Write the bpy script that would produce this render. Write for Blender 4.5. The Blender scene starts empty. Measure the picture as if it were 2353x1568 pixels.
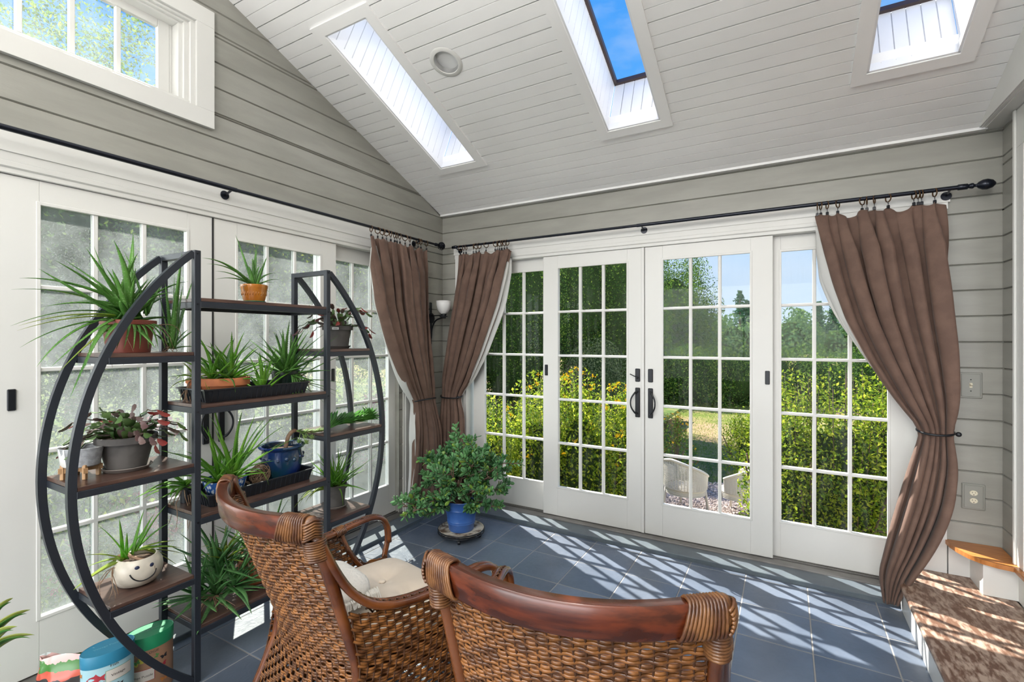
import bpy, math, random
from mathutils import Vector as V, Matrix, noise as MN

S = bpy.context.scene
COL = S.collection
PI = math.pi
sin, cos = math.sin, math.cos

# ------------------------------------------------------------------ camera
TH = math.radians(29.76)
CAMP = V((2.65, -3.39, 1.40))
cd = bpy.data.cameras.new('camera')
cd.sensor_width = 36.0
cd.lens = 1099.0 / 2353.0 * 36.0
cd.shift_y = -3.0 / 2353.0
cd.clip_start = 0.05
cd.clip_end = 400
cam = bpy.data.objects.new('camera', cd)
COL.objects.link(cam)
cam.location = CAMP
cam.rotation_euler = (PI / 2, 0, TH)
S.camera = cam

# ------------------------------------------------------------------ colour management / cycles
S.view_settings.view_transform = 'Standard'
S.view_settings.look = 'None'
S.view_settings.gamma = 1.0
S.view_settings.use_curve_mapping = False
S.view_settings.exposure = 0.48
cy = S.cycles
cy.use_denoising = True
cy.max_bounces = 7
cy.diffuse_bounces = 4
cy.glossy_bounces = 3
cy.transmission_bounces = 3
cy.transparent_max_bounces = 12
cy.caustics_reflective = False
cy.caustics_refractive = False
cy.sample_clamp_indirect = 6.0

# ------------------------------------------------------------------ sky
SUN = V((-0.255, 0.163, 0.343)).normalized()
w = bpy.data.worlds.new('sky')
S.world = w
w.use_nodes = True
nt = w.node_tree
N, L = nt.nodes, nt.links
N.clear()
tc = N.new('ShaderNodeTexCoord')
sep = N.new('ShaderNodeSeparateXYZ')
L.new(tc.outputs['Generated'], sep.inputs[0])
ramp = N.new('ShaderNodeValToRGB')
L.new(sep.outputs['Z'], ramp.inputs[0])
e = ramp.color_ramp.elements
e[0].position = 0.0
e[0].color = (0.50, 0.60, 0.70, 1)
e[1].position = 0.75
e[1].color = (0.030, 0.22, 0.68, 1)
x = e.new(0.22)
x.color = (0.34, 0.50, 0.70, 1)
x = e.new(0.42)
x.color = (0.075, 0.31, 0.72, 1)
# thin drifting cloud
mp = N.new('ShaderNodeMapping')
mp.inputs['Scale'].default_value = (1.2, 1.2, 3.5)
L.new(tc.outputs['Generated'], mp.inputs[0])
nz = N.new('ShaderNodeTexNoise')
nz.inputs['Scale'].default_value = 3.0
nz.inputs['Detail'].default_value = 6
nz.inputs['Roughness'].default_value = 0.6
L.new(mp.outputs[0], nz.inputs['Vector'])
cr = N.new('ShaderNodeMapRange')
cr.inputs['From Min'].default_value = 0.5
cr.inputs['From Max'].default_value = 0.85
cr.inputs['To Max'].default_value = 0.55
L.new(nz.outputs['Fac'], cr.inputs['Value'])
mx = N.new('ShaderNodeMixRGB')
L.new(cr.outputs[0], mx.inputs['Fac'])
L.new(ramp.outputs['Color'], mx.inputs['Color1'])
mx.inputs['Color2'].default_value = (0.58, 0.64, 0.70, 1)
# added bright cloud bank in the unseen sky behind the camera, filling the room
cb = N.new('ShaderNodeMapRange')
cb.interpolation_type = 'SMOOTHSTEP'
cb.inputs['From Min'].default_value = 0.05
cb.inputs['From Max'].default_value = -0.45
L.new(sep.outputs['Y'], cb.inputs['Value'])
mx2 = N.new('ShaderNodeMixRGB')
cz_ = N.new('ShaderNodeMapRange')
cz_.interpolation_type = 'SMOOTHSTEP'
cz_.inputs['From Min'].default_value = 0.50
cz_.inputs['From Max'].default_value = 0.22
L.new(sep.outputs['Z'], cz_.inputs['Value'])
cm_ = N.new('ShaderNodeMath')
cm_.operation = 'MULTIPLY'
L.new(cb.outputs[0], cm_.inputs[0])
L.new(cz_.outputs[0], cm_.inputs[1])
L.new(cm_.outputs[0], mx2.inputs['Fac'])
L.new(mx.outputs[0], mx2.inputs['Color1'])
mx2.inputs['Color2'].default_value = (5.6, 5.75, 5.9, 1)
bg = N.new('ShaderNodeBackground')
bg.inputs['Strength'].default_value = 1.0
L.new(mx2.outputs[0], bg.inputs['Color'])
wo = N.new('ShaderNodeOutputWorld')
L.new(bg.outputs[0], wo.inputs['Surface'])

# ------------------------------------------------------------------ sun
sd = bpy.data.lights.new('sun', 'SUN')
sd.energy = 11.0
sd.angle = math.radians(0.53)
sd.color = (1.0, 0.95, 0.87)
so = bpy.data.objects.new('sun', sd)
COL.objects.link(so)
so.location = (-6, 8, 14)
so.rotation_euler = SUN.to_track_quat('Z', 'Y').to_euler()

# ------------------------------------------------------------------ pixel -> point on a real plane
FW = V((-sin(TH), cos(TH), 0))
RT = V((cos(TH), sin(TH), 0))


def ray(px, py):
    return FW + (px - 1176.5) / 1099.0 * RT + V((0, 0, (781.0 - py) / 1099.0))


def onx(px, py, x):
    d = ray(px, py)
    return CAMP + d * ((x - CAMP.x) / d.x)


def ony(px, py, y):
    d = ray(px, py)
    return CAMP + d * ((y - CAMP.y) / d.y)


def onz(px, py, z):
    d = ray(px, py)
    return CAMP + d * ((z - CAMP.z) / d.z)


# ------------------------------------------------------------------ materials
def newmat(name):
    m = bpy.data.materials.new(name)
    m.use_nodes = True
    nt = m.node_tree
    return m, nt, nt.nodes, nt.links, nt.nodes['Principled BSDF']


def mat(name, col, rough=0.5, metal=0.0, col2=None, scale=8.0, stretch=(1, 1, 1), bump=0.0, bscale=None,
        spec=0.5, lo=0.4, hi=0.6, detail=4, sheen=0.0, coat=0.0, trans=0.0, dist=0.0):
    m, nt, N, L, P = newmat(name)
    P.inputs['Base Color'].default_value = (*col, 1)
    P.inputs['Roughness'].default_value = rough
    P.inputs['Metallic'].default_value = metal
    P.inputs['Specular IOR Level'].default_value = spec
    if sheen:
        P.inputs['Sheen Weight'].default_value = sheen
        P.inputs['Sheen Roughness'].default_value = 0.4
    if coat:
        P.inputs['Coat Weight'].default_value = coat
        P.inputs['Coat Roughness'].default_value = 0.12
    if col2 or bump:
        tc = N.new('ShaderNodeTexCoord')
        mp = N.new('ShaderNodeMapping')
        mp.inputs['Scale'].default_value = stretch
        L.new(tc.outputs['Object'], mp.inputs[0])
    if col2:
        nz = N.new('ShaderNodeTexNoise')
        nz.inputs['Scale'].default_value = scale
        nz.inputs['Detail'].default_value = detail
        nz.inputs['Distortion'].default_value = dist
        L.new(mp.outputs[0], nz.inputs['Vector'])
        r = N.new('ShaderNodeValToRGB')
        r.color_ramp.elements[0].position = lo
        r.color_ramp.elements[0].color = (*col, 1)
        r.color_ramp.elements[1].position = hi
        r.color_ramp.elements[1].color = (*col2, 1)
        L.new(nz.outputs['Fac'], r.inputs[0])
        L.new(r.outputs[0], P.inputs['Base Color'])
    if bump:
        nb = N.new('ShaderNodeTexNoise')
        nb.inputs['Scale'].default_value = bscale or scale
        nb.inputs['Detail'].default_value = 3
        L.new(mp.outputs[0], nb.inputs['Vector'])
        b = N.new('ShaderNodeBump')
        b.inputs['Strength'].default_value = bump
        b.inputs['Distance'].default_value = 0.01
        L.new(nb.outputs['Fac'], b.inputs['Height'])
        L.new(b.outputs[0], P.inputs['Normal'])
    if trans:
        tr = N.new('ShaderNodeBsdfTranslucent')
        if col2:
            L.new(r.outputs[0], tr.inputs['Color'])
        else:
            tr.inputs['Color'].default_value = (*col, 1)
        ms = N.new('ShaderNodeMixShader')
        ms.inputs[0].default_value = trans
        L.new(P.outputs[0], ms.inputs[1])
        L.new(tr.outputs[0], ms.inputs[2])
        L.new(ms.outputs[0], N['Material Output'].inputs[0])
    return m


def glass(name, haze, hazecol, noise_scale=6, tint=(1, 1, 1), streak=(1, 1, 1), lo=0.35, hi=0.7, speck=0.0, glo=0.05):
    m, nt, N, L, P = newmat(name)
    N.remove(P)
    out = N['Material Output']
    t = N.new('ShaderNodeBsdfTransparent')
    t.inputs[0].default_value = (*tint, 1)
    g = N.new('ShaderNodeBsdfGlossy')
    g.inputs['Roughness'].default_value = 0.02
    tr = N.new('ShaderNodeBsdfTranslucent')
    tr.inputs[0].default_value = (*hazecol, 1)
    df = N.new('ShaderNodeBsdfDiffuse')
    df.inputs[0].default_value = (*hazecol, 1)
    md = N.new('ShaderNodeMixShader')
    md.inputs[0].default_value = 0.35
    L.new(tr.outputs[0], md.inputs[1])
    L.new(df.outputs[0], md.inputs[2])
    tc = N.new('ShaderNodeTexCoord')
    mp = N.new('ShaderNodeMapping')
    mp.inputs['Scale'].default_value = streak
    L.new(tc.outputs['Object'], mp.inputs[0])
    nz = N.new('ShaderNodeTexNoise')
    nz.inputs['Scale'].default_value = noise_scale
    nz.inputs['Detail'].default_value = 8
    nz.inputs['Roughness'].default_value = 0.7
    L.new(mp.outputs[0], nz.inputs['Vector'])
    mr = N.new('ShaderNodeMapRange')
    mr.inputs['From Min'].default_value = lo
    mr.inputs['From Max'].default_value = hi
    mr.inputs['To Min'].default_value = haze[0]
    mr.inputs['To Max'].default_value = haze[1]
    L.new(nz.outputs['Fac'], mr.inputs['Value'])
    fac = mr.outputs[0]
    if speck:
        n2 = N.new('ShaderNodeTexNoise')
        n2.inputs['Scale'].default_value = 230
        n2.inputs['Detail'].default_value = 1
        L.new(tc.outputs['Object'], n2.inputs['Vector'])
        m2 = N.new('ShaderNodeMapRange')
        m2.inputs['From Min'].default_value = 0.55
        m2.inputs['From Max'].default_value = 0.75
        m2.inputs['To Max'].default_value = speck
        L.new(n2.outputs['Fac'], m2.inputs['Value'])
        ad = N.new('ShaderNodeMath')
        ad.operation = 'ADD'
        ad.use_clamp = True
        L.new(fac, ad.inputs[0])
        L.new(m2.outputs[0], ad.inputs[1])
        fac = ad.outputs[0]
    m1 = N.new('ShaderNodeMixShader')
    m1.inputs[0].default_value = glo
    L.new(t.outputs[0], m1.inputs[1])
    L.new(g.outputs[0], m1.inputs[2])
    m3 = N.new('ShaderNodeMixShader')
    L.new(fac, m3.inputs[0])
    L.new(m1.outputs[0], m3.inputs[1])
    L.new(md.outputs[0], m3.inputs[2])
    L.new(m3.outputs[0], out.inputs[0])
    return m


M = {}
M['white'] = mat('white_paint', (0.69, 0.69, 0.668), 0.38, col2=(0.665, 0.665, 0.64), scale=1.5)
M['ceil'] = mat('white_ceiling_paint', (0.89, 0.89, 0.885), 0.42, col2=(0.86, 0.86, 0.855), scale=2.0)
M['shaft'] = mat('white_shaft_paint', (0.78, 0.79, 0.81), 0.4)
M['siding'] = mat('grey_green_siding', (0.315, 0.312, 0.280), 0.42, col2=(0.28, 0.277, 0.248), scale=3, stretch=(1, 1, 5), bump=0.05, bscale=40)
M['sill'] = mat('slate_blue_sill_paint', (0.10, 0.125, 0.14), 0.35, col2=(0.085, 0.105, 0.125), scale=12)
M['alum'] = mat('door_track_metal', (0.27, 0.26, 0.25), 0.42, metal=0.7, col2=(0.20, 0.19, 0.18), scale=6, stretch=(1, 1, 1))
M['black'] = mat('black_metal', (0.012, 0.014, 0.018), 0.35, metal=0.3)
M['rod'] = mat('curtain_rod_metal', (0.012, 0.015, 0.024), 0.25, metal=0.5)
M['shelfmetal'] = mat('shelf_metal', (0.022, 0.027, 0.036), 0.42, metal=0.2)
M['shelfwood'] = mat('shelf_board_wood', (0.060, 0.032, 0.026), 0.28, col2=(0.105, 0.060, 0.045), scale=7, stretch=(12, 1, 6), detail=6)
M['bronze'] = mat('bronze_ring', (0.16, 0.085, 0.035), 0.3, metal=0.6, col2=(0.05, 0.025, 0.012), scale=30)
M['curtain'] = mat('brown_curtain', (0.140, 0.084, 0.062), 0.85, col2=(0.112, 0.066, 0.049), scale=14, sheen=0.12, bump=0.06, bscale=120)
M['lining'] = mat('white_lining', (0.72, 0.72, 0.70), 0.9, trans=0.3)
M['rail'] = mat('dark_polished_wood', (0.115, 0.024, 0.008), 0.27, col2=(0.045, 0.010, 0.004), scale=6, stretch=(1, 7, 9), coat=0.25, detail=8)
M['rattan'] = mat('rattan_pole', (0.19, 0.058, 0.014), 0.25, col2=(0.085, 0.022, 0.006), scale=7, coat=0.6)
M['wrap'] = mat('rattan_wrap', (0.20, 0.085, 0.028), 0.35, col2=(0.075, 0.026, 0.010), scale=26, coat=0.3)
M['weave'] = mat('woven_cane', (0.27, 0.105, 0.026), 0.38, col2=(0.09, 0.032, 0.009), scale=30, coat=0.25)
M['stake'] = mat('woven_cane_stake', (0.075, 0.03, 0.012), 0.5)
M['cushion'] = mat('cushion_cloth', (0.62, 0.545, 0.46), 0.85, col2=(0.54, 0.47, 0.39), scale=6, sheen=0.2)
M['knit'] = mat('white_knit', (0.72, 0.70, 0.66), 0.95, bump=0.6, bscale=90)
M['bowlglass'] = mat('frosted_glass', (0.86, 0.86, 0.85), 0.3, trans=0.3)
M['chrome'] = mat('chrome', (0.62, 0.62, 0.62), 0.12, metal=1.0)
M['plate'] = mat('wall_plate_paint', (0.26, 0.262, 0.235), 0.4)
M['ivory'] = mat('ivory_plastic', (0.68, 0.64, 0.50), 0.35)
M['dark'] = mat('dark_void', (0.01, 0.01, 0.01), 0.8)
M['tread'] = mat('worn_tread', (0.145, 0.078, 0.050), 0.45, col2=(0.40, 0.30, 0.235), scale=30, stretch=(1.8, 0.6, 1), lo=0.42, hi=0.62, detail=14, dist=0.2)
M['oak'] = mat('orange_oak', (0.50, 0.20, 0.055), 0.35, col2=(0.38, 0.14, 0.035), scale=6, stretch=(2, 14, 2))
M['glassB'] = glass('door_glass', (0.0, 0.03), (0.8, 0.85, 0.8), 3, streak=(6, 1, 0.7), lo=0.5, hi=0.85, glo=0.006)
M['glassA'] = glass('dusty_screened_glass', (0.07, 0.22), (0.60, 0.64, 0.64), 2.5, tint=(0.9, 0.92, 0.9), lo=0.35, hi=0.65, speck=0.16, glo=0.006)
M['glassU'] = glass('dusty_glass', (0.06, 0.18), (0.70, 0.75, 0.77), 2, lo=0.4, hi=0.7, speck=0.12, glo=0.01)
M['glassS'] = glass('skylight_glass', (0.0, 0.0), (1, 1, 1), 2, glo=0.005)
M['bronzef'] = mat('skylight_bronze', (0.05, 0.03, 0.025), 0.4)


# ------------------------------------------------------------------ mesh builder
class G:
    def __init__(s):
        s.v, s.f = [], []

    def add(s, vs, fs):
        b = len(s.v)
        s.v.extend([tuple(p) for p in vs])
        s.f.extend([tuple(i + b for i in f) for f in fs])

    def box(s, x0, x1, y0, y1, z0, z1, c=0.0):
        if c <= 0:
            s.add([(x0, y0, z0), (x1, y0, z0), (x1, y1, z0), (x0, y1, z0), (x0, y0, z1), (x1, y0, z1), (x1, y1, z1), (x0, y1, z1)],
                  [(0, 3, 2, 1), (4, 5, 6, 7), (0, 1, 5, 4), (1, 2, 6, 5), (2, 3, 7, 6), (3, 0, 4, 7)])
        else:
            X, Y, Z = (x0, x1), (y0, y1), (z0, z1)
            vs, idx = [], {}
            for i in (0, 1):
                for j in (0, 1):
                    for k in (0, 1):
                        for a in range(3):
                            p = [X[i] + (c if i == 0 else -c), Y[j] + (c if j == 0 else -c), Z[k] + (c if k == 0 else -c)]
                            p[a] = (X, Y, Z)[a][(i, j, k)[a]]
                            idx[(i, j, k, a)] = len(vs)
                            vs.append(p)
            fs = []
            for a in range(3):
                b_, c_ = (a + 1) % 3, (a + 2) % 3
                for sd_ in (0, 1):
                    q = []
                    for (p, r) in ((0, 0), (1, 0), (1, 1), (0, 1)):
                        t = [0, 0, 0]
                        t[a], t[b_], t[c_] = sd_, p, r
                        q.append(idx[(*t, a)])
                    fs.append(q if sd_ else q[::-1])
                for p in (0, 1):
                    for r in (0, 1):
                        t0, t1 = [0, 0, 0], [0, 0, 0]
                        t0[a], t1[a] = 0, 1
                        t0[b_] = t1[b_] = p
                        t0[c_] = t1[c_] = r
                        q = [idx[(*t0, b_)], idx[(*t1, b_)], idx[(*t1, c_)], idx[(*t0, c_)]]
                        fs.append(q if p == r else q[::-1])
            for i in (0, 1):
                for j in (0, 1):
                    for k in (0, 1):
                        q = [idx[(i, j, k, 0)], idx[(i, j, k, 1)], idx[(i, j, k, 2)]]
                        fs.append(q if (i + j + k) % 2 else q[::-1])
            s.add(vs, fs)
        return s

    def tube(s, pts, r, n=8, closed=False, flat=None, up=None, caps=True, ph=0.0):
        """r number or list; flat = (a, b) ellipse factors along side / up"""
        pts = [V(p) for p in pts]
        m = len(pts)
        rs = r if isinstance(r, (list, tuple)) else [r] * m
        fa, fb = flat or (1, 1)
        rings = []
        prev = V(up) if up else None
        vs = []
        for i, p in enumerate(pts):
            if closed:
                t = (pts[(i + 1) % m] - pts[i - 1])
            else:
                t = pts[min(i + 1, m - 1)] - pts[max(i - 1, 0)]
            t = t.normalized() if t.length > 1e-9 else V((0, 0, 1))
            if prev is None:
                prev = V((0, 0, 1)) if abs(t.z) < 0.9 else V((0, 1, 0))
            u = prev - t * prev.dot(t)
            u = u.normalized() if u.length > 1e-6 else t.orthogonal().normalized()
            if not up:
                prev = u
            sd_ = t.cross(u)
            for k in range(n):
                a = 2 * PI * k / n + ph
                vs.append(p + sd_ * (cos(a) * rs[i] * fa) + u * (sin(a) * rs[i] * fb))
        fs = []
        mm = m if closed else m - 1
        for i in range(mm):
            for k in range(n):
                a, b = i * n + k, i * n + (k + 1) % n
                c, d = ((i + 1) % m) * n + (k + 1) % n, ((i + 1) % m) * n + k
                fs.append((a, b, c, d))
        if caps and not closed:
            fs.append(tuple(range(n))[::-1])
            fs.append(tuple((m - 1) * n + k for k in range(n)))
        s.add(vs, fs)
        return s

    def bar(s, a, b, w, h, up=(0, 0, 1)):
        """rectangular bar, w across, h along up"""
        return s.tube([a, b], math.sqrt(0.5), 4, flat=(w, h), up=up, ph=PI / 4)

    def lathe(s, prof, n=24, c=(0, 0, 0), sx=1.0, sy=1.0, capb=False, capt=False, wob=0.0):
        vs, fs = [], []
        for (r, z) in prof:
            for k in range(n):
                a = 2 * PI * k / n
                vs.append((c[0] + r * sx * cos(a), c[1] + r * sy * sin(a), c[2] + z))
        for i in range(len(prof) - 1):
            for k in range(n):
                fs.append((i * n + k, i * n + (k + 1) % n, (i + 1) * n + (k + 1) % n, (i + 1) * n + k))
        if capb:
            fs.append(tuple(range(n))[::-1])
        if capt:
            fs.append(tuple((len(prof) - 1) * n + k for k in range(n)))
        s.add(vs, fs)
        return s

    def prism(s, poly, ax, a0, a1):
        """extrude 2D poly (in the two other axes, cyclic order) along axis ax"""
        n = len(poly)
        vs = []
        for a in (a0, a1):
            for p in poly:
                q = [0, 0, 0]
                q[ax] = a
                q[(ax + 1) % 3], q[(ax + 2) % 3] = p
                vs.append(q)
        fs = [tuple(range(n))[::-1], tuple(range(n, 2 * n))]
        for i in range(n):
            fs.append((i, (i + 1) % n, n + (i + 1) % n, n + i))
        s.add(vs, fs)
        return s

    def grid(s, fn, nu, nv, wrapu=False):
        vs = []
        for j in range(nv + 1):
            for i in range(nu + (0 if wrapu else 1)):
                vs.append(fn(i / nu, j / nv))
        w_ = nu if wrapu else nu + 1
        fs = []
        for j in range(nv):
            for i in range(nu):
                a = j * w_ + i
                b = j * w_ + (i + 1) % w_
                fs.append((a, b, b + w_, a + w_))
        s.add(vs, fs)
        return s

    def ball(s, c, r, n=10, m=6, sc=(1, 1, 1)):
        vs = [(c[0], c[1], c[2] - r * sc[2])]
        for j in range(1, m):
            ph = -PI / 2 + PI * j / m
            for i in range(n):
                a = 2 * PI * i / n
                vs.append((c[0] + r * sc[0] * cos(ph) * cos(a), c[1] + r * sc[1] * cos(ph) * sin(a), c[2] + r * sc[2] * sin(ph)))
        vs.append((c[0], c[1], c[2] + r * sc[2]))
        fs = []
        for i in range(n):
            fs.append((0, 1 + (i + 1) % n, 1 + i))
            t = 1 + (m - 2) * n
            fs.append((t + i, t + (i + 1) % n, len(vs) - 1))
        for j in range(m - 2):
            for i in range(n):
                a = 1 + j * n
                fs.append((a + i, a + (i + 1) % n, a + n + (i + 1) % n, a + n + i))
        s.add(vs, fs)
        return s

    def move(s, v0, mtx):
        for i in range(v0, len(s.v)):
            s.v[i] = tuple(mtx @ V(s.v[i]))
        return s


def mk(name, g, m, parent=None, smooth=False, loc=None, kind=None, label=None, cat=None, group=None, autos=None):
    me = bpy.data.meshes.new(name)
    me.from_pydata(g.v, [], g.f)
    mats = m if isinstance(m, (list, tuple)) else [m]
    for q in mats:
        me.materials.append(M[q] if isinstance(q, str) else q)
    if smooth:
        me.polygons.foreach_set('use_smooth', [True] * len(me.polygons))
        if autos is not None:
            me.set_sharp_from_angle(angle=math.radians(autos))
    me.update()
    o = bpy.data.objects.new(name, me)
    COL.objects.link(o)
    if parent:
        o.parent = parent
    if loc is not None:
        o.location = loc
    if kind:
        o['kind'] = kind
    if label:
        o['label'] = label
    if cat:
        o['category'] = cat
    if group:
        o['group'] = group
    return o


def thing(name, label=None, cat=None, loc=(0, 0, 0), rz=0.0, group=None, kind=None):
    o = bpy.data.objects.new(name, None)
    o.empty_display_size = 0.1
    COL.objects.link(o)
    o.location = loc
    o.rotation_euler = (0, 0, rz)
    if label:
        o['label'] = label
    if cat:
        o['category'] = cat
    if group:
        o['group'] = group
    if kind:
        o['kind'] = kind
    return o


def dup(root, loc=None, rz=None, label=None, group=None):
    r = root.copy()
    COL.objects.link(r)
    if loc is not None:
        r.location = loc
    if rz is not None:
        r.rotation_euler = (0, 0, rz)
    if label:
        r['label'] = label
    if group:
        r['group'] = group
    for ch in list(root.children):
        c = ch.copy()
        COL.objects.link(c)
        c.parent = r
        for q in list(ch.children):
            d = q.copy()
            COL.objects.link(d)
            d.parent = c
    return r


def interp(tab, t):
    """piecewise-linear table [(t, v...)], v tuples or floats"""
    if t <= tab[0][0]:
        return tab[0][1]
    for (a, va), (b, vb) in zip(tab, tab[1:]):
        if t <= b:
            k = (t - a) / (b - a)
            if isinstance(va, (tuple, V)):
                return tuple(p + (q - p) * k for p, q in zip(va, vb))
            return va + (vb - va) * k
    return tab[-1][1]


def smooth_path(pts, k=6):
    """Catmull-Rom through pts"""
    P = [V(p) for p in pts]
    P = [P[0] * 2 - P[1]] + P + [P[-1] * 2 - P[-2]]
    out = []
    for i in range(1, len(P) - 2):
        for j in range(k):
            t = j / k
            a, b, c, d = P[i - 1], P[i], P[i + 1], P[i + 2]
            out.append(0.5 * ((2 * b) + (c - a) * t + (2 * a - 5 * b + 4 * c - d) * t * t + (3 * b - a - 3 * c + d) * t * t * t))
    out.append(P[-2])
    return out

# ================================================================== the room
RX = 3.62
HZ = 2.49
SL = 0.4105
YR = -3.12
YB = -6.3


def zc(y):
    return HZ + SL * (-y) if y > YR else HZ + SL * (-YR) - SL * (YR - y)


# ---- floor: slate tiles over grout
def floor():
    g = G()
    p = 0.311
    y0 = -0.255
    rnd = random.Random(3)
    tiles = []
    i0 = -1
    for i in range(i0, 12):
        xa = 0.269 + p * (i - 1)
        for j in range(-1, 21):
            ya = y0 - p * j
            x0, x1 = max(xa, 0.0) + 0.0028, min(xa + p, RX + 0.5) - 0.0028
            yy0, yy1 = ya - p + 0.0028, min(ya, 0.0) - 0.0028
            if x1 - x0 < 0.01 or yy1 - yy0 < 0.01 or yy0 < YB - 0.3:
                continue
            dz = rnd.uniform(-0.0006, 0.0004)
            g.box(x0, x1, yy0, yy1, -0.012, dz, 0.0016)
    m, nt, N, L, P = newmat('slate_tile')
    tc = N.new('ShaderNodeTexCoord')
    n1 = N.new('ShaderNodeTexNoise')
    n1.inputs['Scale'].default_value = 3.2
    n1.inputs['Detail'].default_value = 6
    L.new(tc.outputs['Object'], n1.inputs['Vector'])
    mp = N.new('ShaderNodeMapping')
    mp.inputs['Scale'].default_value = (1 / p, 1 / p, 1)
    mp.inputs['Location'].default_value = (-0.269 / p, 0.255 / p, 0)
    L.new(tc.outputs['Object'], mp.inputs[0])
    fl = N.new('ShaderNodeVectorMath')
    fl.operation = 'FLOOR'
    L.new(mp.outputs[0], fl.inputs[0])
    wn = N.new('ShaderNodeTexWhiteNoise')
    L.new(fl.outputs[0], wn.inputs['Vector'])
    ad = N.new('ShaderNodeMath')
    ad.operation = 'MULTIPLY_ADD'
    ad.inputs[1].default_value = 0.35
    L.new(wn.outputs['Value'], ad.inputs[0])
    L.new(n1.outputs['Fac'], ad.inputs[2])
    r = N.new('ShaderNodeValToRGB')
    r.color_ramp.elements[0].position = 0.45
    r.color_ramp.elements[0].color = (0.070, 0.090, 0.122, 1)
    r.color_ramp.elements[1].position = 0.95
    r.color_ramp.elements[1].color = (0.130, 0.160, 0.210, 1)
    L.new(ad.outputs[0], r.inputs[0])
    L.new(r.outputs[0], P.inputs['Base Color'])
    n2 = N.new('ShaderNodeTexNoise')
    n2.inputs['Scale'].default_value = 22
    n2.inputs['Detail'].default_value = 5
    n2.inputs['Distortion'].default_value = 1.5
    L.new(tc.outputs['Object'], n2.inputs['Vector'])
    mr = N.new('ShaderNodeMapRange')
    mr.inputs['To Min'].default_value = 0.22
    mr.inputs['To Max'].default_value = 0.52
    L.new(n2.outputs['Fac'], mr.inputs['Value'])
    L.new(mr.outputs[0], P.inputs['Roughness'])
    b = N.new('ShaderNodeBump')
    b.inputs['Strength'].default_value = 0.16
    b.inputs['Distance'].default_value = 0.006
    L.new(n2.outputs['Fac'], b.inputs['Height'])
    L.new(b.outputs[0], P.inputs['Normal'])
    P.inputs['Specular IOR Level'].default_value = 0.6
    gr = mat('grout', (0.30, 0.29, 0.27), 0.8)
    o = mk('floor', g, m, kind='structure')
    g2 = G().box(-0.2, RX + 0.6, YB - 0.3, 0.2, -0.12, -0.0022)
    mk('grout_bed', g2, gr, o)
    return o


floor()


# ---- siding boards: faces with a v-groove; intervals clipped by polygons
GZ0 = 2.343
GP = 0.1365


def boards(g, spans, z0, z1, mp, top=None):
    """horizontal boards: mp(s, d, z) -> point, d>0 into the room. spans(zlo,zhi)->[(s0,s1)]"""
    k = math.ceil((GZ0 - z1) / GP) - 1
    zz = []
    z = GZ0 - GP * math.ceil((GZ0 - z0) / GP)
    while z < z1:
        zz.append((max(z, z0), min(z + GP, z1)))
        z += GP
    for (a, b) in zz:
        if b - a < 0.004:
            continue
        for (s0, s1, s1t, s0t) in spans(a, b):
            if s1 - s0 < 0.005 and s1t - s0t < 0.005:
                continue
            e_ = 0.005
            q = lambda s_, sb, zf: s_ + (sb - s_) * zf
            zl = [(a, -0.009), (a + e_, 0.0), (b - e_, 0.0), (b, -0.009)]
            vs = []
            for (zv, d) in zl:
                t = (zv - a) / (b - a)
                vs.append(mp(q(s0, s0t, t), d, zv))
                vs.append(mp(q(s1, s1t, t), d, zv))
            fs = [(0, 1, 3, 2), (2, 3, 5, 4), (4, 5, 7, 6)]
            g.add(vs, fs)


def mpA(s, d, z):
    return (d, s, z)


def mpB(s, d, z):
    return (s, -d, z)


def mpR(s, d, z):
    return (RX - d, s, z)


# gable wall (left, x = 0): opening of doors y -3.60..-0.56 below 2.06 ; window y -4.2..-2.06, z 2.60..3.08
WY0, WY1, WZ0, WZ1 = -4.17, -2.06, 2.605, 3.045
DY0, DY1, DZ1 = -3.62, -0.545, 2.055


def spansA(a, b):
    def cut(z):
        # y range under the roof at z
        yh = -(z - HZ) / SL if z > HZ else 0.0
        yl = 2 * YR + (z - HZ) / SL if z > HZ else YB
        return max(yl, YB), min(yh, 0.0)
    la, ha = cut(a)
    lb, hb = cut(b)
    m = (a + b) / 2
    if m < DZ1 + 0.10:
        return [(DY1, ha, hb, DY1), (la, DY0, DY0, lb)]
    if WZ0 - 0.05 < m < WZ1:
        return [(WY1, ha, hb, WY1), (la, WY0, WY0, lb)]
    return [(la, ha, hb, lb)]


gA = G()
gA_s = []
zs = [0.0, DZ1 + 0.10, WZ0, WZ1, zc(YR)]
for a, b in zip(zs, zs[1:]):
    boards(gA, spansA, a, b, mpA)
# thickness behind the boards
for (y0, y1, z0, z1) in ((DY1, 0.12, -0.1, 2.2), (YB, DY0, -0.1, 2.2), (YB, 0.12, 2.06, WZ0), (WY1, 0.12, WZ0, HZ + 0.0), (YB, WY0, WZ0, WZ1)):
    gA.box(-0.14, -0.0095, y0, y1, z0, z1)
gA.prism([(-0.0, HZ), (WY1, HZ), (WY1, zc(WY1))], 0, -0.14, -0.0095)
gA.prism([(WY1, WZ1), (WY0, WZ1), (WY0, zc(WY0)), (YR, zc(YR)), (WY1, zc(WY1))], 0, -0.14, -0.0095)
gA.prism([(WY0, WZ1), (YB, WZ1), (YB, HZ), (WY0, zc(WY0))], 0, -0.14, -0.0095)
wallA = mk('wall_left', gA, 'siding', kind='structure')

# back wall (y = 0): door opening x .21..3.32, below 2.055
BX0, BX1 = 0.235, 3.305


def spansB(a, b):
    if (a + b) / 2 < DZ1 + 0.1:
        return [(0.0, BX0, BX0, 0.0), (BX1, RX, RX, BX1)]
    return [(0.0, RX, RX, 0.0)]


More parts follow.
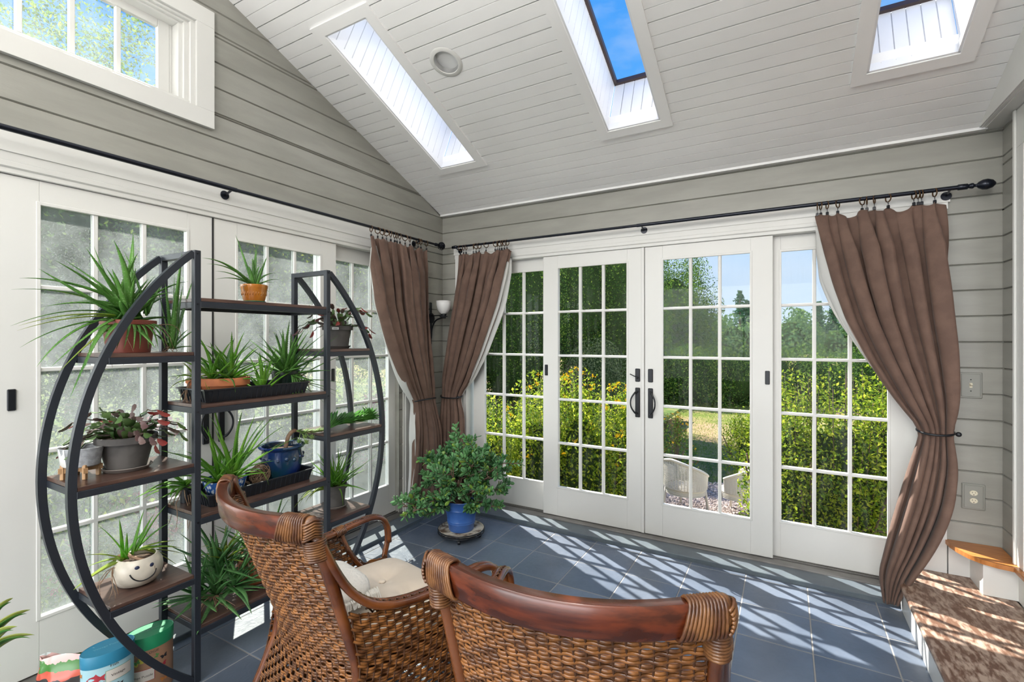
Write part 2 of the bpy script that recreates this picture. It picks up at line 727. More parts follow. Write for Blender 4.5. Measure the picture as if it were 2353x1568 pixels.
gB = G()
for a, b in zip([0.0, DZ1 + 0.1], [DZ1 + 0.1, HZ + 0.03]):
    boards(gB, spansB, a, b, mpB)
gB.box(-0.14, BX0, 0.0095, 0.14, -0.1, 2.2)
gB.box(BX1, RX + 0.14, 0.0095, 0.14, -0.1, 2.2)
gB.box(-0.14, RX + 0.14, 0.0095, 0.14, 2.06, HZ + 0.15)
wallB = mk('wall_back', gB, 'siding', kind='structure')

# right wall: a strip of siding, then the opening to the house, then siding again
gR = G()


def spansR(a, b):
    m = (a + b) / 2
    if m < 2.30:
        return [(-0.20, 0.0, 0.0, -0.20), (YB, -1.60, -1.60, YB)]
    return [(YB, 0.0, 0.0, YB)]


for a, b in zip([0.0, 2.30], [2.30, zc(YR)]):
    boards(gR, spansR, a, b, mpR)
gR.box(RX + 0.0095, RX + 0.14, -0.20, 0.12, -0.1, 2.32)
gR.box(RX + 0.0095, RX + 0.14, YB, -1.60, -0.1, 2.32)
gR.box(RX + 0.0095, RX + 0.14, YB, 0.12, 2.30, zc(YR) + 0.05)
wallR = mk('wall_right', gR, 'siding', kind='structure')

# ---- sloped ceiling: tongue-and-groove boards running along x, with three skylight openings
SKY = [(0.385, 0.705), (1.69, 2.013), (2.992, 3.335)]
SY0, SY1 = -1.56, -0.512
gC = G()
bp = 0.0662
nrm = V((0, SL, 1)).normalized()


def cpt(x, y, off=0.0):
    return V((x, y, HZ - SL * y)) + nrm * off


LAMP = (0.968, -1.206)
COSL = 1 / math.sqrt(1 + SL * SL) * 1.0
k = 0
y = 0.0
while y > YR:
    y2 = max(y - bp, YR)
    cuts = [(0.0, RX)]
    segs = []
    ys = [y, y2]
    for yy in [SY0, SY1] + [LAMP[1] - 0.0756 + 0.0756 * 2 * i / 14 for i in range(15)]:
        if y2 + 1e-4 < yy < y - 1e-4:
            ys.append(yy)
    ys.sort(reverse=True)
    for ya, yb in zip(ys, ys[1:]):
        m = (ya + yb) / 2
        if SY0 < m < SY1:
            xs = [0.0, SKY[0][0], SKY[0][1], SKY[1][0], SKY[1][1], SKY[2][0], SKY[2][1], RX]
            sp = [(xs[i], xs[i + 1]) for i in range(0, 8, 2)]
        else:
            sp = [(0.0, RX)]
        dy_ = abs(m - LAMP[1]) * math.sqrt(1 + SL * SL)
        if dy_ < 0.082:
            hw_ = math.sqrt(0.082 ** 2 - dy_ ** 2)
            sp2 = []
            for (xa, xb) in sp:
                if xa < LAMP[0] < xb:
                    sp2 += [(xa, LAMP[0] - hw_), (LAMP[0] + hw_, xb)]
                else:
                    sp2.append((xa, xb))
            sp = sp2
        for (xa, xb) in sp:
            ga = ya == y
            gb = yb == y2
            ev = 0.006 if k % 2 == 0 else 0.0035
            dp = 0.012 if k % 2 == 0 else 0.005
            ev2, dp2 = (0.0005, 0.005) if k % 2 == 0 else (0.0005, 0.012)
            rows = [(ya, dp if ga else 0), (ya - (ev if ga else 0.0005), 0), (yb + (ev2 if gb else 0.0005), 0), (yb, dp2 if gb else 0)]
            vs = []
            for (yv, d) in rows:
                vs.append(cpt(xa, yv, d))
                vs.append(cpt(xb, yv, d))
            gC.add(vs, [(0, 2, 3, 1), (2, 4, 5, 3), (4, 6, 7, 5)])
    y = y2
    k += 1
# back slope (behind the camera) as boards too
yq = YR
while yq > YB:
    y2 = max(yq - bp, YB)
    vs = []
    for (yv, d) in ((yq, 0.004), (yq - 0.003, 0), (y2 + 0.003, 0), (y2, 0.004)):
        vs += [(0, yv, zc(yv) + d), (RX, yv, zc(yv) + d)]
    gC.add(vs, [(0, 2, 3, 1), (2, 4, 5, 3), (4, 6, 7, 5)])
    yq = y2
# roof deck above
TK = 0.10
for (xa, xb) in ((-0.25, SKY[0][0] - 0.02), (SKY[0][1] + 0.02, SKY[1][0] - 0.02), (SKY[1][1] + 0.02, SKY[2][0] - 0.02), (SKY[2][1] + 0.02, RX + 0.25)):
    gC.prism([(0.14, HZ - SL * 0.14 + 0.03), (0.14, HZ - SL * 0.14 + TK), (YR, zc(YR) + TK), (YR, zc(YR) + 0.03)], 0, xa, xb)
for (xa, xb) in SKY:
    for (ya, yb) in ((0.14, SY1 + 0.02), (SY0 - 0.02, YR)):
        gC.prism([(ya, HZ - SL * ya + 0.03), (ya, HZ - SL * ya + TK), (yb, zc(yb) + TK), (yb, zc(yb) + 0.03)], 0, xa - 0.02, xb + 0.02)
gC.prism([(YR, zc(YR) + 0.03), (YR, zc(YR) + TK), (YB - 0.2, zc(YB - 0.2) + TK), (YB - 0.2, zc(YB - 0.2) + 0.03)], 0, -0.25, RX + 0.25)
ceil = mk('ceiling', gC, 'ceil', kind='structure')


# ---- skylights
def skylight(n, xa, xb):
    t = thing('window_%d' % n, kind='structure')
    D = 0.37
    g = G()

    def wallstrip(p0, p1, nb, inward):
        """beadboard lining between p0,p1 (base points) rising along nrm"""
        p0, p1 = V(p0), V(p1)
        d = (p1 - p0)
        ln = d.length
        dd = d / ln
        n_ = max(1, round(ln / 0.062))
        st = ln / n_
        for i in range(n_):
            a, b = i * st, (i + 1) * st
            row = [(a, 0.008), (a + 0.004, 0), (b - 0.001, 0), (b, 0.008)]
            vs = []
            for (s_, dp) in row:
                q = p0 + dd * s_ - V(inward) * dp
                vs += [q, q + nrm * D]
            g.add(vs, [(0, 1, 3, 2), (2, 3, 5, 4), (4, 5, 7, 6)])
    A, B, C_, D_ = cpt(xa, SY1), cpt(xb, SY1), cpt(xb, SY0), cpt(xa, SY0)
    # boards of the lining are laid square to the world's up on the long sides: keep them along nrm
    wallstrip(A, B, 5, (A - D_).normalized() * -1)
    wallstrip(B, C_, 14, V((-1, 0, 0)))
    wallstrip(C_, D_, 5, (A - D_).normalized())
    wallstrip(D_, A, 14, V((1, 0, 0)))
    mk('shaft_lining', g, 'shaft', t)
    # outer skin of the shaft so no light leaks
    g = G()
    for (p, q, o_) in ((A, B, (A - D_).normalized() * 0.02), (B, C_, V((0.02, 0, 0))), (C_, D_, (D_ - A).normalized() * 0.02), (D_, A, V((-0.02, 0, 0)))):
        vs = [p + o_, q + o_, q + o_ + nrm * (D + 0.02), p + o_ + nrm * (D + 0.02)]
        g.add(vs, [(0, 1, 2, 3)])
    mk('shaft_curb', g, 'bronzef', t)
    # inside cove bead at the bottom of the shaft + flat trim on the ceiling
    g = G()
    for (p, q, inw) in ((A, B, (D_ - A).normalized()), (B, C_, V((-1, 0, 0))), (C_, D_, (A - D_).normalized()), (D_, A, V((1, 0, 0)))):
        g.bar(p + inw * 0.005 + nrm * 0.012, q + inw * 0.005 + nrm * 0.012, 0.010, 0.036, up=nrm)
    mk('shaft_bead', g, 'shaft', t)
    g = G()
    ux = V((1, 0, 0))
    uy = (A - D_).normalized()
    wd = 0.060
    th = 0.012
    fr = [(A, ux * -1, uy), (B, ux, uy), (C_, ux, -uy), (D_, ux * -1, -uy)]
    for i in range(4):
        p, q = fr[i], fr[(i + 1) % 4]
        a0, a1 = p[0], q[0]
        b0, b1 = p[0] + (p[1] + p[2]) * wd, q[0] + (q[1] + q[2]) * wd
        vs = [a0, a1, b1, b0, a0 - nrm * th, a1 - nrm * th, b1 - nrm * th, b0 - nrm * th]
        g.add(vs, [(0, 1, 2, 3), (7, 6, 5, 4), (0, 4, 5, 1), (1, 5, 6, 2), (2, 6, 7, 3), (3, 7, 4, 0)])
    mk('ceiling_trim', g, 'ceil', t)
    # sash and glass
    g = G()
    top = nrm * D
    for (p, q, inw) in ((A, B, (D_ - A).normalized()), (B, C_, V((-1, 0, 0))), (C_, D_, (A - D_).normalized()), (D_, A, V((1, 0, 0)))):
        g.bar(p + top + inw * 0.008 + nrm * 0.015, q + top + inw * 0.008 + nrm * 0.015, 0.02, 0.03, up=nrm)
    mk('sash_frame', g, 'bronzef', t)
    g = G()
    vs = [P_ + top + nrm * o_ for o_ in (0.02, 0.026) for P_ in (A, B, C_, D_)]
    g.add(vs, [(0, 1, 2, 3), (7, 6, 5, 4)])
    mk('pane', g, 'glassS', t)


skylight(2, *SKY[0])
skylight(3, *SKY[1])
skylight(4, *SKY[2])

# ---- beam boxed along the right wall + soffit, small drip strip at the head of the back wall
g = G()
g.box(3.522, 3.548, -2.3, 0.0, 2.500, 3.35)
g.box(3.545, RX, -2.3, 0.0, 2.492, 2.52)
g.box(3.530, 3.560, -2.3, 0.0, 2.497, 2.507)
mk('trim_1', g, 'white', kind='structure')
g = G()
g.box(0.0, 3.555, -0.035, 0.0, 2.488, 2.503)
mk('trim_2', g, 'ceil', kind='structure')


# ---- door sets ----------------------------------------------------
def panel_local(gf, gm, gg, w, gx0, gx1, gz0=0.26, gz1=1.955, z0=0.038, z1=2.05, rows=5, cols=3, th=0.035):
    """frame in local coords: x along the wall 0..w, room face at y=0 (room is -y), thickness th behind"""
    gf.box(0, gx0, 0, th, z0, z1, 0.0015)
    gf.box(gx1, w, 0, th, z0, z1, 0.0015)
    gf.box(gx0, gx1, 0, th, z0, gz0, 0.0)
    gf.box(gx0, gx1, 0, th, gz1, z1, 0.0)
    # glazing bead: bevelled lip
    b = 0.010
    for (xa, xb, za, zb) in ((gx0 - b, gx0 + b * 0.4, gz0 - b, gz1 + b), (gx1 - b * 0.4, gx1 + b, gz0 - b, gz1 + b), (gx0, gx1, gz0 - b, gz0 + b * 0.4), (gx0, gx1, gz1 - b * 0.4, gz1 + b)):
        gf.box(xa, xb, -0.003, 0.012, za, zb, 0.0015)
    mw = 0.010
    dx = (gx1 - gx0) / cols
    for i in range(1, cols):
        xc = gx0 + dx * i
        gm.box(xc - mw, xc + mw, 0.004, 0.014, gz0, gz1, 0.003)
        gm.box(xc - mw, xc + mw, 0.020, 0.030, gz0, gz1, 0.003)
    dz = (gz1 - gz0) / rows
    for i in range(1, rows):
        zc_ = gz0 + dz * i
        gm.box(gx0, gx1, 0.0035, 0.0145, zc_ - mw * 0.9, zc_ + mw * 0.9, 0.003)
        gm.box(gx0, gx1, 0.020, 0.030, zc_ - mw * 0.9, zc_ + mw * 0.9, 0.003)
    gg.box(gx0 - 0.004, gx1 + 0.004, 0.0155, 0.0185, gz0 - 0.004, gz1 + 0.004)


def handle_set(t, x, side, bolt=True, lever=True, zc0=0.955):
    g = G()
    w = 0.017
    g.box(x - w, x + w, -0.010, 0.0, zc0 - 0.105, zc0 + 0.105, 0.004)
    mk('handle_plate', g, 'black', t)
    pts = smooth_path([(x, -0.010, zc0 + 0.078), (x + side * 0.012, -0.034, zc0 + 0.070), (x + side * 0.034, -0.042, zc0 + 0.035), (x + side * 0.040, -0.044, zc0),
                       (x + side * 0.034, -0.042, zc0 - 0.035), (x + side * 0.012, -0.034, zc0 - 0.070), (x, -0.010, zc0 - 0.078)], 4)
    g = G().tube(pts, [0.008 - 0.003 * sin(PI * i / (len(pts) - 1)) for i in range(len(pts))], 8)
    mk('pull_handle', g, 'black', t, smooth=True)
    if bolt:
        g = G()
        g.box(x - w, x + w, -0.010, 0.0, zc0 + 0.147, zc0 + 0.240, 0.004)
        if lever:
            g.tube([(x, -0.012, zc0 + 0.178), (x + side * 0.020, -0.026, zc0 + 0.188), (x + side * 0.048, -0.030, zc0 + 0.202)], 0.0035, 6)
            g.ball((x, -0.014, zc0 + 0.176), 0.009)
        mk('lock_plate', g, 'black', t)


def door(n, org, axis, w, gx0, gx1, gm_='glassB', handle=None, keeper=None):
    """org: world point of local origin; axis 'B' (along +x) or 'A' (local x = +y, room side = +x)"""
    t = thing('door_%d' % n, kind='structure')
    gf, gm2, gg = G(), G(), G()
    panel_local(gf, gm2, gg, w, gx0, gx1)
    mk('panel_frame', gf, 'white', t)
    mk('muntin_grid', gm2, 'white', t)
    mk('glass_pane', gg, gm_, t)
    if handle:
        handle_set(t, *handle)
    if keeper is not None:
        g = G().box(keeper - 0.013, keeper + 0.013, -0.007, 0, 1.12, 1.205, 0.003)
        mk('keeper_block', g, 'black', t)
    t.location = org
    if axis == 'A':
        t.rotation_euler = (0, 0, PI / 2)
    return t


# back wall: fixed, sliding, sliding, fixed. Room faces at y=-.0 (sliders) and y=+.05 (fixed)
door(1, (0.30, 0.05, 0), 'B', 0.80, 0.11, 0.675)
d2 = door(2, (0.995, 0.0, 0), 'B', 0.785, 0.124, 0.668, handle=(0.745, -1, True, True), keeper=0.028)
d3 = door(3, (1.790, 0.0, 0), 'B', 0.792, 0.122, 0.667, handle=(0.040, 1, True, False), keeper=0.762)
door(4, (2.49, 0.05, 0), 'B', 0.80, 0.134, 0.670)
g = G()
g.box(1.765, 1.787, -0.008, 0.03, 0.038, 2.05, 0.002)
mk('trim_3', g, 'white', kind='structure')
# left wall: fixed (nearest corner), slider, slider, fixed (out of the frame)
# rotated +90: local x -> +y, local y -> -x
door(5, (-0.05, -1.28, 0), 'A', 0.775, 0.135, 0.665, 'glassA')
d6 = door(6, (0.0, -1.966, 0), 'A', 0.803, 0.128, 0.677, 'glassA', handle=(0.040, 1, True, False), keeper=0.776)
d7 = door(7, (0.0, -2.775, 0), 'A', 0.803, 0.124, 0.681, 'glassA', handle=(0.768, -1, True, False), keeper=0.042)
door(8, (-0.05, -3.56, 0), 'A', 0.85, 0.124, 0.681, 'glassA')
g = G()
g.box(0.0, 0.0035, -1.9725, -1.9655, 0.04, 2.05)
mk('trim_4', g, 'dark', kind='structure')


def casing(n, ax, s0, s1, si0, si1):
    """head and side casings plus stops; s along the wall, outer s0..s1, inner si0..si1"""
    g = G()

    def bx(a, b, d0, d1, z0, z1, c=0.001):
        if ax == 'B':
            g.box(a, b, -d1, -d0, z0, z1, c)
        else:
            g.box(d0, d1, a, b, z0, z1, c)
    bx(s0 - 0.012, s1 + 0.012, 0, 0.022, 2.135, 2.212)
    bx(s0 - 0.004, s1 + 0.004, 0, 0.017, 2.10, 2.136)
    bx(si0, si1, -0.004, 0.019, 2.073, 2.104, 0.006)
    bx(si0, si1, -0.03, 0.012, 2.052, 2.077, 0.003)
    bx(s0, si0 - 0.02, 0, 0.016, 0.0, 2.13)
    bx(si1 + 0.02, s1, 0, 0.016, 0.0, 2.13)
    # jamb: reveals back to the fixed panels, with a grooved stop
    for (a, b) in ((si0 - 0.024, si0), (si1, si1 + 0.024)):
        bx(a, b, -0.12, 0.008, 0.0, 2.10)
    bx(si0, si1, -0.12, -0.02, 2.051, 2.10, 0)
    mk('trim_%d' % n, g, 'white', kind='structure')


casing(5, 'B', 0.150, 3.400, 0.262, 3.285)
casing(6, 'A', -3.70, -0.430, -3.60, -0.512)


# thresholds: painted wooden sill over the slate, aluminium track, shadow slot
def sill(n, ax, s0, s1):
    g = G()
    h = G()

    def bx(G_, a, b, d0, d1, z0, z1, c=0.0):
        if ax == 'B':
            G_.box(a, b, -d1, -d0, z0, z1, c)
        else:
            G_.box(d0, d1, a, b, z0, z1, c)
    bx(g, s0, s1, -0.02, 0.212, -0.01, 0.026, 0.003)
    o = mk('trim_%d' % n, g, 'sill', kind='structure')
    a, b = (0.262, 3.285) if ax == 'B' else (-3.6, -0.512)
    bx(h, a, b, -0.012, 0.062, 0.020, 0.034, 0.003)
    bx(h, a, b, -0.12, -0.012, 0.010, 0.024)
    for d in (-0.024, -0.045, -0.07):
        bx(h, a, b, d - 0.004, d + 0.004, 0.02, 0.040)
    mk('metal_track', h, 'alum', o)


sill(7, 'B', 0.21, 3.17)
sill(8, 'A', -4.2, 0.0)

# ---- gable window high in the left wall
t = thing('window_1', kind='structure')
g = G()
cw = 0.089
y0, y1, z0, z1 = -4.17, -2.06, 2.605, 3.045
g.box(0, 0.022, y0 - cw, y1 + cw, z0 - cw, z0, 0.001)
g.box(0, 0.022, y0 - cw, y1 + cw, z1, z1 + cw, 0.001)
g.box(0, 0.022, y0 - cw, y0, z0, z1, 0.001)
g.box(0, 0.022, y1, y1 + cw, z0, z1, 0.001)
mk('casing', g, 'white', t)
g = G()
for (d, e_) in ((0.006, 0.0), (-0.012, 0.022), (-0.030, 0.040)):
    g.box(-0.13, d, y1 - e_ - 0.022, y1 - e_, z0, z1 - e_ * 0.5 - 0.012, 0.001)
    g.box(-0.13, d, y0 + e_, y0 + e_ + 0.022, z0, z1 - e_ * 0.5 - 0.012, 0.001)
    g.box(-0.13, d, y0, y1, z1 - e_ * 0.5 - 0.012, z1 - e_ * 0.5, 0.001)
g.box(-0.13, 0.0, y0, y1, z0, z0 + 0.02, 0.001)
mk('jamb', g, 'white', t)
g = G()
sx0, sx1 = -0.115, -0.088
yr = y1 - 0.075
g.box(sx0, sx1, yr - 0.052, yr, z0 + 0.01, z1 - 0.02, 0.002)
g.box(sx0, sx1, y0 + 0.075, y0 + 0.127, z0 + 0.01, z1 - 0.02, 0.002)
g.box(sx0, sx1, y0 + 0.128, yr - 0.053, z0 + 0.01, z0 + 0.062, 0.002)
g.box(sx0, sx1, y0 + 0.128, yr - 0.053, z1 - 0.068, z1 - 0.02, 0.002)
g.box(sx0 - 0.01, sx1 - 0.003, yr + 0.0005, y1 - 0.063, z0 + 0.0205, z1 - 0.0325)
g.box(sx0, sx1 - 0.01, y0, y0 + 0.08, z0, z1)
mk('sash_frame', g, 'white', t)
g = G()
yy = yr - 0.052
while yy > y0 + 0.2:
    yy -= 0.163
    g.box(sx0, sx1, yy - 0.010, yy + 0.010, z0 + 0.0625, z1 - 0.0685, 0.002)
    yy -= 0.006
mk('muntin_grid', g, 'white', t)
g = G().box(-0.104, -0.101, y0 + 0.12, yr - 0.05, z0 + 0.06, z1 - 0.06)
mk('glass_pane', g, 'glassU', t)

# ---- hallway of the house beyond the opening on the right
g = G()
g.box(RX + 0.14, 6.2, -4.6, 0.6, 0.28, 0.325)
mk('hall_floor', g, 'oak', kind='structure')
g = G()
g.box(6.2, 6.3, -4.7, 0.7, 0.2, 2.75)
g.box(RX + 0.14, 6.3, 0.6, 0.7, 0.2, 2.75)
mk('wall_hall', g, 'white', kind='structure')
g = G().box(RX + 0.14, 6.3, -4.7, 0.7, 2.65, 2.75)
mk('hall_ceiling', g, 'ceil', kind='structure')

# ---- door casing and steps on the right
g = G()
g.box(3.602, 3.72, -0.305, -0.215, 0.33, 2.3095, 0.0005)
g.box(3.592, 3.6018, -0.235, -0.215, 0.33, 2.491, 0.002)
g.box(3.602, 3.72, -1.69, -1.60, 0.33, 2.3095, 0.0005)
g.box(3.602, 3.72, -1.69, -0.215, 2.31, 2.491, 0.002)
mk('trim_9', g, 'white', kind='structure')
t = thing('lower_step', 'worn brown wooden step with white riser at the end of the sliding doors', 'step', (3.16, -0.6, 0))
g = G()
g.box(0.0, 0.455, -1.6, 0.592, 0.122, 0.15, 0.008)
mk('tread', g, 'tread', t)
g = G()
g.box(0.012, 0.45, -1.58, 0.585, 0.0, 0.121, 0.001)
mk('riser', g, 'white', t)
t = thing('upper_step', 'small rounded orange oak step above the worn lower step', 'step', (3.5, -0.1, 0.15))
poly = [(3.392, -0.004), (3.398, -0.07), (3.413, -0.13), (3.440, -0.19), (3.478, -0.235), (3.53, -0.262), (3.60, -0.275), (3.70, -0.275), (3.70, -0.21), (3.614, -0.21), (3.614, -0.004)]
g = G()
g.prism([(px - 3.5, py + 0.1) for px, py in poly], 2, 0.158, 0.180)
g.box(0.08, 0.22, -1.48, -0.17, 0.158, 0.180, 0.003)
mk('tread', g, 'oak', t)
g = G()
g.box(-0.01, 0.115, -0.112, 0.094, 0.001, 0.157)
g.box(-0.095, -0.01, 0.08, 0.094, 0.001, 0.145)
g.box(0.115, 0.2, -1.45, -0.105, 0.001, 0.157)
mk('riser', g, 'white', t)

# ================================================================== recessed ceiling lights
def can_light(x, y, label, power, grp='recessed ceiling lights'):
    t = thing('recessed_light', label, 'ceiling light', cpt(x, y) if y > YR else (x, y, zc(y)), 0, grp)
    # local frame along the ceiling normal
    q = nrm.to_track_quat('Z', 'Y') if y > YR else V((0, -SL, 1)).normalized().to_track_quat('Z', 'Y')
    t.rotation_mode = 'QUATERNION'
    t.rotation_quaternion = q
    g = G().lathe([(0.070, -0.001), (0.072, -0.006), (0.090, -0.006), (0.096, -0.001)], 40)
    mk('trim_ring', g, 'white', t, smooth=True, autos=40)
    g = G().lathe([(0.071, -0.003), (0.060, 0.055), (0.050, 0.085), (0.038, 0.098)], 40)
    mk('reflector', g, 'chrome', t, smooth=True)
    g = G().lathe([(0.0005, 0.058), (0.020, 0.060), (0.034, 0.068), (0.040, 0.082), (0.036, 0.100), (0.0005, 0.104)], 24)
    mk('bulb', g, 'bowlglass', t, smooth=True)
    if power:  # only the added fill lights behind the camera are lit
        ld = bpy.data.lights.new('lamp', 'SPOT')
        ld.energy = power
        ld.spot_size = math.radians(150)
        ld.spot_blend = 0.6
        ld.shadow_soft_size = 0.12
        ld.color = (1.0, 0.96, 0.90)
        lo = bpy.data.objects.new('lamp', ld)
        COL.objects.link(lo)
        lo.parent = t
        lo.location = (0, 0, -0.13)
    return t


FILL_POWER = 30
can_light(0.968, -1.206, 'chrome recessed ceiling light between the first two skylights', 0)
for (lx, ly) in ((0.9, -4.0), (2.7, -4.0), (0.9, -4.8), (2.7, -4.8)):  # added lights, unseen behind the camera, to fill the room
    can_light(lx, ly, 'added fill light in a chrome recessed fitting over the unseen half of the room', FILL_POWER)


# added uplighter, unseen behind the camera, that brightens the ceiling
t = thing('fill_uplighter', 'added black uplighter filling the ceiling with light from the unseen half of the room', 'lamp', (2.1, -4.6, 0.0005))
mk('base', G().lathe([(0.0005, 0), (0.14, 0), (0.14, 0.02), (0.02, 0.035), (0.0005, 0.035)], 32), 'black', t, smooth=True, autos=35)
mk('pole', G().tube([(0, 0, 0.03), (0, 0, 1.78)], 0.012, 12), 'black', t, smooth=True)
mk('lamp_shade', G().lathe([(0.015, 1.74), (0.08, 1.78), (0.17, 1.86), (0.175, 1.86), (0.17, 1.85), (0.075, 1.775), (0.012, 1.75)], 36), 'bowlglass', t, smooth=True)
ld = bpy.data.lights.new('ceiling_fill', 'SPOT')
ld.energy = 360
ld.spot_size = math.radians(155)
ld.spot_blend = 0.4
ld.shadow_soft_size = 0.10
ld.color = (1.0, 0.97, 0.93)
lo = bpy.data.objects.new('ceiling_fill', ld)
COL.objects.link(lo)
lo.parent = t
lo.location = (0, 0, 1.87)
lo.rotation_euler = (PI, 0, 0)

# ================================================================== plant shelf
FX, BXs = 0.558, 0.292          # front / back post planes
PL, PR = -2.333, -1.690          # left / right posts
SH = 1.765
SAG = 0.395
RA = ((SH / 2) ** 2 + SAG ** 2) / (2 * SAG)
ZC = SH / 2


def arc_y(z, side):
    s_ = math.sqrt(max(RA * RA - (z - ZC) ** 2, 0)) - (RA - SAG)
    return PL - s_ if side < 0 else PR + s_


sh = thing('plant_shelf', 'tall black metal plant shelf with curved sides and brown boards', 'shelf', (FX, PL, 0))


def L3(x, y, z):
    return (x - FX, y - PL, z)


for x in (FX, BXs):
    for y in (PL, PR):
        g = G()
        q = L3(x, y, 0)
        g.box(q[0] - 0.0125, q[0] + 0.0125, q[1] - 0.0125, q[1] + 0.0125, 0.0, SH, 0.0015)
        mk('post', g, 'shelfmetal', sh)
    for s_ in (-1, 1):
        pts = []
        for i in range(41):
            z = 0.012 + (SH - 0.024) * i / 40
            y = arc_y(z, s_)
            pts.append(L3(x, y, z))
        g = G()
        g.tube(pts, math.sqrt(0.5), 4, flat=(0.025, 0.022), up=(1, 0, 0), ph=PI / 4)
        mk('curved_bar', g, 'shelfmetal', sh)
for y in (PL, PR):
    g = G()
    q0, q1 = L3(BXs, y, SH - 0.0125), L3(FX, y, SH - 0.0125)
    g.box(q0[0], q1[0], q0[1] - 0.012, q0[1] + 0.012, SH - 0.0245, SH - 0.0005, 0.001)
    mk('top_bar', g, 'shelfmetal', sh)


def board(ya, yb, z, name='shelf_board', za=None):
    """z top of board; frame 25 mm below"""
    g = G()
    xa, xb = BXs + 0.0, FX - 0.002
    a0, b0 = L3(xa, ya, 0), L3(xb, yb, 0)
    g.box(a0[0] + 0.004, b0[0] + 0.012, a0[1], b0[1], z - 0.014, z, 0.001)
    o = mk('board', g, 'shelfwood', sh)
    g = G()
    for xx in (a0[0], b0[0] + 0.002):
        g.box(xx - 0.0125, xx + 0.0125, a0[1] - 0.002, b0[1] + 0.002, z - 0.039, z - 0.0145, 0.001)
    for yy in (a0[1] + 0.0105, b0[1] - 0.0105):
        g.box(a0[0], b0[0], yy - 0.0125, yy + 0.0125, z - 0.039, z - 0.0145, 0.001)
    mk('board_frame', g, 'shelfmetal', sh)


ZM = (1.572, 1.131, 0.680, 0.228)
ZS = (1.350, 0.898, 0.446)
for z in ZM:
    board(PL + 0.0135, PR - 0.0135, z)
for z in ZS:
    board(min(arc_y(z - 0.02, -1), arc_y(z - 0.02, -1)) + 0.014, PL - 0.0135, z)
    board(PR + 0.0135, arc_y(z - 0.02, 1) - 0.014, z)
for y in (PL, PR):
    for z in list(ZM) + [SH - 0.013]:
        q = L3(FX, y, z - (0.027 if z < 1.7 else 0))
        g = G().lathe([(0.0005, 0.003), (0.004, 0.003), (0.0045, 0)], 10)
        g.move(0, Matrix.Translation((q[0] + 0.0125, q[1], q[2])) @ Matrix.Rotation(PI / 2, 4, 'Y'))
        mk('bolt', g, 'black', sh)

# ================================================================== curtain rods
rd = thing('curtain_rod', 'long black curtain rod above the sliding doors facing the garden', 'curtain rod', (0.16, -0.10, 2.187))
ZR = 2.187
g = G().tube([(0.06, 0, 0), (1.62, 0, 0)], 0.0095, 12)
g.tube([(1.60, 0, 0), (3.30, 0, 0)], 0.0115, 12)
mk('rod', g, 'rod', rd, smooth=True, autos=40)
g = G().lathe([(0.0095, 0), (0.015, 0.004), (0.015, 0.04), (0.010, 0.044), (0.014, 0.055), (0.014, 0.062), (0.007, 0.068), (0.008, 0.076), (0.016, 0.082), (0.025, 0.098), (0.027, 0.115), (0.020, 0.135), (0.008, 0.146), (0.0005, 0.149)], 20)
g.move(0, Matrix.Translation((3.26, 0, 0)) @ Matrix.Rotation(PI / 2, 4, 'Y'))
mk('finial', g, 'rod', rd, smooth=True)
for bx in (0.05, 1.63, 3.235):
    g = G().tube([(bx, 0.0, 0.0), (bx, 0.04, -0.012), (bx, 0.085, -0.02)], 0.006, 8)
    g.tube([(bx, 0.0755, -0.02), (bx, 0.0785, -0.02), (bx, 0.0835, -0.02)], [0.022, 0.024, 0.02], 16)
    mk('bracket', g, 'rod', rd, smooth=True, autos=40)
rd2 = thing('curtain_rod', 'long black curtain rod running above the plant shelf on the left wall', 'curtain rod', (0.10, -0.2, 2.200))
g = G().tube([(0, -0.02, 0), (0, -1.72, 0.0)], 0.0095, 12)
g.tube([(0, -1.70, 0.0), (0, -3.5, 0.0)], 0.0115, 12)
mk('rod', g, 'rod', rd2, smooth=True, autos=40)
for by in (-0.21, -1.72, -3.2):
    g = G().tube([(0, by, 0.0), (-0.04, by, -0.012), (-0.077, by, -0.02)], 0.006, 8)
    g.tube([(-0.0725, by, -0.02), (-0.0745, by, -0.02), (-0.0775, by, -0.02)], [0.022, 0.024, 0.02], 16)
    mk('bracket', g, 'rod', rd2, smooth=True, autos=40)
g = G().lathe([(0.0095, 0), (0.014, 0.005), (0.014, 0.03), (0.009, 0.034), (0.013, 0.045), (0.006, 0.052), (0.0005, 0.054)], 16)
g.move(0, Matrix.Translation((0, -0.03, 0)) @ Matrix.Rotation(-PI / 2, 4, 'X'))
mk('end_collar', g, 'rod', rd2, smooth=True)
# twisted wire-cage knob joining the rods in the corner
kn = G()
for a in range(10):
    pts = []
    for i in range(11):
        t_ = i / 10
        ph = 2 * PI * (a / 10) + t_ * 2.2
        r = 0.030 * sin(PI * t_) + 0.003
        pts.append((r * cos(ph), r * sin(ph), -0.034 + 0.068 * t_))
    kn.tube(pts, 0.0035, 5)
kn.ball((0, 0, 0), 0.016)
kn.tube([(0, 0, -0.04), (0, 0, -0.028)], [0.006, 0.010], 10)
kn.tube([(0, 0, 0.028), (0, 0, 0.04)], [0.010, 0.006], 10)
kn.move(0, Matrix.Rotation(PI / 2, 4, 'X'))
mk('cage_finial', kn, 'rod', rd2, smooth=True).location = (0, 0.055, -0.002)
g = G().lathe([(0.0095, 0), (0.014, 0.005), (0.014, 0.03), (0.009, 0.034), (0.013, 0.045), (0.006, 0.052), (0.0005, 0.054)], 16)
g.move(0, Matrix.Translation((0.07, 0, 0)) @ Matrix.Rotation(-PI / 2, 4, 'Y'))
mk('end_collar', g, 'rod', rd, smooth=True)

# ================================================================== curtains


